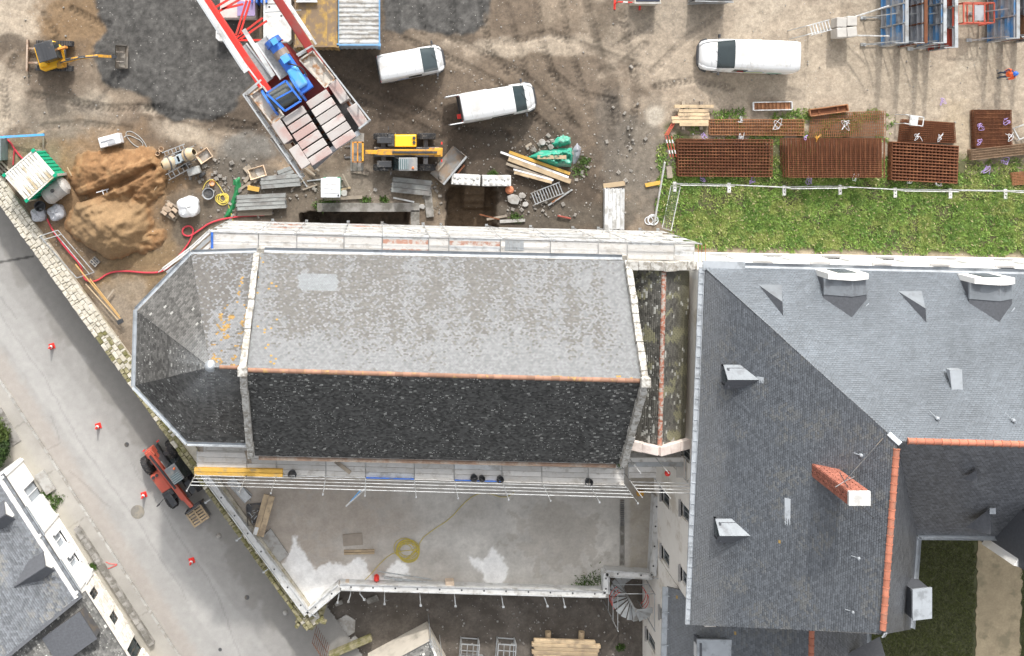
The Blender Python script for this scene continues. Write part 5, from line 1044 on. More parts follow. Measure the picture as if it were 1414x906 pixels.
# ------------------------------------------------------------------ vehicles
def loft(secs, ring):
    """secs: list of (x, params); ring(params)-> list of (y,z); returns vertex rows"""
    return [[Vector((x, y, z)) for (y, z) in ring(p)] for x, p in secs]
SEAM = M('panel_seam', (.40, .41, .42), .6)
def van(name, label, rear, front, L, W, Hh, style, marks=None, doors=False):
    a, b = rear, front; hm = Hh * .9
    A, B = g(*a, hm), g(*b, hm); o = thing(name, label, 'van', (A.x, A.y, 0), ang(a, b), 'white vans parked on the site')
    w = W / 2; hood, belt = (1.12, 1.05) if Hh > 1.85 else (1.08, 1.02); zb = .25
    xr = L * (.66 if style == 'small' else .70); xc = xr + (.95 if style == 'small' else .80); 
    def ring(p):
        wb, wt, zt, bl, rd = p
        h_ = [(0, zb), (wb * .9, zb), (wb, zb + .18), (wb * 1.005, bl * .6 + zb * .4), (wb, bl), (wt + (wb - wt) * .3, bl + (zt - bl) * .68), (wt, zt - rd), (wt - rd * .75, zt - rd * .22), (wt * .5, zt + .015), (0, zt + .025)]
        return h_ + [(-y, z) for y, z in h_[-2:0:-1]]
    S = [(0.0, (w * .93, w * .80, Hh - .12, belt, .12)), (.06, (w * .97, w * .86, Hh - .03, belt, .14)), (.35, (w, w * .89, Hh, belt, .14)), (L * .38, (w, w * .90, Hh + .01, belt, .14)), (xr - .95, (w, w * .89, Hh, belt, .14)), (xr - .12, (w, w * .875, Hh - .01, belt, .14)), (xr, (w * .995, w * .86, Hh - .05, belt, .14)),
         (xc, (w * .97, w * .80, hood + .06, belt * .97, .10)), (xc + .12, (w * .96, w * .80, hood + .01, belt * .95, .10)), (L - .38, (w * .92, w * .74, hood - .12, belt * .84, .12)), (L - .12, (w * .84, w * .64, hood - .30, belt * .70, .14)), (L, (w * .70, w * .5, hood - .50, belt * .55, .12))]
    rows = loft(S, ring); n = len(rows[0]); body = MB(); glass = MB(); side = MB()
    vs = [v for r in rows for v in r]
    gf, sfL, sfR, bf = [], [], [], []
    for k in range(len(rows) - 1):
        for i in range(n):
            f = (k * n + i, k * n + (i + 1) % n, (k + 1) * n + (i + 1) % n, (k + 1) * n + i)
            if k == 6 and 6 <= i <= 11: gf.append(f)
            elif k == 4 and i == 4: sfL.append(f)
            elif k == 4 and i == n - 5: sfR.append(f)
            elif style == 'long' and k == 3 and i in (4, n - 5) and Hh < 2.0: (sfL if i == 4 else sfR).append(f)
            else: bf.append(f)
    bf.append(tuple(range(n))[::-1]); bf.append(tuple(range((len(rows) - 1) * n, len(rows) * n)))
    def sub(fs, nm, mat, sm=True, shr=0):
        idx = sorted({i for f in fs for i in f}); mp = {j: q for q, j in enumerate(idx)}
        return MB().add([vs[j] for j in idx], [tuple(mp[j] for j in f) for f in fs]).obj(nm, mat, o, local=True, smooth=sm)
    bo = sub(bf, 'body', WHITE); sub(gf, 'windscreen', GLASS)
    if sfL: sub(sfL, 'side_window', GLASS)
    if sfR: sub(sfR, 'side_window', GLASS)
    for x in (L * .17, L * .80):
        for s in (-1, 1):
            wh_ = MB().tube((x, s * (w - .20), .32), (x, s * (w + .015), .32), .32, 18).obj('wheel', BLACK, o, local=True, smooth=True); MB().tube((x, s * (w + .016), .32), (x, s * (w + .022), .32), .19, 12).obj('rim', ALU, wh_, local=True)
    MB().add([v + Vector((.03, 0, 0)) for v in rows[-1][1:4]] + [v + Vector((.03, 0, 0)) for v in rows[-1][-3:]], [(0, 1, 2, 3, 4, 5)]).obj('grille', DARK, o, local=True)
    MB().path([(L - .5, -w * .95, .42), (L - .18, -w * .84, .42), (L + .02, -w * .5, .42), (L + .03, 0, .42), (L + .02, w * .5, .42), (L - .18, w * .84, .42), (L - .5, w * .95, .42)], .12, 6).obj('front_bumper', DARK, o, local=True, smooth=True)
    MB().box((-.02, 0, .42), (.12, W * .95, .2)).obj('rear_bumper', DARK, o, local=True, bevel=.03)
    for s in (-1, 1):
        MB().box((xc - .10, s * (w + .14), 1.12), (.12, .24, .2)).obj('mirror', DARK, o, local=True, bevel=.03)
        MB().box((L - .28, s * w * .72, hood - .36), (.34, .24, .14), ry=.45, rz=-s * .35).obj('headlight', ALUL, o, local=True, bevel=.03)
        MB().box((.02, s * w * .86, 1.0), (.06, .12, .5)).obj('tail_light', REDP, o, local=True)
    MB().tube((xc + .1, -.25, hood + .07), (xc - .25, .3, hood + .30), .012, 4).tube((xc + .1, .35, hood + .07), (xc - .25, .85 * w, hood + .3), .012, 4).obj('wiper', DARK, o, local=True)
    for i in range(4): MB().box((L * (.12 + .14 * i), 0, Hh + .02), (.018, W * .66, .016)).obj('roof_seam', SEAM, o, local=True)
    for s in (-1, 1): MB().box((xr * .5, s * w * .80, Hh - .035), (xr * .92, .02, .05)).obj('roof_gutter', SEAM, o, local=True)
    MB().box((xc + .3, 0, hood - .02), (.02, W * .7, .03), ry=.1).obj('bonnet_seam', SEAM, o, local=True)
    for k, (x0, x1, z0, z1, mt) in enumerate(marks or []):
        for s in ((-1,) if True else (1,)):
            MB().box(((x0 + x1) / 2, s * (w + .004), (z0 + z1) / 2), (x1 - x0, .008, z1 - z0)).obj('side_lettering', mt, o, local=True)
    if doors:
        for s in (-1, 1):
            d = MB().box((-.42, s * (w - .08), 1.05), (.85, .07, 1.45)).obj('rear_door', WHITE, o, local=True, bevel=.02); MB().box((-.45, s * (w - .04 + .04 * s * 0), 1.45), (.5, .075, .45)).obj('door_window', GLASS, d, local=True)
        MB().box((.004, 0, 1.1), (.03, W * .8, 1.5)).obj('load_bay', DARK, o, local=True); MB().box((-.12, -.45, .6), (.25, .3, .25)).obj('tool_case', REDP, o, local=True)
    return o
LBL = M('blue_lettering', (.10, .25, .62), .5, var=.05); GRN = M('green_lettering', (.03, .35, .18), .5); LIM = M('lime_lettering', (.55, .60, .06), .5); 
v1 = van('parked_van', 'small white van with blue lettering parked next to the white container', (523, 95), (612, 78), 4.1, 1.78, 1.82, 'small', [(1.0, 1.75, .95, 1.12, LBL)])
MB().box((3.55, .3, 1.075), (.35, .5, .01), ry=.12).obj('bonnet_logo', LBL, v1, local=True)
v2 = van('parked_van', 'white panel van with both rear doors swung open', (637, 150), (743, 131), 4.75, 1.9, 1.92, 'long', None, True)
v3 = van('parked_van', 'large white van with green and yellow lettering near rebar stacks', (1105, 78), (968, 73), 5.8, 2.05, 2.1, 'big', None)
for (x0, x1, z0, z1, mt) in ((2.0, 3.2, 1.0, 1.3, LIM), (3.2, 3.6, 1.08, 1.26, REDP), (.8, 1.7, .95, 1.15, GRN), (2.0, 3.3, 1.38, 1.44, LBL)): MB().box(((x0 + x1) / 2, 2.05 / 2 + .006, (z0 + z1) / 2), (x1 - x0, .012, z1 - z0)).obj('side_lettering', mt, v3, local=True)
def letters(txt, size, loc, rz, mat, parent, rx=math.pi / 2):
    c = bpy.data.curves.new('lettering', 'FONT'); c.body = txt; c.size = size; c.extrude = .003; c.align_x = 'CENTER'
    o = bpy.data.objects.new('lettering', c); COL.objects.link(o); o.location = loc; o.rotation_euler = (rx, 0, rz); c.materials.append(mat); o.parent = parent; return o

def wheel(o, x, y, r, wd, name='wheel', rimm=None):
    prof = [(r * .55, -wd / 2), (r * .9, -wd / 2), (r, -wd * .36), (r, wd * .36), (r * .9, wd / 2), (r * .55, wd / 2)]
    t = MB().lathe(prof, 20, (x, y, r), Matrix.Rotation(math.pi / 2, 4, 'X')).obj(name, BLACK, o, local=True, smooth=True)
    m = MB()
    for k in range(20):
        for s in (-1, 1):
            a = 2 * math.pi * (k + (.25 * s)) / 20; c, s_ = math.cos(a), math.sin(a)
            m.box((x + c * r, y + s * wd * .23, r + s_ * r), (.05, wd * .42, .05), ry=-a, )
    m.obj('tyre_lugs', BLACK, t, local=True); MB().lathe([(r * .57, -wd * .4), (r * .3, -wd * .3), (r * .3, wd * .3), (r * .57, wd * .4)], 14, (x, y, r), Matrix.Rotation(math.pi / 2, 4, 'X')).obj('rim', rimm or ALU, t, local=True, smooth=True)
def telehandler(label, a, b, paint, bonnet, s=1.0, zg=0.0, reach=1.0):
    """a: rear pixel, b: front (carriage) pixel; local x forward, cab on the left"""
    A, B = g(*a, zg + 1.0), g(*b, zg + 1.0); o = thing('telehandler', label, 'telehandler', (A.x, A.y, zg), ang(a, b), 'telescopic handlers')
    r = .62
    for x in (1.0, 3.65):
        for y in (-.98, .98): wheel(o, x, y, r, .42)
    MB().box((2.2, 0, .62), (4.1, .62, .42)).box((1.0, 0, .62), (.3, 1.6, .25)).box((3.65, 0, .62), (.3, 1.6, .25)).obj('chassis', STEEL, o, local=True, bevel=.03)
    MB().add([(1.55, -1.12, .75), (3.0, -1.12, .75), (3.0, -.32, .75), (1.55, -.32, .75), (1.62, -1.08, 1.28), (2.95, -1.06, 1.18), (2.95, -.32, 1.28), (1.62, -.32, 1.38)], [(0, 3, 2, 1), (4, 5, 6, 7), (0, 1, 5, 4), (1, 2, 6, 5), (2, 3, 7, 6), (3, 0, 4, 7)]).obj('engine_cover', bonnet, o, local=True, bevel=.06)
    MB().box((3.18, -.72, .95), (.42, .75, .6)).obj('engine_grille', DARK, o, local=True, bevel=.04)
    for k in range(2): MB().tube((1.75, -.6 - .28 * k, 1.2), (1.75, -.6 - .28 * k, 1.42), .1, 10).obj('filter_cap', DARK, o, local=True)
    # cab
    MB().add([(1.55, .30, .6), (3.1, .30, .6), (3.1, 1.15, .6), (1.55, 1.15, .6), (1.7, .38, 2.25), (2.75, .38, 2.25), (2.75, 1.08, 2.25), (1.7, 1.08, 2.25)], [(0, 3, 2, 1), (0, 1, 5, 4), (1, 2, 6, 5), (2, 3, 7, 6), (3, 0, 4, 7)]).obj('cab', GLASS, o, local=True)
    rf = MB().box((2.15, .73, 2.27), (1.15, .82, .08)).obj('cab_roof', M('grey_cab_roof', (.22, .23, .24), .5, dirt=(.3, .29, .27), damt=.3), o, local=True, bevel=.04)
    MB().box((2.42, .73, 2.32), (.62, .62, .02)).obj('roof_window', M('roof_glass', (.16, .22, .23), .15, bump=0), rf, local=True)
    for k in range(5): MB().box((2.16 + .13 * k, .73, 2.345), (.035, .66, .03)).obj('guard_bar', ALU, rf, local=True)
    MB().lathe([(.07, 0), (.075, .1), (.04, .14), (0, .15)], 10, (1.85, .95, 2.31)).obj('beacon', M('amber', (.8, .16, .03), .35), rf, local=True, smooth=True)
    for p in ((1.6, .33), (3.05, .33), (1.6, 1.12), (3.05, 1.12)): MB().tube((p[0], p[1], .6), (p[0] + (.1 if p[0] < 2 else -.32), p[1] + (.05 if p[1] < .5 else -.04), 2.25), .045, 5).obj('cab_pillar', DARK, o, local=True)
    # boom
    MB().box((.25, 0, 1.5), (.5, .55, .8)).obj('boom_pivot', paint, o, local=True, bevel=.04)
    z0, z1, xe = 1.85, 1.25, 4.0
    MB().beam((.1, 0, z0), (xe, 0, z1), .36, .34).obj('boom', paint, o, local=True, bevel=.02); MB().beam((.35, .0, z0 + .17), (3.1, 0, z1 + .34), .13, .08).obj('boom_hose', DARK, o, local=True)
    MB().beam((xe - .1, 0, z1), (4.75, 0, .95), .26, .26).obj('boom_extension', paint, o, local=True, bevel=.02)
    for y in (-.24, .24): MB().beam((.2, y, 1.55), (.8, y, 1.45), .06, .3).obj('pivot_plate', paint, o, local=True)
    MB().tube((1.2, 0, 1.1), (3.0, 0, 1.3), .08, 8).obj('lift_ram', ALU, o, local=True)
    for y in (-.75, .75): 
        MB().box((3.6, y, 1.28), (.9, .4, .05)).obj('front_fender', DARK, o, local=True, bevel=.02)
    # fork carriage
    for z in (.35, .95): MB().box((4.95, 0, z), (.1, 1.3, .1)).obj('carriage_bar', paint if paint is YEL else STEEL, o, local=True)
    for y in (-.6, .6): MB().box((4.95, y, .65), (.1, .08, .7)).obj('carriage_post', paint if paint is YEL else STEEL, o, local=True)
    for y in (-.35, .35): MB().box((5.55, y, .08), (1.15, .12, .05)).box((4.99, y, .5), (.05, .12, .85)).obj('fork', STEEL, o, local=True)
    MB().tube((3.3, -1.2, 1.2), (3.35, -1.45, 1.55), .02, 5).box((3.35, -1.5, 1.6), (.05, .2, .3)).obj('mirror', DARK, o, local=True)
    MB().box((3.2, 1.3, 1.8), (.05, .2, .3)).obj('mirror', DARK, o, local=True)
    for y in (-.5, .5): MB().box((.0, y * 1.1, .95), (.08, .16, .14)).obj('tail_light', REDP, o, local=True)
    return o
t1 = telehandler('yellow telehandler with amber beacon parked beside the deep trench', (610, 210), (500, 210), YEL, YELL)
t2 = telehandler('orange red telehandler standing on the road beneath the apse', (208, 616), (268, 704), ORA, ORA, zg=RZ)
# frame attachment of yellow one
fa_ = thing('fork_carriage', 'orange rectangular fork frame held in front of yellow telehandler', 'fork frame', g(494, 210, .4), 0.0)
for y in (-.62, .62): MB().box((0, y, .3), (.62, .08, .1)).obj('rail', M('orange_yellow', (.70, .28, .03), .5, dirt=(.3, .14, .06), damt=.35), fa_, local=True)
for x in (-.3, 0, .3): MB().box((x, 0, .3), (.08, 1.3, .1)).obj('rail', MATS['orange_yellow'], fa_, local=True)
tag(MB().prism([g2(484, 184, 0), g2(503, 184, 0), g2(502, 236, 0), g2(484, 236, 0)], .0, .16).obj('concrete_plate', CONCD, bevel=.02), 'narrow grey slab lying under the orange fork frame', 'slab')
# loose loader bucket
lb_ = thing('loader_bucket', 'loose grey steel loader bucket tilted beside yellow telehandler', 'bucket', g(620, 229, 0), ang((600, 247), (634, 206)))
m = MB(); L_ = 1.15
prof = [(-.5, .75), (-.55, .35), (-.4, .05), (.1, .0), (.62, .02)]
m.add([(-L_, y, z) for y, z in prof] + [(L_, y, z) for y, z in prof] + [(-L_, y * .95 + .02, z + .03) for y, z in prof] + [(L_, y * .95 + .02, z + .03) for y, z in prof], [(i, i + 1, 6 + i, 5 + i) for i in range(4)] + [(15 + i, 16 + i, 11 + i, 10 + i) for i in range(4)])
m.obj('bucket_shell', M('worn_steel', (.27, .26, .245), .6, .4, dirt=(.3, .23, .17), damt=.45), lb_, local=True)
for s in (-1, 1): MB().add([(s * L_, y, z) for y, z in prof] + [(s * (L_ - .03), y, z) for y, z in prof], [(0, 1, 2, 3, 4), (9, 8, 7, 6, 5), (0, 5, 6, 1), (3, 8, 9, 4), (4, 9, 5, 0)]).obj('end_plate', MATS['worn_steel'], lb_, local=True)
MB().beam((-L_, -.42, .72), (L_, -.42, .72), .12, .1).obj('top_beam', ALU, lb_, local=True); MB().box((.2, -.68, .5), (.9, .1, .35)).obj('hitch_frame', RUST, lb_, local=True)

# mini excavator
ex = thing('mini_excavator', 'yellow mini excavator with dark cab roof, bucket resting on gravel', 'excavator', g(78, 78, 0), rad(-1))
for s in (-1, 1):
    t = MB(); pr = [(-1.05, .32), (-1.15, .5), (-1.0, .58), (1.0, .58), (1.15, .5), (1.22, .3), (1.05, .08), (-.95, .08)]; y0, y1 = s * .62, s * .95
    t.add([(x, y0, z) for x, z in pr] + [(x, y1, z) for x, z in pr], [tuple(range(8))[::-1 if s > 0 else 1], tuple(range(8, 16))[::1 if s > 0 else -1]] + [(i, (i + 1) % 8, 8 + (i + 1) % 8, 8 + i)[::-1 if s < 0 else 1] for i in range(8)])
    tr = t.obj('track', BLACK, ex, local=True)
    m = MB()
    for i in range(14): m.box((-1.0 + i * .155, s * .785, .6), (.06, .33, .05))
    m.obj('track_pads', DARK, tr, local=True)
MB().box((0, 0, .45), (1.5, 1.1, .25)).obj('undercarriage', STEEL, ex, local=True)
bl = MB().box((-1.72, 0, .32), (.1, 2.0, .45), ry=.15).obj('dozer_blade', M('worn_blade', (.42, .33, .26), .7, .2, dirt=(.3, .2, .14), damt=.4), ex, local=True)
for y in (-.45, .45): MB().beam((-1.7, y, .3), (-.8, y, .4), .12, .14).obj('blade_arm', MATS['worn_blade'], ex, local=True)
R20 = rad(18); m = MB(); pr = [(-1.0, -.72), (-.75, -.92), (.2, -.9), (.75, -.55), (.85, .35), (.4, .92), (-.6, .92), (-.98, .6)]
rr = [(x * math.cos(R20) - y * math.sin(R20), x * math.sin(R20) + y * math.cos(R20)) for x, y in pr]
MB().prism([(x * .92, y * .92) for x, y in rr], .62, 1.05).obj('house', YELL, ex, local=True, bevel=.08)
MB().box((-.52, -.12, 1.2), (.55, 1.35, .32), rz=R20).obj('rear_counterweight', YELL, ex, local=True, bevel=.1)
MB().box((.12, .12, 1.65), (1.05, 1.05, 1.2), rz=R20, taper=.92).obj('cab', GLASS, ex, local=True); cr_ = MB().box((.12, .12, 2.3), (1.15, 1.18, .08), rz=R20).obj('cab_roof', DARK, ex, local=True, bevel=.05)
for k in range(3): MB().box((.12 - .2 + .2 * k, .12, 2.35), (.03, .95, .02), rz=R20).obj('roof_rib', DARK, cr_, local=True)
MB().box((.78, .42, 1.25), (.55, .12, .5), rz=R20).obj('side_panel', M('orange_panel', (.75, .33, .08), .5), ex, local=True)
MB().beam((.55, -.48, 1.0), (1.9, -.28, 2.1), .2, .26).obj('boom', YEL, ex, local=True, bevel=.02); MB().beam((.5, -.66, .95), (.95, -.58, 1.25), .35, .3).obj('boom_swing_bracket', YEL, ex, local=True)
MB().beam((1.85, -.28, 2.12), (3.1, -.05, 1.65), .17, .2).obj('boom_tip', YEL, ex, local=True, bevel=.02); MB().beam((3.05, -.05, 1.7), (3.75, -.02, .75), .16, .2).obj('dipper_arm', YEL, ex, local=True); MB().tube((1.2, -.32, 1.85), (2.5, -.14, 2.2), .06, 8).obj('boom_ram', DARK, ex, local=True); MB().path([(.7, -.5, 1.3), (1.3, -.42, 2.0), (2.2, -.25, 2.3), (3.2, -.1, 1.85)], .045, 5).obj('hydraulic_hose', DARK, ex, local=True)
MB().beam((3.65, -.02, .9), (4.0, -.02, .65), .2, .14).obj('bucket_link', DARK, ex, local=True)
m = MB(); pr = [(3.95, .75), (3.85, .35), (4.0, .1), (4.35, .05), (4.62, .3)]; y0, y1 = -.72, .72
m.add([(x, y0, z) for x, z in pr] + [(x, y1, z) for x, z in pr] + [(x + .04, y0 + .04, z + .04) for x, z in pr] + [(x + .04, y1 - .04, z + .04) for x, z in pr], [(i, i + 1, 6 + i, 5 + i) for i in range(4)] + [(15 + i, 16 + i, 11 + i, 10 + i) for i in range(4)] + [(0, 1, 2, 3, 4), (9, 8, 7, 6, 5)])
bk_ = m.obj('bucket', M('bucket_steel', (.36, .33, .29), .6, .3, dirt=(.28, .24, .2), damt=.4), ex, local=True)
for y in (-.3, .3): MB().box((4.2, y, .5), (.5, .04, .3)).obj('bucket_rib', MATS['bucket_steel'], bk_, local=True)

# ------------------------------------------------------------------ tower crane rear jib, high over the site
CH = 36.0
cj = thing('tower_crane_jib', 'red and grey tower crane counter jib with concrete ballast blocks and blue winch', 'crane', g(440, 150, CH), 0)
k_ = ppm(CH)
ax0, ax1 = (300, -30), (455, 205)           # jib axis in the picture
u_ = Vector((ax1[0] - ax0[0], -(ax1[1] - ax0[1]), 0)).normalized(); n2_ = Vector((-u_.y, u_.x, 0))   # u_ to ballast end, n2_ to upper right
def J(px, py, h=CH): return g(px, py, h)
LM = lambda z: Vector((0, 0, z))
for (a, b) in (((275, -12), (372, 130)), ((368, -25), (446, 95))):
    MB().beam(J(*a), J(*b), .25 if a[0] < 300 else .22, .3).obj('chord_beam', RED if a[0] < 300 else DRED, cj, bevel=.02)
MB().beam(J(271, -18) + LM(.55), J(345, 95) + LM(.55), .05, .05).beam(J(376, -25) + LM(.55), J(432, 58) + LM(.55), .05, .05).obj('walkway_rail', ALUL, cj)
MB().beam(J(266, -18) + LM(.9), J(342, 100) + LM(.9), .04, .04).obj('walkway_rail', ALU, cj); MB().beam(J(266, -18) + LM(.2), J(342, 100) + LM(.2), .14, .04).obj('walkway_rail', ALUL, cj); MB().beam(J(380, -25) + LM(.9), J(440, 66) + LM(.9), .05, .05).obj('walkway_rail', ALUL, cj)
for (a, b) in (((296, 10), (345, -20)), ((300, 16), (338, -6)), ((325, 48), (340, 0)), ((330, 48), (345, 0)), ((325, 52), (362, 24)), ((330, 54), (368, 28)), ((328, 55), (390, 55)), ((305, 12), (335, 5))): MB().beam(J(*a) - LM(.1), J(*b) - LM(.1), .05, .06).obj('lacing_bar', RED, cj)
MB().prism([(v.x, v.y) for v in (J(348, 62), J(395, 58), J(462, 128), J(398, 168), J(372, 132))], CH - .32, CH - .26).obj('machine_deck', DRED, cj)
GRT = M('grating', (.30, .30, .30), .6, .4, var=.3, scale=14)
for i, (a, b, w_) in enumerate((((334, 66), (370, 114), .34), ((362, 55), (396, 105), .34))):
    MB().beam(J(*a) + LM(.1), J(*b) + LM(.1), w_, .03).obj('grating', GRT, cj); d = (J(*b) - J(*a)).normalized(); s = d.cross(LM(1)) * (w_ / 2)
    MB().beam(J(*a) + LM(.13) + s, J(*b) + LM(.13) + s, .04, .05).beam(J(*a) + LM(.13) - s, J(*b) + LM(.13) - s, .04, .05).obj('grating_edge', ALUL, cj)
MB().beam(J(338, 42) + LM(.2), J(379, 106) + LM(.2), .11, .05).obj('channel_section', ALUL, cj)
# winch
wr = math.atan2(u_.y, u_.x)
dr_ = MB().tube(J(374, 142) + LM(.1), J(412, 122) + LM(.1), .30, 20).obj('rope_drum', M('steel_rope', (.13, .14, .13), .4, .6, var=.4, scale=40), cj, smooth=True)
for (x, y) in ((374, 142), (412, 122)): MB().tube(J(x, y) + LM(.1) - n2_ * .025, J(x, y) + LM(.1) + n2_ * .025, .40, 20).obj('drum_flange', BLU, cj)
MB().beam(J(371, 130) + LM(.46), J(397, 113) + LM(.46), .05, .05).beam(J(396, 154) + LM(.46), J(418, 140) + LM(.46), .05, .05).beam(J(384, 138) + LM(.48), J(406, 126) + LM(.48), .04, .04).beam(J(371, 130) + LM(.46), J(396, 154) + LM(.46), .05, .05).beam(J(397, 113) + LM(.46), J(418, 140) + LM(.46), .05, .05).obj('winch_frame', BLU, cj)
MB().box(J(412, 108) + LM(.2), (.58, .30, .4), rz=wr).obj('gearbox', BLUL, cj, bevel=.06); MB().box(J(420, 117) + LM(.15), (.4, .36, .3), rz=wr).obj('gearbox_flange', BLU, cj, bevel=.03)
MB().tube(J(379, 60) + LM(.2), J(404, 96) + LM(.2), .17, 14).obj('winch_motor', BLU, cj, smooth=True); MB().tube(J(376, 56) + LM(.2), J(381, 63) + LM(.2), .22, 16).obj('motor_cap', BLU, cj); MB().tube(J(387, 71) + LM(.2), J(393, 80) + LM(.2), .19, 14).obj('brake_disc', M('brown_grey', (.28, .22, .18), .6, .3), cj)
MB().box(J(397, 83) + LM(.46), (.2, .2, .16), rz=wr).obj('junction_box', BLUL, cj); MB().box(J(382, 60) + LM(.48), (.15, .15, .1), rz=wr).obj('junction_box', BLUL, cj)
MB().path(smooth([J(400, 90) + LM(.4), J(410, 92) + LM(.5), J(420, 96) + LM(.4), J(425, 106) + LM(.3)]), .02, 4).obj('power_cable', DARK, cj)
# ballast platform
MB().prism([(v.x, v.y) for v in (J(352, 130), J(428, 76), J(508, 168), J(432, 236))], CH - .75, CH - .62).obj('platform', GRT, cj)
WST = M('rust_streaked_white', (.58, .54, .48), .7, .1, var=.2, dirt=(.36, .19, .09), damt=.32, dscale=4)
for P in (((348, 132), (365, 120), (393, 160), (378, 171)), ((415, 84), (433, 72), (463, 110), (450, 122)), ((371, 191), (379, 186), (416, 238), (409, 242))):
    MB().prism([(v.x, v.y) for v in [J(*q) for q in P]], CH + .16 - .6 * (P[0][1] > 180), CH + .2 - .6 * (P[0][1] > 180)).obj('walkway_plate', WST, cj)
    for i in range(4): MB().beam(J(*P[i]) + LM(.24 - .6 * (P[0][1] > 180)), J(*P[(i + 1) % 4]) + LM(.24 - .6 * (P[0][1] > 180)), .035, .12).obj('walkway_edge', WST, cj)
BLK = M('ballast_concrete', (.44, .41, .39), .8, var=.08, dirt=(.40, .28, .255), damt=.35, dscale=1.1, rnd=.1)
dv = u_; def_ = 0
def block(cx, cy, l, w_, rz): return MB().box(J(cx, cy) + LM(-.35), (l / k_, w_ / k_, 1.3), rz=rz).obj('ballast_block', BLK, cj, bevel=.015)
rz_n = math.atan2(n2_.y, n2_.x)
for i in range(6):
    cx, cy = 440.5 + i * 7.0, 137.5 + i * 11.0
    block(cx + 0, cy, 33, 11.2 if i not in (2, 4) else 12, rz_n); block(cx - 32.5, cy + 22.5, 33, 11.2, rz_n)
    MB().tube(J(cx - 19, cy + 13.5) + LM(-.3), J(cx - 13.5, cy + 9.8) + LM(-.3), .035, 6).obj('tie_bar', RUST, cj)
for (x, y) in ((468, 127), (494, 160), (391, 182), (415, 216)): block(x, y, 32, 14.5, wr)
for (x, y) in ((481, 143), (403, 200)): MB().tube(J(x - 2, y - 3) + LM(-.3), J(x + 2, y + 3) + LM(-.3), .035, 6).obj('tie_bar', RUST, cj)
MB().beam(J(433, 222) + LM(-.3), J(496, 183) + LM(-.3), .12, .9).obj('end_frame', ZINCL, cj)
for (a, b) in (((340, 132), (418, 244)), ((433, 66), (511, 166))):
    for h in (.1, .55, -.4): MB().beam(J(*a) + LM(h), J(*b) + LM(h), .035, .035).obj('platform_rail', ALU, cj)
    for i in range(6): p = lerp(a, b, i / 5); MB().tube(J(*p) + LM(-.6), J(*p) + LM(.52), .025, 5).obj('rail_post', ALU, cj)
for (a, b) in (((340, 132), (364, 112)), ((433, 66), (412, 78)), ((511, 166), (496, 178))):
    for h in (.1, .5): MB().beam(J(*a) + LM(h), J(*b) + LM(h), .045, .045).obj('end_rail', ALU, cj)
MB().tube(J(434, 76) + LM(-.3), J(436, 78) + LM(-.1), .12, 12).obj('pulley', BLACK, cj); MB().lathe([(.12, 0), (.12, .1), (.06, .1), (.05, 0)], 12, J(432, 90) + LM(-.4)).obj('rope_eye', PLAST, cj)
# crane mast continues beyond the frame
ms = J(205, -170); 
for (a, b) in (((275, -12), (190, -138)), ((368, -25), (283, -152))): MB().beam(J(*a), J(*b), .34, .3).obj('chord_beam', RED, cj)
for i in range(5): MB().beam(J(275 - i * 17, -12 - i * 25), J(351 - i * 17, -50 - i * 25), .06, .08).obj('lacing_bar', RED, cj)

# ------------------------------------------------------------------ containers and large boxes
def container(name, label, corners, h, roofm, sidem, nr, trim=None, grp='site containers', along=0):
    """corners: roof corners in pixels (4, going round) at height h; ribs run across from side 0-1 to 3-2"""
    P = [g(*c, h) for c in corners]; c = sum(P, Vector()) / 4; o = thing(name, label, 'container', (c.x, c.y, 0), 0, grp)
    MB().prism([(p.x, p.y) for p in P], .12, h - .12).obj('body', sidem, o)
    Q = [c + (p - c) * .985 for p in P]; MB().prism([(p.x, p.y) for p in Q], h - .12, h - .05).obj('roof', roofm, o)
    for i in range(nr):
        t0, t1 = (i + .22) / nr, (i + .78) / nr
        q = [Q[0].lerp(Q[1], t0), Q[0].lerp(Q[1], t1), Q[3].lerp(Q[2], t1), Q[3].lerp(Q[2], t0)]; q2 = [Q[0].lerp(Q[1], t0 + .1 / nr), Q[0].lerp(Q[1], t1 - .1 / nr), Q[3].lerp(Q[2], t1 - .1 / nr), Q[3].lerp(Q[2], t0 + .1 / nr)]
        dz = Vector((0, 0, .06)); v = [x - dz for x in q] + [x - dz * .25 for x in q2]
        MB().add(v, [(4, 5, 6, 7), (0, 1, 5, 4), (1, 2, 6, 5), (2, 3, 7, 6), (3, 0, 4, 7)]).obj('roof_rib', roofm, o)
    for i in range(4):
        a, b = P[i], P[(i + 1) % 4]; MB().beam(a + Vector((0, 0, -.05)), b + Vector((0, 0, -.05)), .09, .12).obj('top_rail', trim or sidem, o)
        MB().beam(Vector((a.x, a.y, .1)), Vector((a.x, a.y, h - .02)), .14, .14, up=Vector((1, 0, 0))).obj('corner_post', trim or sidem, o); MB().box((a.x, a.y, h - .02), (.17, .17, .12), rz=ang(corners[0], corners[1])).obj('corner_casting', trim or sidem, o)
    n = 12
    for i in range(4):
        a, b = Vector((P[i].x, P[i].y, 0)), Vector((P[(i + 1) % 4].x, P[(i + 1) % 4].y, 0)); d = (b - a).normalized(); nn = int((b - a).length / .28); on = d.cross(Vector((0, 0, 1)))
        if (a + on - Vector((c.x, c.y, 0))).length < (a - on - Vector((c.x, c.y, 0))).length: on = -on
        m = MB()
        for k in range(nn): p = a + (b - a) * ((k + .5) / nn); m.beam(p + on * .02 + Vector((0, 0, .2)), p + on * .02 + Vector((0, 0, h - .2)), .14, .05, up=on)
        m.obj('corrugation', sidem, o)['kind'] = 'stuff'
    return o
YC = M('dusty_yellow', (.42, .26, .06), .8, var=.4, scale=1.5, fine=.2, fscale=6, dirt=(.20, .14, .09), damt=.6, dscale=1.1)
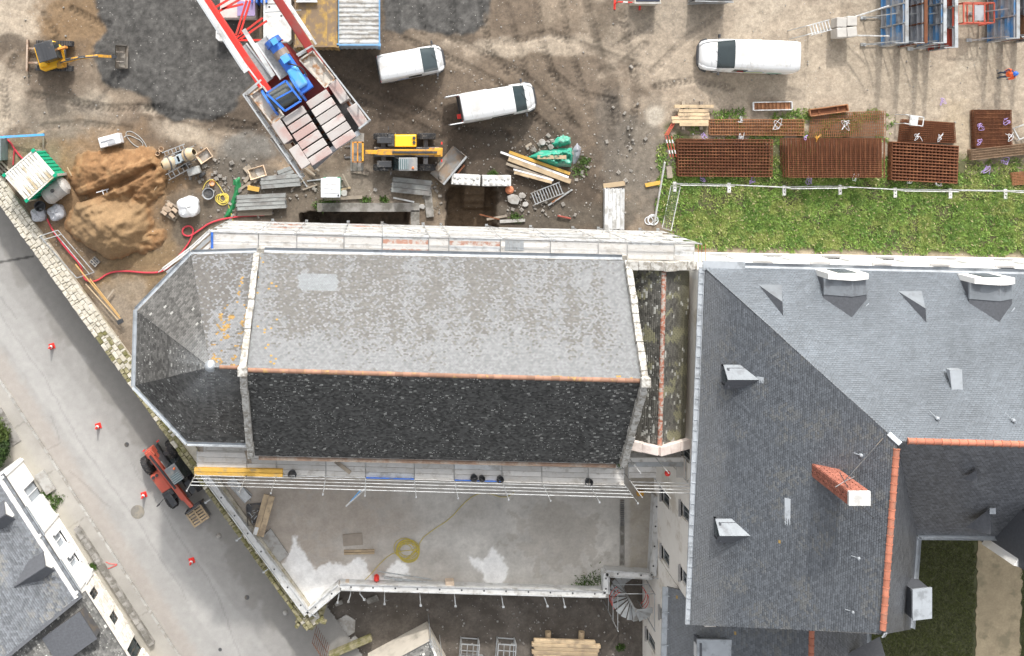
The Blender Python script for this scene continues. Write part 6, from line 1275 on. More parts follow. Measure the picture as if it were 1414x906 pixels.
container('yellow_container', 'rusty dusty yellow site container behind the crane jib', [(408, -75), (466, -75), (466, 64), (408, 64)], 2.6, YC, YC, 1)
WC = M('dirty_white_roof', (.47, .47, .46), .7, var=.15, fine=.12, fscale=8, dirt=(.27, .25, .22), damt=.42, dscale=1.6)
container('white_container', 'white ribbed container with blue edges next to the yellow one', [(524, 62), (524, -75), (467, -75), (467, 62)], 2.6, WC, M('pale_blue_side', (.38, .43, .49), .5), 22, M('blue_trim', (.14, .30, .50), .5))
GRC = M('container_green', (.0, .33, .18), .45, var=.12)
container('green_container', 'short green container with streaked white ribbed roof by the road wall', [(46, 208), (76, 242), (37, 277), (6, 242)], 2.05, M('streaked_white_roof', (.66, .65, .61), .55, var=.06, dirt=(.45, .36, .22), damt=.25, dscale=.7), GRC, 1, MATS.get('streaked_white_roof'))
gc = bpy.data.objects['green_container']
P = [g(46, 208, 2.05), g(76, 242, 2.05), g(37, 277, 2.05), g(6, 242, 2.05)]
for p in P: MB().box(p, (.2, .2, .16), rz=.75).obj('corner_casting', GRC, gc)
for i in range(11):
    t = (i + .5) / 11; a, b = P[0].lerp(P[3], t), P[1].lerp(P[2], t); d = (b - a).normalized() * .08; MB().beam(a + d, b - d, .13, .05).obj('roof_rib', MATS['streaked_white_roof'], gc)
t = thing('steel_rack', 'grey steel frame lying on the yellow container roof', 'frame', g(424, 0, 2.65)); MB().box((0, .3, .1), (1.25, .9, .12)).obj('tray', ALU, t, local=True); MB().box((0, -.14, .16), (1.3, .06, .12)).obj('lip', ALUL, t, local=True)
t = thing('steel_rod', 'long thin rod poking over the white blocks onto yellow container', 'rod', g(385, 15, 2.8)); MB().tube(g(366, 17, 2.2), g(416, 14, 2.8), .035, 6).obj('rod', ALU, t)
# white cast blocks below the jib
def castblock(cx, cy, lx, ly, h, lb, holes=()):
    o = thing('cast_block', lb, 'concrete block', g(cx, cy, 0), 0, 'white cast concrete blocks under the crane'); a, b = lx / 2, ly / 2; n = .18
    MB().prism([(-a, -b + n), (-a + n, -b), (a - n, -b), (a, -b + n), (a, b - n), (a - n, b), (-a + n, b), (-a, b - n)], 0, h).obj('block', CONCW, o, local=True, bevel=.03)
    for (x, y) in holes: MB().tube((x, y, h + .002), (x, y, h + .01), .07, 12).obj('lifting_hole', DARK, o, local=True)
    MB().beam((-a + .1, b * .2, h + .02), (a - .1, b * .2, h + .02), .03, .02).obj('lifting_cable', STEEL, o, local=True); return o
castblock(386, 18, 1.75, 4.0, 1.3, 'long white cast concrete block between jib and yellow container', ((-.5, .2), (.2, .2), (.25, -.35)))
castblock(312, 50, 1.0, .8, .9, 'white cast concrete block left of red jib beam', ()); castblock(324, 60, .7, .5, .5, 'small lower white block touching the left cast block', ())
t = thing('blue_rack', 'blue painted steel frame partly hidden behind crane jib', 'frame', g(362, 2, 0))
for i in range(4): MB().box((-.45 + i * .3, .6, .8), (.1, 1.8, 1.6)).obj('upright', BLU, t, local=True)
tag(MB().box(g(330, -2, .6), (2.2, 2.6, 1.2)).obj('pink_crate', M('pale_pink', (.58, .47, .44), .8), bevel=.04), 'large pale pinkish slab box seen through the red jib lattice', 'crate')
tag(MB().box(g(340, 12, 1.25), (1.1, .9, .14)).obj('violet_sheet', M('violet_sheet', (.32, .24, .42), .6)), 'violet sheet lying on the pinkish box below the jib', 'sheet')
# ------------------------------------------------------------------ loose things on the building site
# sand heap
def sand_z(X, Y):
    px, py = NX + X * ppm(0), NY - Y * ppm(0)
    wx = px + (fbm(X * .55, Y * .55, 101, 4) - .5) * 46; wy = py + (fbm(X * .55, Y * .55, 103, 4) - .5) * 40
    d1 = np.hypot((wx - 155) / 64, (wy - 305) / 50); d2 = np.hypot((wx - 162) / 78, (wy - 236) / 40); d3 = np.hypot((wx - 208) / 30, (wy - 262) / 34); d4 = np.hypot((wx - 205) / 26, (wy - 330) / 26)
    n = fbm(X * 1.1, Y * 1.1, 3, 5); rd = 1 - 2 * np.abs(fbm(X * 1.5, Y * 1.9, 23, 4) - .5)
    z = 2.1 * np.maximum(0, 1 - d1 ** 1.8) * (.7 + .5 * n)
    z = np.maximum(z, 1.15 * np.maximum(0, 1 - d2 ** 2) * (.45 + .8 * n + .2 * rd)); z = np.maximum(z, .7 * np.maximum(0, 1 - d3 ** 2) * (.4 + .9 * rd)); z = np.maximum(z, .4 * np.maximum(0, 1 - d4 ** 2) * (.4 + .9 * rd))
    m = sstep(.02, .25, z); z = z + m * ((rd - .6) * .10 + (fbm(X * 5, Y * 5, 8, 4) - .5) * .12)
    D, U, V = pline(px, py, [(112, 275), (165, 255), (212, 232)]); z = z - m * .4 * (1 - sstep(1, 7, D)) + m * .15 * (1 - sstep(3, 6, np.abs(D - 10)))
    return z - .03
def sand_c(X, Y, px, py, Z):
    n = fbm(X * .8, Y * .8, 13, 4); n2 = fbm(X * 3, Y * 3, 15, 4); C = np.array([.225, .122, .054])[None] * (.6 + .8 * n2)[:, None]
    C = blend(C, sstep(262, 285, py + (n - .5) * 50) * sstep(.15, .5, Z) * .9, (.255, .168, .088)); C = blend(C, sstep(.55, .7, n2) * .35, (.31, .205, .105)); return blend(C, sstep(.2, .0, Z) * .5, (.20, .145, .09))
SANDM = M('sand_heap', rough=.95, attr=True, var=.12, scale=2, bump=.5, bscale=14, rnd=0, fine=.34, fscale=10)
tag(hfield('sand_heap', -22, -12.6, -8.6, .8, .08, sand_z, sand_c, lambda X, Y, px, py: sand_z(X, Y) > -.02, SANDM, kind='stuff'), 'large tan sand heap between green container and chapel apse', 'sand heap')

# light well: concrete rim beside the scaffold
lwell = thing('light_well', 'concrete rimmed dark trench against the scaffold', 'trench', g(500, 290, 0))
for (a, b, w_) in (((440, 284), (578, 284), .55), ((572, 288), (572, 312), .55)): MB().beam(g(*a, -1.4), g(*b, -1.4), w_, 3.1).obj('rim_wall', CONCD, lwell)
tag(MB().beam(g(590, 262, .05), g(594, 300, .05), .5, .3).obj('concrete_kerb', CONCD, bevel=.04), 'broken concrete kerb between light well and earth pit', 'kerb')
# portable cabin roof
wb_ = thing('portable_toilet', 'small portable toilet with white roof standing near the light well', 'toilet', g(459, 257, 0), 0)
MB().box((0, 0, 1.05), (1.12, 1.12, 2.1)).obj('cabin', GRC, wb_, local=True, bevel=.03); rf = MB().box((0, 0, 2.2), (1.2, 1.2, .14)).obj('roof', PLAST, wb_, local=True, bevel=.05)
for k in range(3): MB().box((0, -.3 + .3 * k, 2.28), (1.05, .06, .03)).obj('roof_rib', PLAST, rf, local=True)
MB().tube((.48, -.45, 2.27), (.48, -.45, 2.36), .06, 10).obj('vent_pipe', DARK, wb_, local=True); MB().box((0, .575, 1.0), (.7, .03, 1.8)).obj('door', M('toilet_door', (.5, .55, .55), .5), wb_, local=True)
# studded concrete blocks by the pit
def stud_block(px, py, rz, lb):
    o = thing('stud_block', lb, 'concrete block', g(px, py, 0), rz, 'studded concrete blocks by the pit'); MB().box((0, 0, .36), (1.8, .68, .72)).obj('block', CONCW, o, local=True, bevel=.02)
    for x in range(5):
        for y in range(2): MB().lathe([(.1, 0), (.09, .06), (0, .06)], 8, (-.72 + x * .36, -.17 + y * .34, .72)).obj('stud', CONCW, o, local=True)
    for x in (-.5, .5): MB().tube((x, 0, .72), (x, 0, .745), .045, 8).obj('lifting_eye', DARK, o, local=True)
stud_block(642, 247.5, -.06, 'left studded white concrete block at the pit edge'); stud_block(684, 249, 0.0, 'right studded white concrete block at the pit edge')
# scaffold deck stacks
def deckstack(px, py, rz, L_, W_, nw, layers, lb, mat, holes=True):
    o = thing('deck_stack', lb, 'scaffold decks', g(px, py, 0), rz, 'stacked scaffold decks')
    for l in range(layers):
        for i in range(nw):
            w_ = W_ / nw; jx = random.uniform(-.05, .05) if l == layers - 1 else 0
            d = MB().box((jx, -W_ / 2 + w_ * (i + .5), .08 + l * .09), (L_, w_ * .93, .05)).obj('deck', mat, o, local=True)
            MB().box((jx, -W_ / 2 + w_ * (i + .5) - w_ * .43, .10 + l * .09), (L_, .025, .07)).obj('deck_edge', mat, d, local=True)
            if l == layers - 1:
                for s in (-1, 1): MB().box((jx + s * (L_ / 2 + .03), -W_ / 2 + w_ * (i + .5), .1 + l * .09), (.1, w_ * .3, .04)).obj('hook', STEEL, d, local=True)
    return o
GDK = M('grey_deck', (.31, .32, .31), .6, .3, var=.15, dirt=(.22, .21, .2), damt=.4)
deckstack(568, 257, -.1, 2.45, .98, 3, 4, 'stack of grey perforated decks below the yellow telehandler', GDK); deckstack(846, 288, math.pi / 2 - .01, 2.6, 1.25, 5, 5, 'neat stack of pale aluminium decks at the scaffold edge', ALUL)
deckstack(362, 278, .05, 3.1, .95, 4, 5, 'long stack of grey steel panels beside the green netting', GDK); deckstack(388, 250, .08, 2.5, .8, 3, 3, 'shorter stack of grey trays above the long panel stack', GDK)
deckstack(352, 292, .03, 2.2, .5, 2, 2, 'low stack of grey boards nearest the scaffold', TIMBERG); deckstack(398, 236, .35, 1.3, .5, 2, 2, 'small askew stack of grey trays below the crane ballast', GDK); deckstack(348, 240, -.9, 1.2, .45, 2, 2, 'small stack of brown boards left of the beige mortar tub', TIMBERG)
# planks and timber
def planks(lst, h0=.1, cat='plank', grp=None, mat=TIMBER, w=.2, t=.07):
    for i, (a, b, lb, *mt) in enumerate(lst):
        m = mt[0] if mt else mat; ww = mt[1] if len(mt) > 1 else w
        tag(MB().beam(g(*a, h0 + .05 * i), g(*b, h0 + .05 * i), ww, t).obj('plank', m, bevel=.008), lb, cat, grp)
planks([((691, 210), (785, 245), 'white edged long beam uppermost in the fanned timber pile', WHIP, .14), ((703, 210), (787, 240), 'bright yellow formwork beam in the fanned timber pile', YTIM, .2), ((702, 219), (788, 251), 'broad weathered plank in the fanned timber pile', TIMBER, .3), ((699, 226), (762, 248), 'grey narrow board at the left of the fanned pile', TIMBERG, .16), ((709, 234), (764, 249), 'short white board low in the fanned timber pile', WHIP, .1), ((710, 238), (762, 252), 'lowest pale board in the fanned timber pile', TIMBER, .18)], .15, grp='fanned timber pile by the green tarp')
planks([((833, 257), (863, 253), 'short pale plank just above the aluminium deck stack', TIMBER, .3), ((891, 256), (912, 252), 'short yellow plank near the leaning white tube', YTIM, .25), ((338, 252), (351, 232), 'short brown plank by the beige mortar tub', TIMBERG, .2), ((342, 259), (358, 262), 'pale plank offcut in front of the beige tub', YTIM, .3), ((418, 229), (435, 242), 'thin plank under the crane ballast', TIMBERG, .12), ((430, 229), (441, 236), 'short plank under the crane ballast', TIMBERG, .12), ((473, 240), (482, 258), 'thin bent lath right of the portable toilet', TIMBERG, .07), ((93, 231), (99, 243), 'small pale stick on the mud near the green container', TIMBER, .06), ((726, 203), (734, 198), 'small grey offcut left of the green tarp', TIMBERG, .15)], .06, grp=None)
ts = []
for i, (y, x0, x1) in enumerate(((147, 931, 985), (153, 937, 978), (158, 936, 979), (163, 927, 980), (168, 928, 978), (172, 938, 978))):
    tag(MB().beam(g(x0, y, .35), g(x1, y, .35), .2, .16).obj('plank', TIMBER, bevel=.01), 'pale plank in the timber stack on bearers, ' + ('first', 'second', 'third', 'fourth', 'fifth', 'last')[i] + ' from the top', 'plank', 'timber stack on bearers')
for i, x in enumerate((943, 968)): tag(MB().beam(g(x, 140, .12), g(x, 179, .12), .2, .2).obj('bearer', TIMBERG), ('left', 'right') [i] + ' bearer under the pale timber stack', 'beam', 'bearers under the timber stack')
# tarpaulin heap
def cloth(name, label, poly, h, mat, seed, cat='tarpaulin', amp=.45):
    xs = [p[0] for p in poly]; ys = [p[1] for p in poly]; a, b = g(min(xs), max(ys)), g(max(xs), min(ys))
    def z(X, Y):
        px, py = NX + X * ppm(0), NY - Y * ppm(0); d = -sdf(px, py, poly); e = sstep(0, 7, d)
        return e * h * (1 - amp + 2 * amp * fbm(X * 1.6, Y * 1.6, seed, 3)) + e * (np.abs(fbm(X * 4.5, Y * 5.5, seed + 5, 3) - .5)) * -2.2 * h + .01 + .25 * h * e
    o = hfield(name, a.x, b.x, a.y, b.y, .07, z, lambda X, Y, px, py, Z: np.ones((len(X), 3)), lambda X, Y, px, py: sdf(px, py, poly) < .5, mat, kind='x', label=label)
    del o['kind']; o['category'] = cat; return o
cloth('tarpaulin', 'green tarpaulin spread over materials beside the timber pile', [(727, 217), (745, 208), (770, 205), (790, 203), (792, 215), (789, 231), (765, 231), (745, 224)], .6, TARP, 4); cloth('tarpaulin', 'crumpled end of green tarpaulin above the spread one', [(760, 198), (768, 190), (778, 186), (788, 189), (789, 199), (775, 203), (764, 203)], .5, TARP, 9)
cloth('sack', 'grey plastic sacks right of the green tarpaulin', [(790, 205), (797, 196), (803, 205), (800, 220), (793, 230), (789, 226)], .35, M('grey_sack', (.24, .25, .28), .6, bump=.4), 12, 'sack')
tag(MB().beam(g(742, 217, .62), g(782, 217, .62), .24, .06).obj('plank', TIMBER), 'weathered board weighing down the green tarpaulin', 'plank')
cloth('netting', 'dark green netting strip hanging down beside the steel panels', [(322, 247), (332, 243), (333, 262), (326, 285), (318, 301), (308, 302), (316, 284), (323, 265)], .3, TARPD, 15, 'netting')
# ladder like steel frames
def ladder(name, lb, a, b, wd, n, mat, cat='ladder', h=.12, h2=None):
    A, B = g(*a, h), g(*b, h if h2 is None else h2); o = thing(name, lb, cat, (A + B) / 2); d = (B - A).normalized(); s = d.cross(Vector((0, 0, 1))).normalized() * wd / 2
    MB().beam(A + s, B + s, .05, .08).obj('stile', mat, o); MB().beam(A - s, B - s, .05, .08).obj('stile', mat, o)
    for i in range(n): p = A + (B - A) * ((i + .5) / n); MB().beam(p - s, p + s, .05, .04).obj('rung', mat, o)
    return o
ladder('steel_ladder', 'grey steel ladder section lying on dark soil below the timber pile', (735, 275), (776, 259), .75, 11, ALU, 'ladder', .2)
for i, (a, b, mt, lb) in enumerate((((757, 284), (790, 262), ALU, 'thin metal bar right of the steel ladder section'), ((762, 280), (776, 271), RUSTL, 'rusty bar right of the steel ladder section'), ((770, 298), (788, 302), M('dull_red', (.3, .07, .05), .7), 'dark red rod lying near the scaffold'))): tag(MB().tube(g(*a, .15), g(*b, .12), .06, 6).obj('metal_bar', mt), lb, 'bar')
tag(MB().lathe([(.0, 0), (.25, .02), (.28, .2), (.15, .32), (0, .3)], 9, g(703, 262, 0)).obj('orange_rubble', M('orange_rubble', (.55, .2, .1), .8), smooth=True), 'orange net bundle right of the stud blocks', 'bundle')
# trays of rusty steel
def tray(lb, a, b, wd, mat, inner, slats):
    A, B = g(*a, .2), g(*b, .2); o = thing('steel_tray', lb, 'tray', ((A + B) / 2).x and (A + B) / 2); d = (B - A).normalized(); s = d.cross(Vector((0, 0, 1))).normalized() * wd / 2
    MB().beam(A, B, wd, .05).obj('tray_bed', inner, o)
    for q in (s, -s): MB().beam(A + q + Vector((0, 0, .1)), B + q + Vector((0, 0, .1)), .06, .18).obj('side_rail', mat, o)
    for q in (A, B): MB().beam(q - s + Vector((0, 0, .1)), q + s + Vector((0, 0, .1)), .07, .2).obj('end_rail', mat, o)
    for i in range(slats): p = A + (B - A) * ((i + .5) / slats); MB().beam(p - s * .9 + Vector((0, 0, .06)), p + s * .9 + Vector((0, 0, .06)), .1, .05).obj('slat', inner, o)
tray('aluminium rack with rusty brown slats below the lettered van', (1039, 147), (1092, 146), .5, ALUL, RUSTL, 10); tray('rusty brown steel channel tray near the upright formwork', (1117, 156), (1169, 149), .42, RUSTL, RUST, 2)
# red and white folded barrier
o = thing('folding_barrier', 'bent red and white barrier frame beside the timber stack', 'barrier', g(930, 190, .1))
for k in range(3):
    MB().tube(g(934 + k * 2, 160, .3), g(918 + k * 2, 187, .25), .03, 5).obj('bar', ORA, o); MB().tube(g(919 + k * 4, 188, .25), g(926 + k * 4, 217, .2), .03, 5).obj('bar', ORA, o)
    for t in (.25, .75): p, q = lerp((919 + k * 4, 188), (926 + k * 4, 217), t - .08), lerp((919 + k * 4, 188), (926 + k * 4, 217), t + .08); MB().tube(g(*p, .26), g(*q, .24), .036, 5).obj('white_sleeve', WHIP, o)
DEB = [((330, 262), (352, 248), TIMBERG, .16), ((338, 248), (347, 262), TIMBER, .22), ((418, 262), (438, 255), TIMBERG, .1), ((424, 250), (447, 247), ALU, .07), ((416, 246), (424, 258), ALU, .06), ((402, 262), (420, 248), TIMBERG, .09), ((470, 262), (484, 259), TIMBER, .12), ((543, 273), (572, 279), ALUL, .1), ((485, 236), (509, 240), TIMBERG, .2), ((447, 275), (500, 272), TIMBERG, .22), ((662, 296), (690, 303), RUST, .08), ((672, 303), (700, 298), TIMBERG, .14), ((690, 306), (725, 304), CONC, .2), ((604, 236), (616, 222), TIMBERG, .1), ((716, 240), (730, 246), CONC, .1)]
for i, (a_, b_, mt, w_) in enumerate(DEB): tag(MB().beam(g(*a_, .08), g(*b_, .10), w_, .06).obj('offcut', mt), ('brown offcut crossing below the beige tub', 'pale offcut beside the beige tub', 'thin grey lath right of the steel panels', 'metal strip left of the portable toilet', 'short metal strip right of the grey trays', 'thin lath against the grey trays', 'pale batten in front of the portable toilet', 'bright metal sheet strip by the light well rim', 'grey board below the narrow slab', 'long grey board lying along the light well', 'rusty bar at the pit mouth by scaffold', 'grey board at the pit mouth by scaffold', 'concrete strip along the scaffold foot', 'lath leaning near the loose loader bucket', 'pale strip beneath the fanned timber pile')[i], 'offcut')
for i, (x, y, s_, lb) in enumerate(((475, 266, .5, 'grey rubble lump beside the weeds near light well'), (518, 262, .3, 'pale pointed stone on the slab by light well'), (583, 285, .4, 'tan stone in the soil by the kerb'), (596, 290, .35, 'small tan stone near the kerb'), (708, 275, .8, 'large broken concrete piece right of the pit'), (720, 270, .5, 'broken concrete piece above the larger one'), (725, 282, .4, 'dark broken piece right of the pit'), (737, 207, .35, 'pale stone near the top of the timber pile'), (748, 196, .45, 'grey hollow block left of the crumpled tarpaulin'), (760, 203, .4, 'dark hollow block touching the green tarpaulin'))):
    n_ = 7; pts_ = [(math.cos(k * 6.283 / n_) * s_ * random.uniform(.35, .6), math.sin(k * 6.283 / n_) * s_ * random.uniform(.35, .6)) for k in range(n_)]; q_ = g(x, y, 0); tag(MB().prism([(q_.x + p[0], q_.y + p[1]) for p in pts_], -.05, .1 + .15 * s_).obj('broken_stone', CONCD if i % 2 else CONC, bevel=.03), lb, 'stone')
# ---------------- rebar mesh bundles
def mesh_bundle(lb, corners, h, n, nx, ny, mat=RUST, r=.012, spread=.02, ry=None):
    """corners: top corners px; bars drawn as real steel mats stacked"""
    P = [g(*c, h) for c in corners]; c = sum(P, Vector()) / 4; o = thing('rebar_mat_bundle', lb, 'rebar mats', (c.x, c.y, 0), 0, 'bundles of rusty rebar mats')
    Q = [Vector((p.x - c.x, p.y - c.y, 0)) for p in P]; m = MB()
    for i in range(nx + 1): t = i / nx; m.beam(Q[0].lerp(Q[1], t), Q[3].lerp(Q[2], t), r * 2, r * 2)
    for j in range(ny + 1): t = j / ny; m.beam(Q[0].lerp(Q[3], t) + Vector((0, 0, r * 2)), Q[1].lerp(Q[2], t) + Vector((0, 0, r * 2)), (ry or r) * 2, (ry or r) * 2)
    first = m.obj('mat', mat, o, local=True)
    for k in range(n):
        q = first if k == 0 else first.copy()
        if k: COL.objects.link(q)
        q.location = (random.uniform(-spread, spread), random.uniform(-spread, spread), h - (n - 1 - k) * (h - .05) / max(1, n - 1)) if n > 1 else (0, 0, h)
    return o
mesh_bundle('wide rebar mat bundle nearest the timber stack', [(936, 192), (1067, 193), (1066, 244), (937, 243)], .45, 3, 30, 12, r=.022, spread=.003)
mesh_bundle('tallest rebar mat bundle, in the middle of the row', [(1088, 191), (1221, 191), (1221, 245), (1089, 245)], 1.15, 4, 20, 20, r=.032, spread=.01, ry=.012)
mesh_bundle('smaller square meshed rebar bundle to the right of tallest', [(1232, 196), (1323, 202), (1321, 253), (1231, 248)], .5, 4, 18, 12, r=.032, spread=.004)
mesh_bundle('thin rebar mat lying behind the wide bundle', [(980, 165), (1110, 165), (1110, 187), (980, 186)], .2, 3, 36, 5, RUSTL, .013, .02); mesh_bundle('thin overgrown rebar mats behind the tallest bundle', [(1122, 158), (1222, 154), (1222, 188), (1118, 190)], .2, 3, 36, 8, RUSTL, .009, .05)
mesh_bundle('fine rebar mats skewed behind the square meshed bundle', [(1246, 165), (1318, 170), (1320, 197), (1242, 195)], .3, 5, 32, 10, RUST, .011, .04); mesh_bundle('fine rebar mat bundle tied with violet straps at right edge', [(1346, 152), (1397, 152), (1398, 203), (1348, 204)], .5, 6, 26, 10, RUST, .013, .015)
mesh_bundle('long narrow rebar mat crossing at the right edge', [(1342, 207), (1425, 198), (1425, 212), (1343, 221)], .5, 6, 40, 4, M('brown_steel', (.24, .16, .10), .85, var=.3), .014, .03); mesh_bundle('small rebar mat in the grass at right edge', [(1397, 240), (1440, 236), (1440, 252), (1398, 255)], .15, 3, 20, 7, RUSTL, .014, .05)
def strap(px, py, sz, mat, seed, h=.4):
    rng = random.Random(seed); pts = [g(px + rng.uniform(-1, 1) * sz, py + rng.uniform(-1, 1) * sz * 1.2, h + rng.uniform(0, .12)) for k in range(13)]
    return MB().path(smooth(pts), .013, 4).obj('lifting_strap', mat, smooth=True)
for i, (x, y, s, mt, hh, lb) in enumerate(((1022, 163, 6, PLAST, .25, 'white strap loop on thin mat behind wide bundle'), (1074, 172, 9, PLAST, .3, 'large pale strap loop near right end of thin mat'), (972, 187, 5, PURP, .4, 'violet strap at the left end of thin mat'), (1024, 188, 5, PLAST, .3, 'white strap knot above the wide bundle'), (970, 249, 5, PURP, .1, 'violet strap under the left half of wide bundle'), (1038, 249, 5, PURP, .1, 'violet strap under right half of wide bundle'), (1117, 249, 7, PURP, .2, 'blue violet strap heap below the tallest bundle'), (1183, 246, 7, PLAST, .4, 'pale strap below right end of tallest bundle'), (1130, 190, 5, YEL, 1.35, 'orange strap lying on the tallest bundle top edge'), (1112, 191, 4, PURP, 1.35, 'violet strap on top edge of the tallest bundle'), (1166, 175, 9, PLAST, .3, 'long pale strap on the overgrown mats'), (1268, 188, 6, PLAST, .4, 'pale strap on the skewed fine mats'), (1300, 190, 6, PLAST, .4, 'pinkish strap at the right of the skewed mats'), (1354, 175, 6, PURP, .6, 'violet strap at upper left of the strapped bundle'), (1390, 168, 6, PURP, .6, 'violet strap at upper right of the strapped bundle'), (1394, 190, 6, PLAST, .6, 'pale loop at lower right of the strapped bundle'), (1352, 195, 5, PURP, .6, 'violet strap at lower left of the strapped bundle'), (1361, 233, 8, PURP, .1, 'violet strap heap on the grass below narrow mat'), (1388, 222, 8, PURP, .2, 'violet strap hanging below the narrow mat'), (1255, 250, 5, PLAST, .2, 'pale strap below square meshed bundle, left one'), (1296, 254, 5, PLAST, .2, 'pale strap below square meshed bundle, right one'), (1302, 142, 6, PURP, .05, 'violet strap loop lying on bare ground'))):
    tag(strap(x, y, s, mt, i, hh), lb, 'strap', 'lifting straps on the rebar')
# ---------------- site fence
FP = [(932, 254), (1007, 255.5), (1083, 259), (1160, 258), (1236, 262), (1312, 263), (1388, 264), (1464, 265)]
def fence_panel(a, b, lb, lean=0.0):
    A, B = g(*a, 1.0), g(*b, 1.0); A.z = B.z = 0; o = thing('site_fence', lb, 'fence', (A + B) / 2, 0, 'site fence panels'); d = (B - A); L_ = d.length; d.normalize(); n = Vector((-d.y, d.x, 0)) * lean
    for z in (.12, 1.95): MB().tube(A + d * .05 + Vector((0, 0, z)) + n * z, B - d * .05 + Vector((0, 0, z)) + n * z, .024, 6).obj('rail', ALUL, o)
    for e in (A + d * .06, B - d * .06): MB().tube(e + Vector((0, 0, .05)), e + Vector((0, 0, 2.0)) + n * 2, .024, 6).obj('post', ALUL, o)
    m = MB(); k = 22
    for i in range(1, k): p = A + d * (L_ * i / k); m.tube(p + Vector((0, 0, .12)), p + Vector((0, 0, 1.95)) + n * 1.95, .004, 3)
    for z in (.5, .9, 1.3, 1.7): m.tube(A + d * .06 + Vector((0, 0, z)) + n * z, B - d * .06 + Vector((0, 0, z)) + n * z, .004, 3)
    m.obj('wire_mesh', ALU, o)['kind'] = 'stuff'; return o
ORD = ('first', 'second', 'third', 'fourth', 'fifth', 'sixth', 'seventh')
FEN = []
for i in range(7): FEN.append(0); FEN[i] = fence_panel(FP[i], FP[i + 1], ORD[i] + ' mesh fence panel from the left along the grass', .02 if i % 2 else -.015)
fence_panel((933, 256), (920, 318), 'mesh fence panel running down beside the grass edge')
for i, (x, y) in enumerate(FP[:7]):
    q_ = g(x - 1, y + 4, 0); ft = MB().box(q_ + Vector((0, 0, .07)), (.24, .7, .14), taper=.85).obj('foot_block', CONCW, FEN[i], bevel=.02)
    for k in (-1, 1): MB().tube(q_ + Vector((0, k * .1, .14)), q_ + Vector((0, k * .1, .15)), .04, 8).obj('socket', DARK, ft)
tag(MB().tube(g(918, 224, 1.6), g(903, 311, .2), .06, 8).obj('leaning_tube', ALUL), 'long white tube leaning across the edge of the grass', 'tube')
tag(MB().path(coil(*g2(898, 305), .32, 3, .02, .04, .2, seed=3), .03, 5).obj('pale_rope', PLAST, smooth=True), 'tangled pale rope at the foot of the leaning white tube', 'rope')
tag(MB().box(g(924, 238, .1), (.35, .75, .2), rz=.1).obj('wood_block', TIMBERG, bevel=.02), 'brown wood block beside the leaning white tube', 'block')
# ---------------- upright wall formwork, top right
GRYF = M('grey_form_face', (.40, .41, .43), .6, .2, var=.12, dirt=(.24, .24, .25), damt=.3); BLUF = M('blue_form_face', (.10, .27, .52), .5, 0, var=.15, dirt=(.35, .37, .4), damt=.4, dscale=.9)
def formpanel(bx, lb, mat, y0=66, y1=-90, hgt=2.8, rust=False):
    o = thing('wall_formwork', lb, 'formwork panel', g(bx, y0, 0), 0, 'upright formwork panels'); A = g(bx, y0, 0); Bq = g(bx, y1, 0); L_ = (Bq - A).y
    n = max(1, round(L_ / 1.3)); fr = RUST if rust else ALU
    for i in range(n):
        y = L_ * (i + .5) / n; MB().box((.1, y, hgt / 2 + .1), (.06, L_ / n - .03, hgt)).obj('face_sheet', mat if i % 2 == 0 else GRYF, o, local=True)
        for z in (.3, .95, 1.6, 2.25, 2.8): MB().box((-.03, y, z), (.2, L_ / n - .04, .07)).obj('waler', GRYF if (i + int(z * 2)) % 2 else mat, o, local=True)
        MB().box((-.02, y - L_ / n / 2 + .05, hgt / 2 + .1), (.2, .07, hgt)).obj('stiffener', fr, o, local=True)
    MB().box((.02, L_ / 2, hgt + .15), (.2, L_, .05)).obj('top_rail', fr, o, local=True)
    for y in (.2, 1.9): MB().beam((-.1, y, hgt * .85), (-1.15, y, .1), .06, .06).obj('push_pull_prop', ALU, o, local=True); MB().box((-1.15, y, .06), (.35, .2, .1)).obj('prop_foot', ALU, o, local=True); MB().beam((-.05, y, .1), (-1.1, y, .1), .06, .05).obj('ground_strut', ALU, o, local=True)
    m = MB().beam((-.1, .02, hgt + .2), (-.75, .02, hgt + .2), .05, .05).beam((-.75, .02, hgt + .2), (-.1, .02, hgt - .6), .04, .04); m.obj('platform_bracket', ALU, o, local=True); return o
formpanel(1216, 'leftmost blue and grey upright formwork panel', BLUF); formpanel(1241, 'second upright formwork panel with rusty edge', GRYF, rust=True); formpanel(1266, 'third upright formwork panel with pale blue top', BLUF); formpanel(1281, 'orange painted narrow formwork panel on the right of the blue ones', ORA, 72)
formpanel(1362, 'dark blue upright formwork panel right of the orange cage', BLUF, 60); formpanel(1383, 'rusty ribbed formwork panel near the right edge', RUSTL, 58, rust=True); formpanel(1402, 'pale formwork panel at the far right edge', GRYF, 60)
og = thing('orange_cage', 'orange steel lifting cage between two groups of formwork', 'cage', g(1331, 22, 0)); 
for z in (.9, 1.5):
    for y in (-.62, .62): MB().box((0, y, z), (1.9, .07, .07)).obj('rail', ORA, og, local=True)
    for x in (-.95, -.35, .35, .95): MB().box((x, 0, z), (.07, 1.25, .07)).obj('rail', ORA, og, local=True)
for x in (-.95, .95):
    for y in (-.62, .62): MB().box((x, y, .75), (.07, .07, 1.5)).obj('post', ORA, og, local=True)
MB().box((.05, 0, 1.45), (.6, .95, .08)).obj('cover_plate', GRYF, og, local=True)
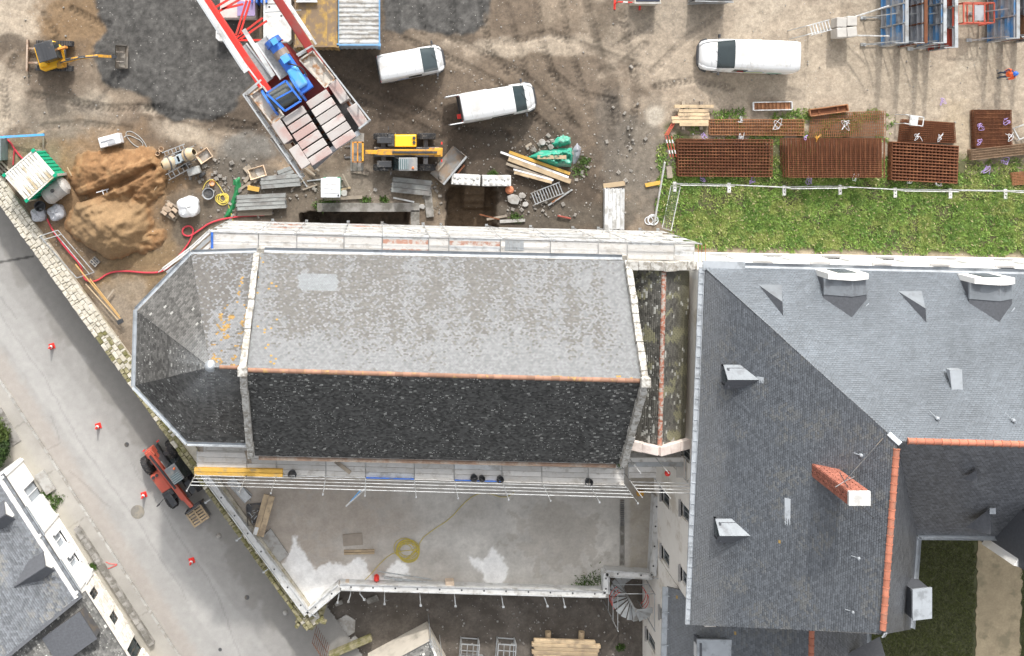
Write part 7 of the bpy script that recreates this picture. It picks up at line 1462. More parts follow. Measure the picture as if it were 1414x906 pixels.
# counterweighted stair tower on the left of the formwork
stt = ladder('site_ladder', 'light aluminium steps rising from the ground beside concrete weights', (1118, 42), (1147, 34), .62, 7, ALUL, 'steps', 2.6, 2.9)
for (x, y, z) in ((1113, 36, 2.6), (1115, 48, 2.6), (1144, 28, 2.9), (1146, 40, 2.9)): p = g(x, y, z); MB().tube((p.x, p.y, 0), p, .03, 5).obj('leg', ALU, stt)
for z in (.9, 1.8): MB().tube(g(1113, 36, 2.6) - Vector((0, 0, 2.6 - z)), g(1144, 28, 2.9) - Vector((0, 0, 2.9 - z)), .02, 5).tube(g(1115, 48, 2.6) - Vector((0, 0, 2.6 - z)), g(1146, 40, 2.9) - Vector((0, 0, 2.9 - z)), .02, 5).obj('brace', ALU, stt)
for i, (x, y) in enumerate(((1158, 32), (1172, 30), (1158, 46), (1172, 45))): tag(MB().box(g(x, y, .8), (.62, .62, .9), rz=.05 * (i - 1)).obj('weight_block', M('weight_concrete', (.46, .44, .41), .85, rnd=.05), bevel=.05), ('upper left', 'upper right', 'lower left', 'lower right')[i] + ' concrete counterweight of the four clustered by steps', 'concrete block', 'counterweight cluster')
for i, (a, b) in enumerate((((1178, 24), (1228, 8)), ((1180, 49), (1228, 50)))): tag(MB().tube(g(*a, 1.0), g(*b, 2.4), .05, 6).obj('bracing_prop', ALUL), ('upper', 'lower')[i] + ' slanting metal prop from counterweights to the formwork', 'prop', 'bracing props')
wc_ = thing('steel_trestle', 'small white steel trestle standing on the ground by rebar', 'trestle', g(1245, 166, 0), -.15)
for x in (-.45, .45):
    for y in (-.3, .3): MB().tube((x, y, 0), (x * .8, y * .9, 1.1), .03, 6).obj('leg', ALUL, wc_, local=True)
MB().box((.15, -.02, 1.1), (.5, .62, .08)).obj('top_plate', ALUL, wc_, local=True); MB().beam((-.4, .28, 1.1), (.75, .28, 1.1), .05, .05).beam((-.4, -.28, 1.1), (.75, -.28, 1.1), .05, .05).beam((.75, -.3, 1.1), (.75, .3, 1.1), .05, .05).obj('top_frame', ALUL, wc_, local=True)
w2 = thing('steel_trestle', 'white metal frame leaning at the right edge by strapped bundle', 'trestle', g(1410, 180, 0), .5)
for y in (-.4, .4): MB().beam((-.6, y, .1), (.6, y, .9), .07, .07).obj('frame_bar', ALUL, w2, local=True)
for x in (-.5, .1, .6): MB().beam((x, -.4, .5 + x * .6), (x, .4, .5 + x * .6), .07, .07).obj('frame_bar', ALUL, w2, local=True)
# top edge objects
t = thing('solar_box', 'dark panelled box with pale frame at the top edge', 'box', g(887, -6, 0)); MB().box((0, 0, .6), (1.65, 1.3, 1.2)).obj('case', M('cream_case', (.5, .47, .4), .6), t, local=True, bevel=.02); MB().box((0, .05, 1.22), (1.5, 1.2, .05)).obj('panel', M('solar_panel', (.035, .04, .065), .25), t, local=True); MB().box((0, -.66, 1.22), (1.65, .05, .08)).obj('frame', ALUL, t, local=True)
t = thing('red_white_barrier', 'red and white barrier boards fencing the dark panelled box', 'barrier', g(866, 6, 0), -.03)
for k in range(5): MB().box((-.65 + k * .3, 0, .85), (.29, .05, .22)).obj('board_section', REDP if k % 2 == 0 else WHIP, t, local=True)
for x in (-.8, .8): MB().box((x, 0, .5), (.06, .06, 1.0)).box((x, 0, .03), (.12, .7, .05)).obj('stand', REDP, t, local=True)
t = thing('barrier_stack', 'stack of grey metal crowd barriers at the top edge', 'barrier stack', g(975, -2, 0), -.02)
for k in range(6): MB().beam((-1.2, -.4 + k * .14, .1 + .03 * k), (1.2, -.42 + k * .14, .1 + .03 * k + 1.3), .05, .05).beam((-1.2, -.4 + k * .14, 1.5), (1.2, -.42 + k * .14, 1.5), .05, .05).obj('barrier', ALU, t, local=True); MB().box((0, -.35 + k * .14, .78), (2.3, .025, 1.35)).obj('barrier_infill', GRT, t, local=True)
# ---------------- left corner things
cb = cloth('cable_drum', 'x', [(60, 250), (75, 244), (97, 253), (92, 266), (78, 280), (64, 276)], .1, PLAST, 3); bpy.data.objects.remove(cb)
o = thing('water_tank', 'round grey plastic tank lying against the green container', 'tank', g(82, 262, 0), ang((66, 272), (95, 252)))
MB().lathe([(.0, -.8), (.5, -.78), (.62, -.6), (.66, -.55), (.62, -.5), (.62, -.1), (.66, -.05), (.62, 0), (.62, .5), (.66, .55), (.6, .62), (.45, .78), (0, .8)], 20, (0, 0, .62), Matrix.Rotation(math.pi / 2, 4, 'Y')).obj('shell', M('grey_tank', (.48, .46, .43), .7, dirt=(.36, .33, .3), damt=.4), o, local=True, smooth=True); MB().lathe([(.12, 0), (.12, .1), (0, .1)], 12, (0, 0, 1.24)).obj('filler_cap', DARK, o, local=True)
def bigbag(px, py, rz, s, lb, mat, h=.85):
    o = thing('bulk_bag', lb, 'bulk bag', g(px, py, 0), rz, 'white bulk bags'); rng = random.Random(int(px)); a = s / 2
    def f(u, v):
        t = u * 2 * math.pi; r = a * (1 + .16 * abs(math.sin(2 * t)) + .05 * math.sin(5 * t + v * 3)); k = min(1, (1 - v) * 3.2) ** .5 if v > .68 else 1; return Vector((r * math.cos(t) * k, r * math.sin(t) * k, v * h + .05 * math.sin(3 * t) * v))
    MB().grid(f, 28, 14).obj('bag', mat, o, local=True, smooth=True)
    for k in range(4): t = math.pi / 4 + k * math.pi / 2; x, y = a * 1.0 * math.cos(t), a * 1.0 * math.sin(t); MB().path([(x, y, h * .85), (x * .7, y * .85, h + .15), (x * .45, y * .55, h + .02)], .025, 4).obj('lifting_loop', mat, o, local=True)
    return o
GBAG = M('greyish_bag', (.46, .47, .50), .7, bump=.7, bscale=6, dirt=(.3, .3, .31), damt=.4)
bigbag(80, 293, .5, .95, 'grey white bulk bag below the green container, right one', GBAG, .6); bigbag(55, 296, .2, .85, 'grey white bulk bag below the green container, left one', GBAG, .5)
bucket(g(58, 284, .35), 'large black tub on top of the bulk bags', DARK, .33, .45, None, None, 'tub', 'tub')
pb = thing('brick_pallet', 'pallet with loose beige blocks left of the wrapped white bag', 'pallet', g(237, 291, 0), -.55)
for k in range(5): MB().box((0, -.4 + k * .2, .12), (1.1, .12, .04)).obj('slat', TIMBERG, pb, local=True)
for x in (-.45, 0, .45): MB().box((x, 0, .05), (.1, .95, .1)).obj('runner', TIMBERG, pb, local=True)
for k in range(6): MB().box((random.uniform(-.35, .3), -.3 + k * .12, .24 + random.uniform(0, .12)), (random.uniform(.3, .5), .2, .2), rz=random.uniform(-.3, .3)).obj('loose_block', M('tan_block', (.44, .34, .25), .9, rnd=.25), pb, local=True, bevel=.015)
o = bigbag(262, 285, .25, 1.25, 'bright white wrapped bag right of the block pallet', PLAST, 1.0)
bucket(g(289, 267, 0), 'grey tub filled with dark slurry', M('grey_tub', (.34, .35, .36), .5), .36, .42, DARK, None, 'tub', 'tub'); bucket(g(294, 253, 0), 'small orange bucket beside the grey slurry tub', M('orange_bucket', (.75, .30, .06), .45), .16, .3, BEIGE, None)
tag(MB().path(coil(*g2(307, 273), .42, 5, .02, .05, .14, seed=9, lead_in=[g2(*p) for p in ((280, 262), (284, 252), (292, 247), (300, 252))], lead_out=[g2(*p) for p in ((312, 270), (316, 285), (321, 300), (322, 306))]), .025, 5).obj('yellow_hose', YELH, smooth=True), 'yellow hose coiled right of the grey slurry tub', 'hose')
def mixer(px, py, rz, lb, s=1.0):
    o = thing('concrete_mixer', lb, 'concrete mixer', g(px, py, 0), rz, 'concrete mixers by the sand'); R_ = Matrix.Rotation(rad(62), 4, 'Y')
    MB().lathe([(.0, -.42), (.25, -.42), (.42, -.2), (.45, .05), (.30, .42), (.22, .5), (.19, .48), (.26, .40), (.38, .05), (0, -.3)], 18, (.1, 0, .85), R_).obj('drum', M('beige_drum', (.52, .40, .24), .6, dirt=(.4, .36, .3), damt=.4), o, local=True, smooth=True)
    MB().lathe([(.465, .0), (.485, .02), (.485, .08), (.465, .1)], 18, (.1, 0, .85), R_).obj('ring_gear', STEEL, o, local=True)
    MB().box((-.45, 0, .8), (.42, .5, .45)).obj('motor_housing', M('blue_grey', (.30, .36, .40), .6, dirt=(.4, .4, .38), damt=.3), o, local=True, bevel=.04)
    for y in (-.42, .42): MB().beam((-.6, y, .2), (.5, y, .2), .06, .06).beam((0, y, .2), (0, y * .9, .9), .06, .06).obj('frame', ALU, o, local=True)
    for y in (-.5, .5): MB().tube((-.5, y - .05, .2), (-.5, y + .05, .2), .2, 14).obj('wheel', BLACK, o, local=True)
    MB().lathe([(.22, -.02), (.22, .02), (.19, .02), (.19, -.02)], 14, (-.1, -.6, .9), Matrix.Rotation(math.pi / 2, 4, 'X')).obj('tilt_wheel', STEEL, o, local=True); return o
mixer(262, 214, ang((255, 216), (275, 208)), 'concrete mixer with beige drum beside the open beige tub'); mixer(240, 224, ang((245, 222), (225, 230)), 'concrete mixer pouring toward the sand heap')
ladder('mixer_conveyor', 'grey steel rail conveyor running behind the two mixers', (225, 214), (256, 202), .3, 6, ALU, 'conveyor', .6); ladder('mixer_stand', 'pale steel frame below the two mixers', (231, 245), (262, 228), .4, 5, ALUL, 'frame', .35)
tag(MB().box(g(268, 236, .35), (.8, .5, .6), rz=.3).obj('pump_unit', M('pump_grey', (.42, .43, .42), .7, dirt=(.3, .29, .27), damt=.4), bevel=.06), 'grey pump unit below the right mixer', 'pump'); tag(MB().tube(g(278, 240, .25), g(281, 243, .25), .25, 14).obj('spare_wheel', BLACK), 'black spare wheel lying beside the grey pump unit', 'spare wheel')  # the black disc beside the pump is a loose spare wheel
def tub(px, py, rz, l, w_, lb):
    o = thing('mortar_tub', lb, 'tub', g(px, py, 0), rz, 'beige mortar tubs'); a, b = l / 2, w_ / 2; h = .35; m = MB(); q = .8
    vs = [(-a, -b, h), (a, -b, h), (a, b, h), (-a, b, h), (-a * q, -b * q, .03), (a * q, -b * q, .03), (a * q, b * q, .03), (-a * q, b * q, .03)]; k = 1.08
    vs += [(-a * k, -b * k, h), (a * k, -b * k, h), (a * k, b * k, h), (-a * k, b * k, h), (-a * .86, -b * .86, 0), (a * .86, -b * .86, 0), (a * .86, b * .86, 0), (-a * .86, b * .86, 0)]
    m.add(vs, [(4, 5, 6, 7)] + [(i, 4 + i, 4 + (i + 1) % 4, (i + 1) % 4)[::-1] for i in range(4)] + [(i, (i + 1) % 4, 8 + (i + 1) % 4, 8 + i)[::-1] for i in range(4)] + [(8 + i, 8 + (i + 1) % 4, 12 + (i + 1) % 4, 12 + i)[::-1] for i in range(4)]); m.obj('basin', BEIGE, o, local=True); MB().box((0, 0, .08), (l * .8, w_ * .8, .02)).obj('residue', CONC, o, local=True); return o
tub(283, 215, .6, .85, .65, 'open beige tub at the mixer drum mouth'); tub(356, 238, .3, 1.0, .65, 'beige mortar tub near the green netting'); 
for i, (x, y, s) in enumerate(((224, 206, .25), (219, 212, .2))): bucket(g(x, y, 0), ('larger', 'smaller')[i] + ' beige pail at the left of the mixers', BEIGE, s / 2 + .03, .3)
gn = thing('generator', 'white grey generator box above the sand heap', 'generator', g(156, 194, 0), ang((141, 198), (171, 190))); MB().box((0, 0, .4), (1.35, .66, .8)).obj('case', PLAST, gn, local=True, bevel=.05); MB().box((-.15, .05, .83), (.8, .06, .05)).box((.1, -.12, .82), (.5, .25, .03)).obj('top_handle', GRYF, gn, local=True); MB().tube((-.7, 0, .2), (-.78, 0, .2), .07, 8).obj('plug', REDP, gn, local=True)
tag(MB().path(smooth([g(171, 190, .3), g(176, 186, .1), g(186, 190, .05), g(196, 195, .05), g(198, 202, .05), g(190, 204, .05), g(180, 196, .08), g(172, 184, .08), g(180, 180, .05), g(195, 190, .05), g(204, 205, .05), g(207, 222, .06), g(214, 226, .1)]), .03, 5).obj('grey_hose', M('grey_hose', (.3, .3, .29), .6), smooth=True), 'looping grey cable right of the generator box', 'cable')
tag(MB().path(smooth([g(65, 302, .1), g(72, 318, .1), g(92, 345, .1), g(112, 366, .1), g(115, 384, .1), g(122, 389, .1), g(135, 388, .1), g(150, 376, .1), g(175, 374, .08), g(200, 377, .1), g(225, 376, .1), g(240, 362, .1), g(262, 335, .1), g(268, 318, .1), g(262, 311, .15), g(252, 315, .12), g(252, 324, .12), g(262, 327, .12), g(275, 318, .1), g(292, 306, .1), g(325, 299, .08), g(365, 297, .08)]), .055, 6).obj('red_hose', REDH, smooth=True), 'long red hose winding from road wall to the scaffold', 'hose')
tag(MB().path(smooth([g(3, 188, .1), g(14, 196, .1), g(20, 206, .1), g(27, 215, .1), g(32, 220, .1)]), .06, 6).obj('red_hose', REDH, smooth=True), 'short red hose beside the blue beam and green container', 'hose'); tag(MB().path(smooth([g(20, 204, .12), g(19, 215, .1), g(18, 228, .1)]), .05, 6).obj('red_hose', REDH, smooth=True), 'second short red hose branching beside the green container', 'hose')
tag(MB().beam(g(-8, 190, .3), g(61, 186, .9), .14, .12).obj('blue_beam', BLUL, bevel=.01), 'bright blue beam at the left edge above green container', 'beam'); tag(MB().beam(g(60, 182, .4), g(60, 210, .1), .1, .1).obj('dark_post', TIMBERG), 'dark wooden post at the end of the blue beam', 'post'); tag(MB().beam(g(52, 186, .5), g(61, 181, .5), .18, .05).obj('plank', TIMBER), 'small pale board end at the blue beam tip', 'plank')
tag(MB().box(g(-1, 206, .6), (.65, 1.4, 1.2)).obj('grey_cabinet', M('grey_cabinet', (.24, .27, .28), .6), bevel=.03), 'grey cabinet cut by the left edge above green container', 'cabinet')
o = thing('pallet', 'grey pallet behind the green container at left edge', 'pallet', g(3, 237, 0), -.8)
for k in range(5): MB().box((0, -.45 + k * .22, .12), (1.2, .11, .03)).obj('slat', TIMBERG, o, local=True)
for x in (-.5, 0, .5): MB().box((x, 0, .06), (.1, 1.0, .09)).obj('runner', TIMBERG, o, local=True)
o = thing('wire_gate', 'thin grey wire frame lying along the road wall', 'frame', g(92, 350, .3))
for (a, b) in (((55, 326), (80, 318)), ((80, 318), (130, 376)), ((130, 376), (106, 384)), ((106, 384), (55, 326)), ((60, 331), (84, 324)), ((74, 319), (124, 379))): MB().tube(g(*a, .45), g(*b, .45), .03, 5).obj('bar', ALU, o)
for i, (a, b, lb) in enumerate((((104, 365), (166, 440), 'upper bamboo coloured pole lying by the road wall'), ((124, 385), (165, 437), 'lower bamboo coloured pole lying by the road wall'), ((118, 392), (163, 442), 'pale thin pole nearest the road wall'))): tag(MB().tube(g(*a, .5), g(*b, .45), .045, 6).obj('pole', TIMBER if i == 2 else M('bamboo', (.48, .30, .12), .6)), lb, 'pole', 'poles by the road wall')
tag(MB().box(g(166, 444, .45), (.4, .28, .1), rz=.4).obj('floor_broom', DARK, bevel=.02), 'dark broom head at the end of the poles', 'broom'); tag(MB().beam(g(148, 412, .3), g(157, 400, .3), .09, .07).obj('stick', TIMBERG), 'short dark stick crossing near the poles', 'stick')
o = thing('hollow_block', 'grey hollow concrete block pair below the sand heap', 'block', g(132, 361, 0), -.75)
for y in (-.13, .13):
    MB().box((0, y, .1), (.5, .2, .2)).obj('block', CONC, o, local=True)
    for x in (-.13, .1): MB().box((x, y, .203), (.16, .1, .006)).obj('cell', DARK, o, local=True)
tag(MB().tube(g(208, 335, .1), g(211, 319, .1), .06, 6).obj('metal_bar', ALUL), 'short white pipe lying right of the sand heap', 'pipe')
o = thing('shovel', 'shovel with pale handle stuck beside sand and mixer', 'shovel', g(215, 258, .1)); MB().tube(g(213, 263, .6), g(222, 249, .1), .022, 5).obj('handle', TIMBER, o); MB().box(g(223, 247, .1), (.25, .3, .03), rz=.5).obj('blade', STEEL, o)
o = thing('screed_tool', 'small pale frame tool lying in the sand furrow', 'tool', g(140, 265, .6)); MB().beam(g(133, 266, .75), g(150, 261, .75), .05, .04).beam(g(141, 262, .75), g(144, 272, .75), .04, .04).beam(g(147, 261, .75), g(149, 270, .75), .04, .04).obj('bars', PLAST, o)
# ---------------- person
def person(px, py):
    o = thing('person', 'worker in orange vest, blue helmet and blue trousers standing by formwork', 'person', g(px, py, 0), rad(200))
    V = [(0, 0, .95), (0, 0, 1.15), (0, 0, 1.38), (0, 0, 1.47), (.02, 0, 1.60), (.03, 0, 1.68), (0, .11, .90), (.05, .12, .5), (-.02, .13, .09), (.10, .14, .05), (0, -.11, .90), (-.06, -.12, .5), (-.14, -.13, .10), (-.02, -.14, .05), (0, .21, 1.38), (-.02, .30, 1.12), (.16, .27, .95), (.24, .25, .93), (0, -.21, 1.38), (.02, -.31, 1.12), (.18, -.26, 1.0), (.26, -.24, 1.0)]
    Ed = [(0, 1), (1, 2), (2, 3), (3, 4), (4, 5), (0, 6), (6, 7), (7, 8), (8, 9), (0, 10), (10, 11), (11, 12), (12, 13), (2, 14), (14, 15), (15, 16), (16, 17), (2, 18), (18, 19), (19, 20), (20, 21)]
    Rr = [.15, .15, .16, .065, .085, .09, .095, .07, .05, .045, .095, .07, .05, .045, .075, .055, .04, .04, .075, .055, .04, .04]
    me = bpy.data.meshes.new('body'); me.from_pydata(V, Ed, []); b = bpy.data.objects.new('body', me); COL.objects.link(b); b.parent = o
    sk = b.modifiers.new('skin', 'SKIN'); 
    for i, r in enumerate(Rr): me.skin_vertices[0].data[i].radius = (r, r * (.8 if i in (0, 1, 2) else 1))
    me.skin_vertices[0].data[0].use_root = True; b.modifiers.new('sub', 'SUBSURF').levels = 1; b.modifiers['sub'].render_levels = 2
    me.materials.append(M('work_trousers', (.06, .09, .16), .8))
    OV = M('orange_vest', (.85, .13, .03), .6, var=.15)
    MB().lathe([(.19, .95), (.215, 1.1), (.22, 1.28), (.20, 1.38), (.12, 1.46), (.08, 1.47)], 14, (0, 0, 0)).obj('vest', OV, o, local=True, smooth=True)
    for s in (-1, 1): MB().tube((0, s * .18, 1.40), (-.02, s * .30, 1.12), .095, 8, .07).tube((-.02, s * .30, 1.12), (.14, s * .27, .97), .07, 8, .055).obj('sleeve', OV, o, local=True, smooth=True)
    MB().lathe([(.155, 0), (.15, .02), (.135, .04), (.13, .10), (.09, .155), (0, .175)], 14, (.02, 0, 1.62)).obj('helmet', BLU, o, local=True, smooth=True)
    MB().lathe([(0, -.1), (.06, -.08), (.085, 0), (.08, .06), (0, .08)], 10, (.05, 0, 1.58)).obj('face', M('skin', (.5, .32, .24), .6), o, local=True, smooth=True)
    for s, x in ((.135, .05), (-.135, -.07)): MB().box((x, s, .05), (.27, .1, .1)).obj('boot', DARK, o, local=True, bevel=.03)
person(1379, 104)
# ---------------- on the road
def cone(px, py, lb):
    o = thing('traffic_cone', lb, 'traffic cone', g(px, py, RZ + .003), .3, 'traffic cones on the road'); MB().box((0, 0, .025), (.38, .38, .05)).obj('base', REDP, o, local=True, bevel=.015); MB().lathe([(.15, .05), (.11, .25)], 14).obj('lower_band', REDP, o, local=True, smooth=True); MB().lathe([(.112, .25), (.085, .42)], 14).obj('white_band', WHIP, o, local=True, smooth=True); MB().lathe([(.085, .42), (.04, .68), (.03, .7), (0, .7)], 14).obj('tip', REDP, o, local=True, smooth=True)
for (x, y, lb) in ((72, 478, 'red traffic cone farthest up the road'), (136, 588, 'red traffic cone in mid road'), (199, 683, 'red traffic cone beside the orange telehandler'), (265, 774, 'red traffic cone lowest on the road below manhole')): cone(x, y, lb)
o = thing('manhole_cover', 'round manhole cover in the road near the orange telehandler', 'manhole', g(190, 707, RZ)); MB().lathe([(.46, 0), (.46, .012), (.40, .014), (.40, .006), (.38, .006), (.38, .014), (0, .015)], 24, (0, 0, .002)).obj('cover', M('manhole_iron', (.25, .235, .21), .8, dirt=(.3, .27, .22), damt=.4), o, local=True)
for (x, y, r, lb) in ((175, 614, .16, 'small dark drain cap near the orange telehandler rear'), (341, 825, .16, 'dark oil stained cap low on the road'), (304, 897, .12, 'tiny water valve cap at the bottom of road')): tag(MB().lathe([(r, 0), (r, .01), (0, .012)], 16, g(x, y, RZ + .002)).obj('valve_cover', STEEL), lb, 'cap')
o = thing('pallet', 'wooden pallet carried on the forks of the orange telehandler', 'pallet', g(273, 711, RZ + .14), ang((262, 712), (284, 697)))
for k in range(6): MB().box((0, -.5 + k * .2, .13), (1.2, .12, .025)).obj('slat', TIMBER, o, local=True, bevel=.005)
for x in (-.55, 0, .55): MB().box((x, 0, .06), (.1, 1.1, .1)).obj('runner', TIMBERG, o, local=True); MB().box((x, 0, .148), (.11, 1.1, .02)).obj('top_board', TIMBER, o, local=True)
tag(MB().path(smooth([g(148, 786, RZ + .16), g(158, 782, RZ + .15), g(163, 779, RZ + .15), g(152, 779, RZ + .14), g(146, 776, RZ + .15)]), .02, 4).obj('barrier_tape', REDP), 'scrap of red and white tape on the pavement', 'tape')
for i, (x, y) in enumerate(((300, 740), (392, 846))): tag(MB().lathe([(.18, 0), (.16, .08), (.08, .14), (0, .15)], 6, g(x + 2, y, RZ)).obj('stone', CONC), ('pale stone at the foot of the wall by the pallet', 'pale stone at the foot of wall near its corner')[i], 'stone')
# ---------------- vegetation
def foliage(name, label, cat, pts_fn, n, size, cols, kind='stuff', seed=1, up=.9):
    """many small leaf blades, each a folded quad"""
    rs = np.random.RandomState(seed); P, col, sc_ = pts_fn(rs, n); n = len(P)
    a = rs.rand(n) * 6.283; ln = size * (.5 + rs.rand(n)) * sc_; wd = ln * .16
    tilt = (rs.rand(n) - .2) * up; dx, dy = np.cos(a), np.sin(a)
    tip = P + np.stack([dx * ln * np.cos(tilt), dy * ln * np.cos(tilt), ln * np.abs(np.sin(tilt)) + .03], 1); sd_ = np.stack([-dy * wd, dx * wd, np.zeros(n)], 1); mid = (P + tip) / 2 + np.array([0, 0, .03])
    co = np.stack([P - sd_ * .6, P + sd_ * .6, mid + sd_, tip, mid - sd_], 1).reshape(-1, 3)
    me = bpy.data.meshes.new(name); me.vertices.add(len(co)); me.vertices.foreach_set('co', co.ravel())
    q = (np.arange(n) * 5)[:, None] + np.arange(5)[None]; me.loops.add(q.size); me.loops.foreach_set('vertex_index', q.ravel().astype(np.int32)); me.polygons.add(n); me.polygons.foreach_set('loop_start', (np.arange(n) * 5).astype(np.int32)); me.update(calc_edges=True)
    at = me.color_attributes.new('Col', 'FLOAT_COLOR', 'POINT'); cc = np.ones((n, 5, 4)); cc[:, :, :3] = col[:, None, :]; at.data.foreach_set('color', cc.ravel())
    me.materials.append(M('leaf', rough=.6, attr=True, var=.1, bump=0, rnd=0, spec=.3)); o = bpy.data.objects.new(name, me); COL.objects.link(o); return tag(o, label, cat, None, kind)
def grass_pts(region, dens):
    def f(rs, n):
        xs = [p[0] for p in region]; ys = [p[1] for p in region]; px = min(xs) + rs.rand(n) * (max(xs) - min(xs)); py = min(ys) + rs.rand(n) * (max(ys) - min(ys))
        k = (sdf(px, py, region) + (fbm(px / 14, py / 14, 6, 3) - .5) * 22 < -2) & (rs.rand(n) < dens(px, py)); px, py = px[k], py[k]
        X, Y = (px - NX) / ppm(0), -(py - NY) / ppm(0); Z = site_z(X, Y)
        a = fbm(px / 22, py / 22, 61, 4); b = fbm(px / 7, py / 7, 67, 3); c = np.array([[.175, .275, .055]]) * (.55 + .9 * rs.rand(len(px)))[:, None]
        c = blend(c, sstep(.44, .64, a) * .65, (.31, .34, .10)); c = blend(c, sstep(.52, .66, b) * .75, (.06, .13, .02)); c = blend(c, (rs.rand(len(px)) < .05) * 1., (.42, .37, .2))
        return np.stack([X, Y, Z], 1), c, .45 + 1.1 * b
    return f
foliage('grass', 'bright green rough grass strip between fence and white facade', 'grass', grass_pts([(908, 240), (1440, 242), (1440, 352), (1000, 345), (930, 335), (905, 300)], lambda x, y: .12 + .88 * sstep(.36, .56, fbm(x / 18, y / 18, 62, 4))), 120000, .16, None, seed=2)
foliage('grass', 'sparse grass and weeds around the rebar bundles', 'grass', grass_pts([(905, 165), (1000, 150), (1230, 150), (1240, 200), (1335, 215), (1440, 215), (1440, 250), (905, 255)], lambda x, y: .75 * sstep(.45, .62, fbm(x / 16, y / 16, 64, 3) + .25 * sstep(200, 245, y)) * (1 - .8 * sstep(1200, 1260, x) * sstep(230, 215, y))), 45000, .14, None, seed=3)
def weed_pts(spots):
    def f(rs, n):
        i = rs.randint(0, len(spots), n); s = np.array(spots)[i]; px = s[:, 0] + rs.randn(n) * s[:, 2]; py = s[:, 1] + rs.randn(n) * s[:, 2] * .7; h = s[:, 3]; X, Y = (px - NX) * (CAM_H - h) / FPX, -(py - NY) * (CAM_H - h) / FPX
        return np.stack([X, Y, h], 1), np.array([[.06, .11, .02]]) * (.5 + rs.rand(n))[:, None], np.ones(n)
    return f
foliage('weeds', 'small weed tufts scattered on the building site and yard', 'weeds', weed_pts([(455, 280, 6, .05), (440, 284, 4, .05), (505, 276, 3, .05), (530, 276, 3, .05), (800, 235, 6, .05), (806, 222, 4, .05), (681, 240, 3, .05), (857, 893, 3, ZL), (858, 640, 3, 6.6), (820, 800, 9, .02), (806, 806, 7, .02), (712, 300, 4, .05), (78, 690, 5, RZ + .15), (72, 700, 4, RZ + .15), (64, 684, 5, RZ + .15), (128, 782, 3, RZ + .15), (1160, 860, 2, .0)]), 2600, .13, None, seed=5)
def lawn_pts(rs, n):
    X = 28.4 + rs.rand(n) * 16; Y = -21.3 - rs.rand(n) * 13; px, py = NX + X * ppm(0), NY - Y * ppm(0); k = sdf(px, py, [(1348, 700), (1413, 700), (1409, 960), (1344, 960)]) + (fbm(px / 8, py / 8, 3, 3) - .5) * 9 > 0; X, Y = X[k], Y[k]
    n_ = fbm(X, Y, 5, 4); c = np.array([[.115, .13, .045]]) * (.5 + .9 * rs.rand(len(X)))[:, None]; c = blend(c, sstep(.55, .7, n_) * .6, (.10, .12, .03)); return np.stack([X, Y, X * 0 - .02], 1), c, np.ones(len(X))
foliage('lawn', 'dark shaded courtyard lawn beside the sandy path', 'lawn', lawn_pts, 60000, .11, None, seed=6)
sh = thing('shrub', 'dark leafy garden shrub at left edge beside the white house', 'shrub', g(-2, 605, RZ))
def shrub_pts(rs, n):
    c = g(-3, 608, RZ); u = rs.randn(n, 3); u /= np.linalg.norm(u, axis=1)[:, None]; r = rs.rand(n) ** .4; lump = .75 + .5 * fbm(u[:, 0] * 3 + 5, u[:, 1] * 3 + u[:, 2] * 2, 4, 3)
    P = np.array([c.x, c.y, RZ + .9])[None] + u * (r * lump)[:, None] * np.array([[1.15, 1.7, .95]]); P[:, 2] = np.maximum(P[:, 2], RZ + .05); col = np.array([[.05, .09, .025]]) * (.4 + 1.1 * rs.rand(n))[:, None]; col = blend(col, (P[:, 1] > c.y + .4) * .6, (.10, .13, .03)); return P, col, np.ones(n)
cr0 = foliage('crown', None, None, shrub_pts, 9000, .16, None, seed=7, up=1.4); cr0.parent = sh; cr0.location = -sh.location; del cr0['kind']
tk = g(-3, 608, RZ); m = MB().tube(tk, tk + Vector((0, 0, .8)), .07, 7, .05)
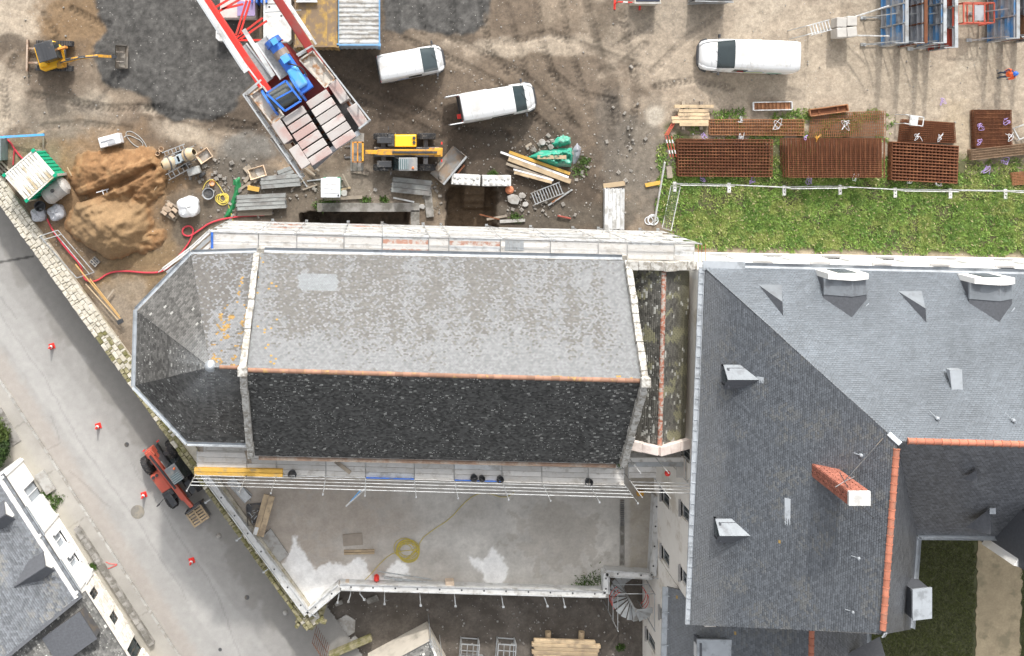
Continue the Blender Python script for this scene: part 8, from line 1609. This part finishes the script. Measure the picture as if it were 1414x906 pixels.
for k in range(6): m.tube(tk + Vector((0, 0, .5)), tk + Vector((math.cos(k) * .6, math.sin(k) * .9, 1.3)), .035, 5, .012)
m.obj('trunk', TIMBERG, sh)
MB().box(g(8, 590, RZ + .08), (.9, 2.6, .2), rz=.55).obj('stone_border', CONCD, bevel=.04); tag(bpy.data.objects['stone_border'], 'low rough stone edging beside the dark shrub', 'edging')
# heavier rubble between mixers, light well and pit
m = MB(); rg = random.Random(31)
for i in range(420):
    cx, cy, sx, sy = rg.choice(((345, 245, 26, 14), (420, 262, 30, 12), (330, 290, 18, 8), (600, 280, 10, 14), (720, 280, 30, 14), (770, 295, 40, 8), (800, 225, 10, 16), (745, 200, 16, 8), (860, 200, 14, 40), (275, 235, 16, 10), (300, 240, 20, 20)))
    x, y = rg.gauss(cx, sx), rg.gauss(cy, sy)
    if y > 300 or 612 < x < 690 and y > 252 or 412 < x < 575 and y > 286: continue
    s = rg.choice((.06, .08, .1, .13, .18, .26)); m.box(g(x, y, s * .25), (s, s * rg.uniform(.5, 1), s * .5), rz=rg.uniform(0, 3), rx=rg.uniform(-.3, .3), ry=rg.uniform(-.2, .2), taper=rg.uniform(.6, .9))
tag(m.obj('broken_rubble', M('broken_rubble', (.26, .24, .215), .95, var=.35, scale=1.5)), 'broken slabs, bricks and stones strewn around the trenches', 'rubble', kind='stuff')
# scattered stones and rubble over the site
m = MB(); rg = random.Random(12)
for i in range(1300):
    if rg.random() < .35: x, y = rg.gauss(760, 90), rg.gauss(240, 45)
    else: x, y = rg.uniform(0, 1414), rg.uniform(0, 330)
    if walld(x, y) < 30 or (y > 296 and x < 960 and x > 280) or x > 925 and y > 200 or 610 < x < 690 and y > 255 or 410 < x < 580 and y > 278: continue
    s = rg.choice((.03, .04, .04, .05, .06, .08, .12)); m.box(g(x, y, s * .35), (s, s * rg.uniform(.5, 1), s * .7), rz=rg.uniform(0, 3), rx=rg.uniform(-.3, .3), taper=rg.uniform(.5, .8))
tag(m.obj('rubble', M('pale_rubble_bits', (.30, .285, .26), .9)), 'small stones and rubble bits scattered over the muddy site', 'rubble', kind='stuff')
